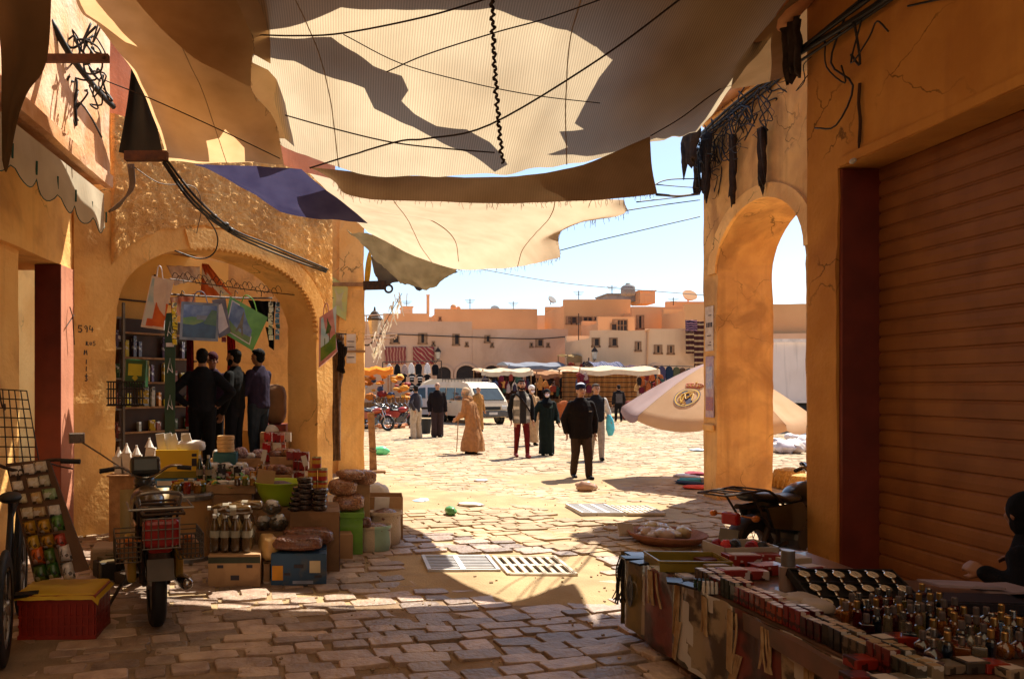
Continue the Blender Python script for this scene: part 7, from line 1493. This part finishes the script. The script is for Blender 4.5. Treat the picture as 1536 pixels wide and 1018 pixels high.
# --- awning with the scalloped valance
T = thing('scalloped_awning', 'grey awning with a scalloped green edged valance at the left', 'awning', (-2.55,5.5,3.3)); b = MB(); am = clothmat('grey_awning', (.60,.53,.40), (.5,.43,.32), .3)
yy = [4.2+3.45*i/60 for i in range(61)]
rows = [[V((-2.95,y,3.80)) for y in yy], [V((-2.7,y,3.78+.01*math.sin(y*9))) for y in yy], [V((-2.52,y,3.66)) for y in yy], [V((-2.50+.015*math.sin(y*8),y,3.45)) for y in yy], [V((-2.49+.02*math.sin(y*8),y,3.34-.13*abs(math.sin(PI*(y-4.2)/.43))**.7)) for y in yy]]
b.grid(rows); b.build('cloth', am, T, smooth=False); b = MB(); b.tube(rows[-1], .0045, 5); b.build('edging', mat('green_binding', (.02,.10,.08), .8), T)
b = MB()
for k in range(9): y = 4.2+.43*k; b.tube([V((-2.492,y,3.36)),V((-2.49,y,3.47))], .009, 4); 
b.build('slit_binding', mat('green_binding', (.02,.10,.08), .8), T)
# --- cables on the left
def tangle(name, label, c, ext, n_, m_, r_=(.006,.014), cat='cables', hang=.3, group=None):
    b = MB()
    for i in range(n_):
        p = V(c)+V((R.uniform(-1,1)*ext[0],R.uniform(-1,1)*ext[1],R.uniform(-1,1)*ext[2])); pts_ = [p]
        for k in range(4): p = p+V((R.uniform(-1,1)*ext[0]*.6,R.uniform(-1,1)*ext[1]*.6,R.uniform(-1,.6)*hang)); pts_.append(p)
        b.tube(cr(pts_, 4), R.uniform(*r_), 5)
    return one(b, name, m_, label, cat, group, smooth=True)
b = MB(); off = [(0,0,0),(.02,.01,.02),(-.01,.02,-.02)]
for o_ in off: b.tube(cr([P(245,240,7.95)+V(o_),P(290,300,8.2)+V(o_)*1.5,P(345,345,9.0)+V(o_),P(400,370,9.8)+V(o_)*1.6,P(490,406,10.75)+V(o_)],6), .014, 6)
for t_ in (P(320,325,8.7),P(345,345,9.0),P(338,337,8.9)): b.ell(t_, (.05,.04,.035))
b.tube(cr([P(300,312,8.4),P(325,350,8.8),P(322,378,8.85),P(300,388,8.8),P(262,376,8.6)],5), .009, 5); one(b, 'power_cable', cablem, 'thick black cable bundle sloping across the scalloped arch', 'cable', smooth=True)
tangle('cable_tangle', 'tangle of cut cables high on the left wall', P(120,85,7.0), (.22,.12,.35), 22, cablem, (.006,.014), hang=.25)
b = MB(); b.tube(cr([P(75,30,6.5),P(110,90,6.8),P(150,140,7.4),P(170,160,7.8)],5), .03, 7); b.tube(cr([P(128,60,6.8),P(150,75,6.8),P(152,105,6.8),P(130,110,6.8),P(125,85,6.8),P(128,60,6.8)],5), .01, 5); one(b, 'cable_bundle', cablem, 'loop of thick cable along the upper left wall', 'cable', smooth=True)
b = MB(); b.b(P(66,88,6.3).x,P(163,88,6.3).x,6.28,6.33,Zv(93,6.3),Zv(82,6.3)); b.box(P(156,87,6.29), (.02,.07,.02)); one(b, 'steel_bracket', mat('rust', (.12,.045,.02), .85, (.07,.03,.02), 12, .3, 60), 'rusty steel bracket jutting from the upper left wall', 'bracket')
b = MB(); b.b(P(190,237,8.0).x,P(253,237,8.0).x,7.9,8.0,Zv(243,8),Zv(230,8)); one(b, 'awning_bar', mat('rust', (.12,.045,.02), .85), 'rusty bar below the dark tarpaulin', 'bar')
b = MB()
for k in range(4): b.tube(cr([P(192,246,8.1)+V((.02*k,0,0)),P(195,280,8.1)+V((.015*k,0,0)),P(180,308,8.05)+V((.01*k,0,.02*k)),P(163,318,8.0)],4), .012, 5)
one(b, 'cable_loop', mat('pale_cable', (.22,.16,.11), .6), 'hanks of pale cable curling under the corner of the upper storey', 'cable', smooth=True)
rope('wire', [P(200,250,8.1),P(240,275,8.3),P(290,280,8.6),P(302,310,8.75),P(295,350,8.8)], .006, 'thin pale wire hanging on the roughcast above the arch', 'wire', mat('pale_cable', (.22,.16,.11), .6))
# ---------- small stock filling the gaps of the stall
jarm = [mat('jar_'+n_, c_, .12, tuple(x*.6 for x in c_), 30, coat=.9) for n_, c_ in (('olive',(.10,.10,.02)),('red',(.22,.02,.01)),('amber',(.25,.10,.01)),('brown',(.09,.04,.02)),('yellow',(.35,.25,.03)))]
jn = ['green','red','amber','brown','yellow']
def jar_(p, k, label, group, s_=1.0):
    T = thing('jar', label, 'jar', p, R.random(), group); b = MB(); b.lathe([(0,0),(.034*s_,0),(.037*s_,.006),(.037*s_,.075*s_),(.028*s_,.088*s_),(0,.088*s_)], 14); b.build('glass', jarm[k], T, world=False); b = MB(); b.lathe([(0,.0885*s_),(.031*s_,.0885*s_),(.031*s_,.108*s_),(0,.108*s_)], 14); b.build('lid', col(['b8902a','8a1a14','c8c0b0'][k % 3], .35), T, world=False)
for i in range(8): jar_(V((-1.50+.13*math.cos(i*.8), 7.02+.13*math.sin(i*.8), .646)), i % 5, jn[i % 5]+' jar standing on the lid of the fibre drum', 'jars on the drum', 1.0)
for i in range(7): jar_(V((-1.34+.075*i, 7.06, .612+.09)), (i*2) % 5, jn[(i*2) % 5]+' jar in the row at the front of the leafy tray', 'jars along the leafy tray', .8) if i > 3 else None
for i in range(16):
    x, y = R.uniform(-1.5,-.62), R.uniform(7.62,7.72); c, cn = [('c8b8a0','cream'),('9a2a1a','red'),('b87a20','orange'),('4a5a2a','green'),('d8d0c8','white'),('2a2430','black')][i % 6]
    b = MB(); h_ = R.uniform(.10,.24); b.box((x,y,TZ+h_/2+.001), (R.uniform(.05,.09),.06,h_), rz(R.uniform(-.4,.4))); one(b, 'grocery_box', ink(c, 30), cn+' carton standing behind the leafy tray and bowl', 'box', 'cartons behind the leafy tray', bevel=.003)
for i in range(2): bottle(V((-1.49+.09*i,7.5,TZ)), .035, .34, mat('green_glass', (.012,.03,.008), .08, coat=.8), 'slim green bottle standing right of the yellow box', 'green bottles by the yellow box', name='green_bottle')
for i in range(14):
    p = V((R.uniform(-.62,-.42), R.uniform(8.0,8.15), TZ)); b = MB(); b.box(p+V((0,0,.06+.11*(i//5))), (.08,.05,.10), rz(R.uniform(-.3,.3))); one(b, 'red_packet', ink('8a1410', 34), 'red packet stacked between the nut tray and the arch pier', 'packet', 'red packets by the arch pier', bevel=.004)
# strips of sachets hanging from the rail in the arch
for i, (u, d, c, n_) in enumerate(((262,8.95,'c8b020','yellow'),(336,9.5,'8a2a20','red'),(406,10.0,'d8cfc0','white'),(416,10.1,'3a6a8a','blue'))):
    b = MB(); q = P(u, 449, d)
    for k in range(7): b.box(q+V((R.uniform(-.006,.006),0,-.07-.075*k)), (.06,.008,.066), rz(R.uniform(-.3,.3)))
    b.tube([q, q-V((0,0,.55))], .003, 4); one(b, 'sachet_strip', ink(c, 40), n_+' strip of sachets hanging from the rail in the arch', 'sachets', 'sachet strips on the rail')
for i in range(9):
    p = V((-2.0+R.uniform(-.12,.2), 6.35+R.uniform(-.2,.25), 0)); c, cn = [('3a2a1c','brown'),('5a4a2a','tan'),('22201e','black')][i % 3]; b = MB(); h_ = R.uniform(.08,.22); b.box(p+V((0,0,h_/2)), (.12,.12,h_), rz(R.random())); one(b, 'small_box', col(c, .6), cn+' little box on the ground between moped and wall', 'box', 'little boxes by the left wall', bevel=.004)
# ---------- the perfume table on the right
TH = .55
def edge(y): return 1.86+.085*max(0,4.9-y)
T = thing('market_table', 'long table covered in patterned plastic at the lower right', 'table', (2.4,3.6,0))
b = MB(); ys_ = [4.9-.1*i for i in range(29)]
b.grid([[V((edge(y),y,TH)), V((edge(y)+.6,y,TH+.004)), V((3.08 if y > 4.15 else 3.62,y,TH))] for y in ys_]); b.b(1.95,3.05,2.12,4.85,.46,.545); b.build('tabletop', mat('table_plastic', (.09,.055,.035), .35, (.15,.07,.045), 6, coat=.3), T)
cl = mat('sleeve_plastic', (.30,.235,.15), .3, (.065,.045,.03), 5.5, .25, 12, coat=.6, ramp=(.46,.53), prt=9); cl2 = mat('sleeve_red', (.15,.03,.022), .3, (.045,.018,.014), 5, .2, 12, coat=.5, ramp=(.44,.54)); cl3 = mat('sleeve_olive', (.22,.15,.05), .3, (.09,.07,.04), 5, .2, 12, coat=.5)
b = MB(); N_ = 140
def fold(y, z_): return V((edge(y)-.02-.012*math.sin(y*23+1.5*math.sin(y*5))-.02*(1-z_/TH)*math.sin(y*11), y, z_))
rowz = [TH+.002,TH-.02,.42,.3,.18,.07]
b.grid([[fold(4.9-2.75*i/N_, z_+(.02*math.sin(i*.2) if z_ < .1 else 0)) for i in range(N_+1)] for z_ in rowz])
b.mi = [(2 if (i % N_) < 14 else (1 if (i % N_)//16 % 3 == 1 else 0)) for i in range(len(b.f))]
b.build('table_cover', [cl, cl2, cl3], T, smooth=True)
b = MB(); b.grid([[V((edge(4.9)-.02+.3*i/6, 4.9+.012*math.sin(i*2), z_)) for i in range(7)] for z_ in rowz]); b.build('cover_end', cl3, T)
tas = mat('tassel', (.40,.28,.15), .8, (.28,.17,.08), 20)
for i in range(9):
    y = 4.45-.26*i; b = MB()
    for k in range(7):
        y2 = y+R.uniform(-.05,.05); b.tube(cr([fold(y2,TH-.02)+V((-.006,0,0)), fold(y2-.01,TH-.12)+V((-.01,0,0)), fold(y2+R.uniform(-.05,.02),TH-.22-.1*(i%2))+V((-.012,0,0))],3), .006, 4)
    if i % 2:
        for k in range(5): b.tube([fold(y-.08+.012*k,.33)+V((-.008,0,0)), fold(y-.02+.012*k,.10)+V((-.012,0,0))], .006, 4)
    b.build('tassel', tas, T)
b = MB(); c_ = fold(4.72,.34)+V((-.012,0,0)); b.lathe([(.05,0),(.085,0),(.085,.004),(.05,.004)], 20, tr(c_) @ ry(-PI/2) @ scl(1.2,.55,1), False); b.lathe([(0,0),(.045,0),(.045,.003),(0,.003)], 16, tr(c_) @ ry(-PI/2) @ scl(1.1,.5,1)); b.build('printed_emblem', mat('emblem_blue', (.05,.05,.07), .5), T)
for x, y in ((2.05,4.6),(2.15,2.3),(3.0,4.6),(3.0,2.3)): b = MB(); b.b(x-.02,x+.02,y-.02,y+.02,0,.459); b.build('leg', iron, T)
T = thing('black_crate', 'black plastic crate under the table end', 'crate', (2.2,4.35,0)); b = MB()
for i in range(9): b.b(1.985+.0,2.0,4.1+.055*i,4.125+.055*i,.02,.36)
for z_ in (.02,.18,.34): b.b(1.98,2.4,4.08,4.1,z_,z_+.04); b.b(1.98,2.005,4.08,4.6,z_,z_+.04)
b.b(2.02,2.4,4.12,4.6,.0,.36); b.build('body', black, T)
b = MB()
for i in range(10): p = V((edge(4.85)-.03,4.86+R.uniform(-.06,.05),TH-.02)); b.tube(cr([p, p+V((R.uniform(-.04,.0),R.uniform(-.03,.04),-.1)), p+V((R.uniform(-.05,.01),R.uniform(-.05,.05),-.2)), p+V((R.uniform(-.06,.01),R.uniform(-.06,.06),-.3))],4), .005, 4)
one(b, 'string_knot', cablem, 'knotted black strings dangling at the far table corner', 'string')
def TT(u, v, z_=0):
    d = (CAMH-TH-.006-z_)*F/(v-580); return V(((u-518)/F*d, d, TH+.006+z_))
def bx(name, label, u, v, dims, rot, m_, group=None, cat='box', print_=None):
    p = TT(u, v); T = thing(name, label, cat, p, rot, group); b = MB(); w_, d_, h_ = dims; b.b(-w_/2,w_/2,-d_/2,d_/2,0,h_); b.build('body', m_, T, world=False, bevel=.003)
    if print_: b = MB(); b.b(-w_*.35,w_*.35,-d_*.35,d_*.35,h_+.0008,h_+.002); b.build('print', print_, T, world=False)
    return T
# trays and boxes on the far half
T = thing('shallow_tray', 'shallow olive plastic tray at the far end of the table', 'tray', TT(1030,850), -.05); b = MB(); w_, d_, h_ = .42,.26,.06
b.b(-w_/2,w_/2,-d_/2,d_/2,0,.008); b.b(-w_/2,w_/2,-d_/2,-d_/2+.008,.008,h_); b.b(-w_/2,w_/2,d_/2-.008,d_/2,.008,h_); b.b(-w_/2,-w_/2+.008,-d_/2+.008,d_/2-.008,.008,h_-.002); b.b(w_/2-.008,w_/2,-d_/2+.008,d_/2-.008,.008,h_-.002); b.build('body', mat('olive_plastic', (.22,.16,.02), .35, coat=.3), T, world=False); b = MB(); b.tube([(-w_/2,-d_/2,h_),(w_/2,-d_/2,h_),(w_/2,d_/2,h_),(-w_/2,d_/2,h_),(-w_/2,-d_/2,h_)], .008, 6); b.build('rim', mat('olive_plastic', (.22,.16,.02), .35), T, world=False)
bx('small_carton', 'small dark carton lying in the olive tray', 1060,846,(.12,.09,.04),.3,col('5a2018', .5))
T = thing('clear_tub', 'clear plastic tub with red and dark odds behind the red boxes', 'tub', TT(1110,838), .1); b = MB(); w_, d_, h_ = .36,.24,.10
b.b(-w_/2,w_/2,-d_/2,d_/2,0,.006); b.b(-w_/2,w_/2,-d_/2,-d_/2+.006,.006,h_); b.b(-w_/2,w_/2,d_/2-.006,d_/2,.006,h_); b.b(-w_/2,-w_/2+.006,-d_/2,d_/2,.006,h_); b.b(w_/2-.006,w_/2,-d_/2,d_/2,.006,h_); b.build('body', mat('milky_plastic', (.42,.36,.30), .3, coat=.4), T, world=False)
for i in range(7): b = MB(); b.ell((-.12+.04*i, R.uniform(-.06,.06), .09), (.035,.03,.03), None, 10, 6, .3, i); b.build('oddment', col(['7a1420','c83a3a','2a2a30','5a6a80'][i % 4], .5), T, world=False)
rb = mat('box_red', (.24,.022,.018), .35, (.18,.016,.014), 6, coat=.3, prt=26); cb = mat('box_cream', (.45,.36,.27), .5); wb = mat('box_print', (.5,.42,.36), .5)
for i, (u, v, dm, ro, m_, lab) in enumerate([(1098,868,(.16,.09,.06),.1,rb,'red box nearest the olive tray'),(1125,866,(.17,.10,.05),-.1,rb,'red box in the middle of the red boxes'),(1150,860,(.18,.10,.06),.2,rb,'red box leaning by the cosmetics tube'),(1112,850,(.2,.10,.08),.0,rb,'large red box at the back of the red boxes'),(1156,846,(.2,.1,.07),-.15,rb,'long red box behind the cosmetics tube'),(1185,848,(.2,.12,.06),.1,cb,'cream box behind the cosmetics tube'),(1215,858,(.15,.09,.04),.3,rb,'flat red box by the shutter pillar'),(1205,868,(.12,.08,.03),-.2,cb,'flat cream box by the shutter pillar'),(1225,873,(.14,.09,.03),.1,rb,'small flat red box beside the watch case'),(1075,862,(.14,.05,.06),.05,mat('ribbed_box', (.25,.16,.07), .5),'ribbed brown box beside the red boxes'),(1190,884,(.09,.06,.012),.2,wb,'white card lying by the watch case')]): bx('packed_box', lab, u, v, dm, ro, m_, 'boxes on the far half of the table', print_=wb if i % 3 == 0 else None)
for i, (u, v, c, lab) in enumerate([(948,838,'1c1c22','black wallet at the far table corner'),(962,845,'2a2c34','dark wallet second from the far corner'),(975,838,'3a3c48','grey wallet third from the far corner'),(1012,873,'141418','black blister card in front of the tray'),(1030,866,'8a8890','silver blister card in front of the tray'),(1038,880,'24242c','dark blister card overlapping the silver one'),(1060,876,'5a5048','brown wallet near the lipsticks')]):
    bx('wallet', lab, u, v, (.12,.085,.014), .4*i, col(c, .3), 'wallets and cards on the table corner', 'wallet', print_=wb if i in (4,) else None)
# lipstick rows
for i in range(5):
    for j in range(4):
        p = TT(1062,890)+V((.022*i-.01*j,.026*j,0)); b = MB(); b.lathe([(0,0),(.009,0),(.009,.035),(.0075,.036),(.0075,.06),(0,.06)], 10, tr(p)); one(b, 'lipstick', col('c8c0b4' if j < 2 else '26382c', .3), ('pale' if j < 2 else 'dark green')+' lipstick standing in the block by the table edge', 'lipstick', 'lipsticks in the block')
# rows of small upright boxes along the edge
bc = ['5a3a1e','6a2018','3c4034','7a1a14','8a3a16','a8461c','8a1a14','4a1418','2a2420','6a5a48','7a2a24','4a4a44','9a8a70','5a4a5c']
for r_ in range(2):
    for i in range(36):
        t = i/35; y = 4.08-1.4*t; p = V((edge(y)+.045+.062*r_+R.uniform(-.004,.004), y, TH+.006)); c = bc[(i//3+r_) % len(bc)]; h_ = (.085,.075,.095,.08)[(i//3) % 4]; T = thing('perfume_box', {'5a3a1e':'brown','6a2018':'rust red','3c4034':'dark olive','7a1a14':'red','8a3a16':'copper','a8461c':'orange','8a1a14':'bright red','4a1418':'dark wine','2a2420':'black','6a5a48':'taupe','7a2a24':'brick red','4a4a44':'grey','9a8a70':'beige','5a4a5c':'mauve'}[c]+' perfume box in the '+('outer','inner')[r_]+' row along the table edge', 'box', p, .08+R.uniform(-.08,.08), 'perfume boxes along the table edge')
        b = MB(); b.b(-.024,.024,-.017,.017,0,h_); b.build('body', ink(c, 45, .65), T, world=False, bevel=.002); b = MB(); b.b(-.020,.020,-.0135,.0135,h_+.0006,h_+.0016); b.build('foil_print', mat('foil', (.6,.45,.26), .3, metal=.5), T, world=False)
for i in range(20):
    u, v = 1290+(i%8)*32+R.uniform(-6,6), 965+(i//8)*32+R.uniform(-4,4)+(i%8)*2; c, cn = [('8a7a68','beige'),('6a5a60','mauve'),('7a1c12','red'),('b09a80','cream'),('9a2818','bright red'),('4a4440','dark')][(i*5) % 6]
    bx('perfume_carton', cn+' flat perfume carton at the front of the table', u, v, (.10,.075,R.uniform(.03,.05)), .15+R.uniform(-.1,.1), ink(c, 30, .7), 'flat perfume cartons in front', print_=wb if i % 2 else None)
# tube, cloth, paper
T = thing('cosmetics_tube', 'tall pale cosmetics tube standing by the watch case', 'tube', TT(1182,886)); b = MB(); b.lathe([(0,0),(.042,0),(.044,.01),(.044,.13),(.036,.135),(0,.135)], 20); b.build('body', mat('tube_body', (.26,.19,.17), .35, coat=.3), T, world=False, smooth=False); b = MB(); b.lathe([(0,.136),(.034,.136),(.034,.215),(.032,.22),(0,.22)], 20); b.build('cap', mat('tube_cap', (.2,.19,.19), .3, metal=.6), T, world=False)
for i, (u, v, w_) in enumerate(((1160,905,.16),(1200,908,.18),(1180,922,.2),(1225,918,.16))): pillow(TT(u, v), w_, .13, .06, mat('tissue', (.36,.30,.26), .7, (.28,.22,.18), 8), 'crumpled pale tissue lying before the watch case', 'tissue', 'tissue', 'crumpled tissues on the table', seed=50+i, rot=.5*i)
b = MB(); p = TT(1440,893); b.box(p+V((0,0,.06)), (.30,.2,.012), rz(-.2) @ rx(-.1)); b.box(p+V((.17,-.04,.05)), (.28,.18,.01), rz(.1)); one(b, 'paper_sheets', mat('lilac_paper', (.30,.22,.24), .8), 'pale lilac sheets of paper beside the seller', 'paper')
b = MB(); b.box(TT(1455,915)+V((0,.02,.03)), (.5,.2,.05), rz(-.1)); b.box(TT(1455,915)+V((0,.02,.057)), (.46,.17,.004), rz(-.1)); one(b, 'dark_case', mat('navy_case', (.012,.012,.02), .5), 'dark navy case lying under the papers', 'case', bevel=.008)
# watch case
T = thing('watch_case', 'tilted black display case with three rows of watches', 'display case', TT(1290,905), -.05); WMx = tr(TT(1290,905)) @ rz(-.05) @ tr(0,.02,.02) @ rx(.42); b = MB(); b.M = WMx; b.b(-.26,.26,-.15,.17,0,.035); b.b(-.27,.27,-.16,-.15,0,.05); b.b(-.27,.27,.17,.18,0,.05); b.b(-.27,-.26,-.15,.17,0,.05); b.b(.26,.27,-.15,.17,0,.05); b.build('body', mat('case_black', (.010,.009,.009), .5), T, bevel=.004); b = MB(); b.M = WMx
for y in (-.045,.06): b.b(-.255,.255,y-.004,y+.004,.0355,.052)
b.build('divider', mat('case_black', (.010,.009,.009), .5), T); b = MB(); b.b(-.2,.2,.0,.12,0,.001); b.M = None; b = MB(); b.M = tr(TT(1290,905)); b.b(-.2,.2,.08,.15,0,.09); b.build('stand', mat('case_black', (.010,.009,.009), .5), T)
stl = mat('watch_steel', (.6,.56,.5), .2, metal=1); dialm = mat('watch_dial', (.5,.42,.32), .2, coat=.8)
for r_ in range(3):
    for i in range(6):
        if r_ == 0 and i == 5 or r_ == 1 and i == 0 and False: continue
        o = WMx @ V((-.215+.086*i, -.10+.108*r_, .05)); t = thing('wristwatch', 'steel wristwatch, '+('leftmost','second from left','third from left','third from right','second from right','rightmost')[i]+' in the '+('front','middle','back')[r_]+' row of the case', 'watch', o, 0, 'watches in the display case'); M_ = tr(o) @ rx(.42) @ rz(R.uniform(-.1,.1)); b = MB(); b.M = M_
        b.lathe([(0,0),(.025,0),(.029,.004),(.029,.010),(.025,.014)], 18, None, False); b.tube(cr([(0,.02,.004),(0,.045,-.002),(0,.055,-.015)],3), .010, 6, True, .5); b.tube(cr([(0,-.02,.004),(0,-.04,-.002),(0,-.046,-.012)],3), .010, 6, True, .5); b.build('case', stl, t, smooth=True); b = MB(); b.M = M_; b.lathe([(.0245,.0135),(0,.0138)], 18, None, False); d_ = b.build('dial', dialm, t); b = MB(); b.M = M_; b.b(-.001,.001,0,.013,.0142,.0150); b.b(0,.009,-.001,.001,.0142,.0150); b.build('hands', black, d_)
# perfume bottles: glass bodies with liquid colours and metal caps
PG = 'perfume bottles crowded on the table'
gl = {c: mat('perfume_'+n_, tuple(x*.6 for x in C3(c)), .06, tuple(x*.4 for x in C3(c)), 6, spec=.7, coat=1, trans=.55) for c, n_ in (('7a1c12','red'),('b0641c','amber'),('3a2248','violet'),('8a7a30','olive'),('a89a80','clear'),('4a1420','wine'),('24304a','blue'))}
cn_ = {'7a1c12':'red','b0641c':'amber','3a2248':'violet','8a7a30':'yellow','a89a80':'clear','4a1420':'dark wine','24304a':'blue'}
capms = [(mat('cap_gold', (.5,.32,.12), .3, metal=.9), 'gold'), (mat('cap_silver', (.32,.31,.30), .25, metal=.9), 'silver'), (mat('cap_dark', (.10,.08,.08), .3), 'dark')]
ks = list(gl); protos = {}
def perfume(p, kind, c, ci, rot):
    key = (kind, c, ci); lab = ('tall slim ','round ','square ')[kind]+cn_[c]+' perfume bottle with a '+capms[ci][1]+' cap'
    if key in protos: return dup(protos[key], p, rot)
    T = thing('perfume_bottle', lab, 'bottle', p, rot, PG); b = MB()
    if kind == 0: b.lathe([(0,0),(.017,0),(.018,.003),(.018,.075),(.015,.085),(.008,.09),(0,.09)], 14)
    elif kind == 1: b.lathe([(0,0),(.018,0),(.03,.012),(.033,.03),(.028,.05),(.014,.062),(.009,.068),(0,.068)], 18)
    else: b.b(-.026,.026,-.015,.015,0,.06); b.lathe([(0,.0605),(.01,.0605),(.009,.068),(0,.068)], 10)
    b.build('glass', gl[c], T, world=False, smooth=kind == 1, bevel=.003 if kind == 2 else 0); z_ = .09 if kind == 0 else .068; b = MB(); b.lathe([(0,z_),(.011,z_),(.012,z_+.004),(.012,z_+.032),(.010,z_+.036),(0,z_+.036)], 12); b.build('cap', capms[ci][0], T, world=False); protos[key] = T; return T
rows_ = [((1262,925),(1395,905),10),((1268,938),(1410,920),10),((1300,950),(1430,932),9),((1340,945),(1500,935),10),((1362,962),(1520,945),10),((1385,975),(1530,962),9),((1400,990),(1530,980),7)]
for ri, (a, c, n_) in enumerate(rows_):
    for i in range(n_):
        t = i/(n_-1); u = a[0]+(c[0]-a[0])*t+R.uniform(-3,3); v = a[1]+(c[1]-a[1])*t+R.uniform(-2,2); kind = 0 if ri < 3 and i % 3 else R.randrange(3); cc = ks[0] if (ri < 2 and 2 < i < 6) else R.choice(ks)
        perfume(TT(u, v+6), kind, cc, R.randrange(3), R.uniform(-.5,.5))
# ---------- motorcycle between pillar and shutter, basket of scraps
motorbike('black motorcycle with a luggage rack standing in the recess by the shutter', V((3.98,6.56,0)), math.atan2(.55,.83), '1c1a1a', rack=True, steer=-1.15, mirrors=False, big=.92, stretch=1.14)
T = thing('scrap_basket', 'shallow basket of crumpled plastic on the shaded paving', 'basket', (3.4,7.75,0)); b = MB(); b.lathe([(0,.0),(.26,0),(.36,.06),(.40,.11),(.38,.12),(.33,.07),(.25,.02),(0,.02)], 26); b.build('basket', mat('clay_wicker', (.30,.12,.06), .8, None, 12, .4, 50), T, world=False, smooth=True)
for i in range(16): a = R.uniform(0,6.3); q = R.uniform(0,.27); b = MB(); b.ell((q*math.cos(a),q*math.sin(a),.10+R.uniform(0,.08)), (R.uniform(.06,.12),R.uniform(.05,.09),R.uniform(.03,.07)), rz(a), 12, 8, .5, i); b.build('scrap', mat('scrap_'+('a','b','c')[i%3], ((.6,.52,.48),(.5,.36,.28),(.62,.5,.3))[i % 3], .35, coat=.4), T, world=False, smooth=True)
b = MB(); b.box((3.02,7.9,.11), (.16,.02,.14), rx(-.5)); b.box((3.02,7.885,.115), (.12,.004,.09), rx(-.5)); one(b, 'scrap_card', cb, 'pale card propped against the scrap basket', 'card')
# ---------- cables and rags along the right wall top
b = MB(); pth = [V((3.96,3.2,4.50)),V((3.96,4.2,4.46)),V((3.955,5.3,4.45)),V((3.95,6.4,4.46)),V((4.55,7.4,4.9)),V((5.33,8.7,5.42)),V((5.34,10.0,5.38)),V((5.35,11.0,5.34))]
for k in range(5): b.tube(cr([p+V((-.02*(k%2)-.01,.0,.035*k+.03*math.sin(p.y*3+k))) for p in pth],6), .013+.006*(k%2), 5)
one(b, 'cable_run', cablem, 'run of dark cables along the top of the right wall', 'cable', smooth=True)
for i, (c, e, n_, lab) in enumerate([((5.28,10.7,5.15),(.10,.30,.30),48,'dense black cable tangle at the corner above the passage'),((5.3,9.6,5.35),(.08,.5,.16),34,'loose cable ends above the passage arch'),((3.93,5.9,4.5),(.05,.4,.10),5,'cable knot on the wall above the shutter'),((3.94,4.6,4.48),(.04,.5,.08),4,'cable ends high above the roller shutter')]): tangle('cable_tangle', lab, c, e, n_, cablem, (.003,.010), hang=.30)
ragm = mat('dark_rag', (.03,.022,.018), .95, (.06,.04,.03), 9, .4, 40)
def rag(label, top, w_, h_, sd, m_=ragm):
    b = MB(); p = V(top); n_ = 10
    rows = [[p+V((-.03+.04*math.sin(j*1.5+i*.4+sd), (j/n_-.5)*w_*(1-.5*(i/8)**1.5)*(1+.2*math.sin(i+sd)), -h_*i/8-.04*noise.noise(V((j*.6,sd,0)))*i)) for j in range(n_+1)] for i in range(9)]; b.grid(rows); o = one(b, 'hanging_rag', m_, label, 'rag', 'rags hanging from the right wall top', smooth=True); o.modifiers.new('t','SOLIDIFY').thickness = .02
rag('thick black rag hanging at the corner over the passage', (5.24,10.6,5.3), .20, .85, 1); rag('second black rag beside the thick one', (5.28,10.95,5.2), .10, .6, 2); rag('dark rag draped over the cables above the recess', (3.86,6.30,4.78), .24, .45, 3); rag('thin rag strip hanging over the passage arch', (5.33,9.35,4.95), .09, .7, 4); rag('narrow black strip over the passage pillar', (5.33,10.05,5.1), .06, .85, 5)
rag('dark bunched cloth end tied at the sky gap', (4.95,10.5,5.35), .5, .5, 6)
b = MB(); b.tube(cr([V((3.92,6.2,5.0)),V((3.9,6.5,4.9)),V((4.6,7.6,5.3)),V((5.3,9,5.7)),V((5.33,11.0,5.68))],5), [.09]*21, 10); one(b, 'rolled_canvas', mat('orange_canvas', (.55,.26,.11), .9, (.42,.18,.07), 4, .3, 20), 'rolled orange canvas lying along the top of the right wall', 'canvas', smooth=True)
bpy.data.objects.remove(TMPO); bpy.data.scenes.remove(TMPS)
for me in list(bpy.data.meshes):
    if me.users == 0: bpy.data.meshes.remove(me)
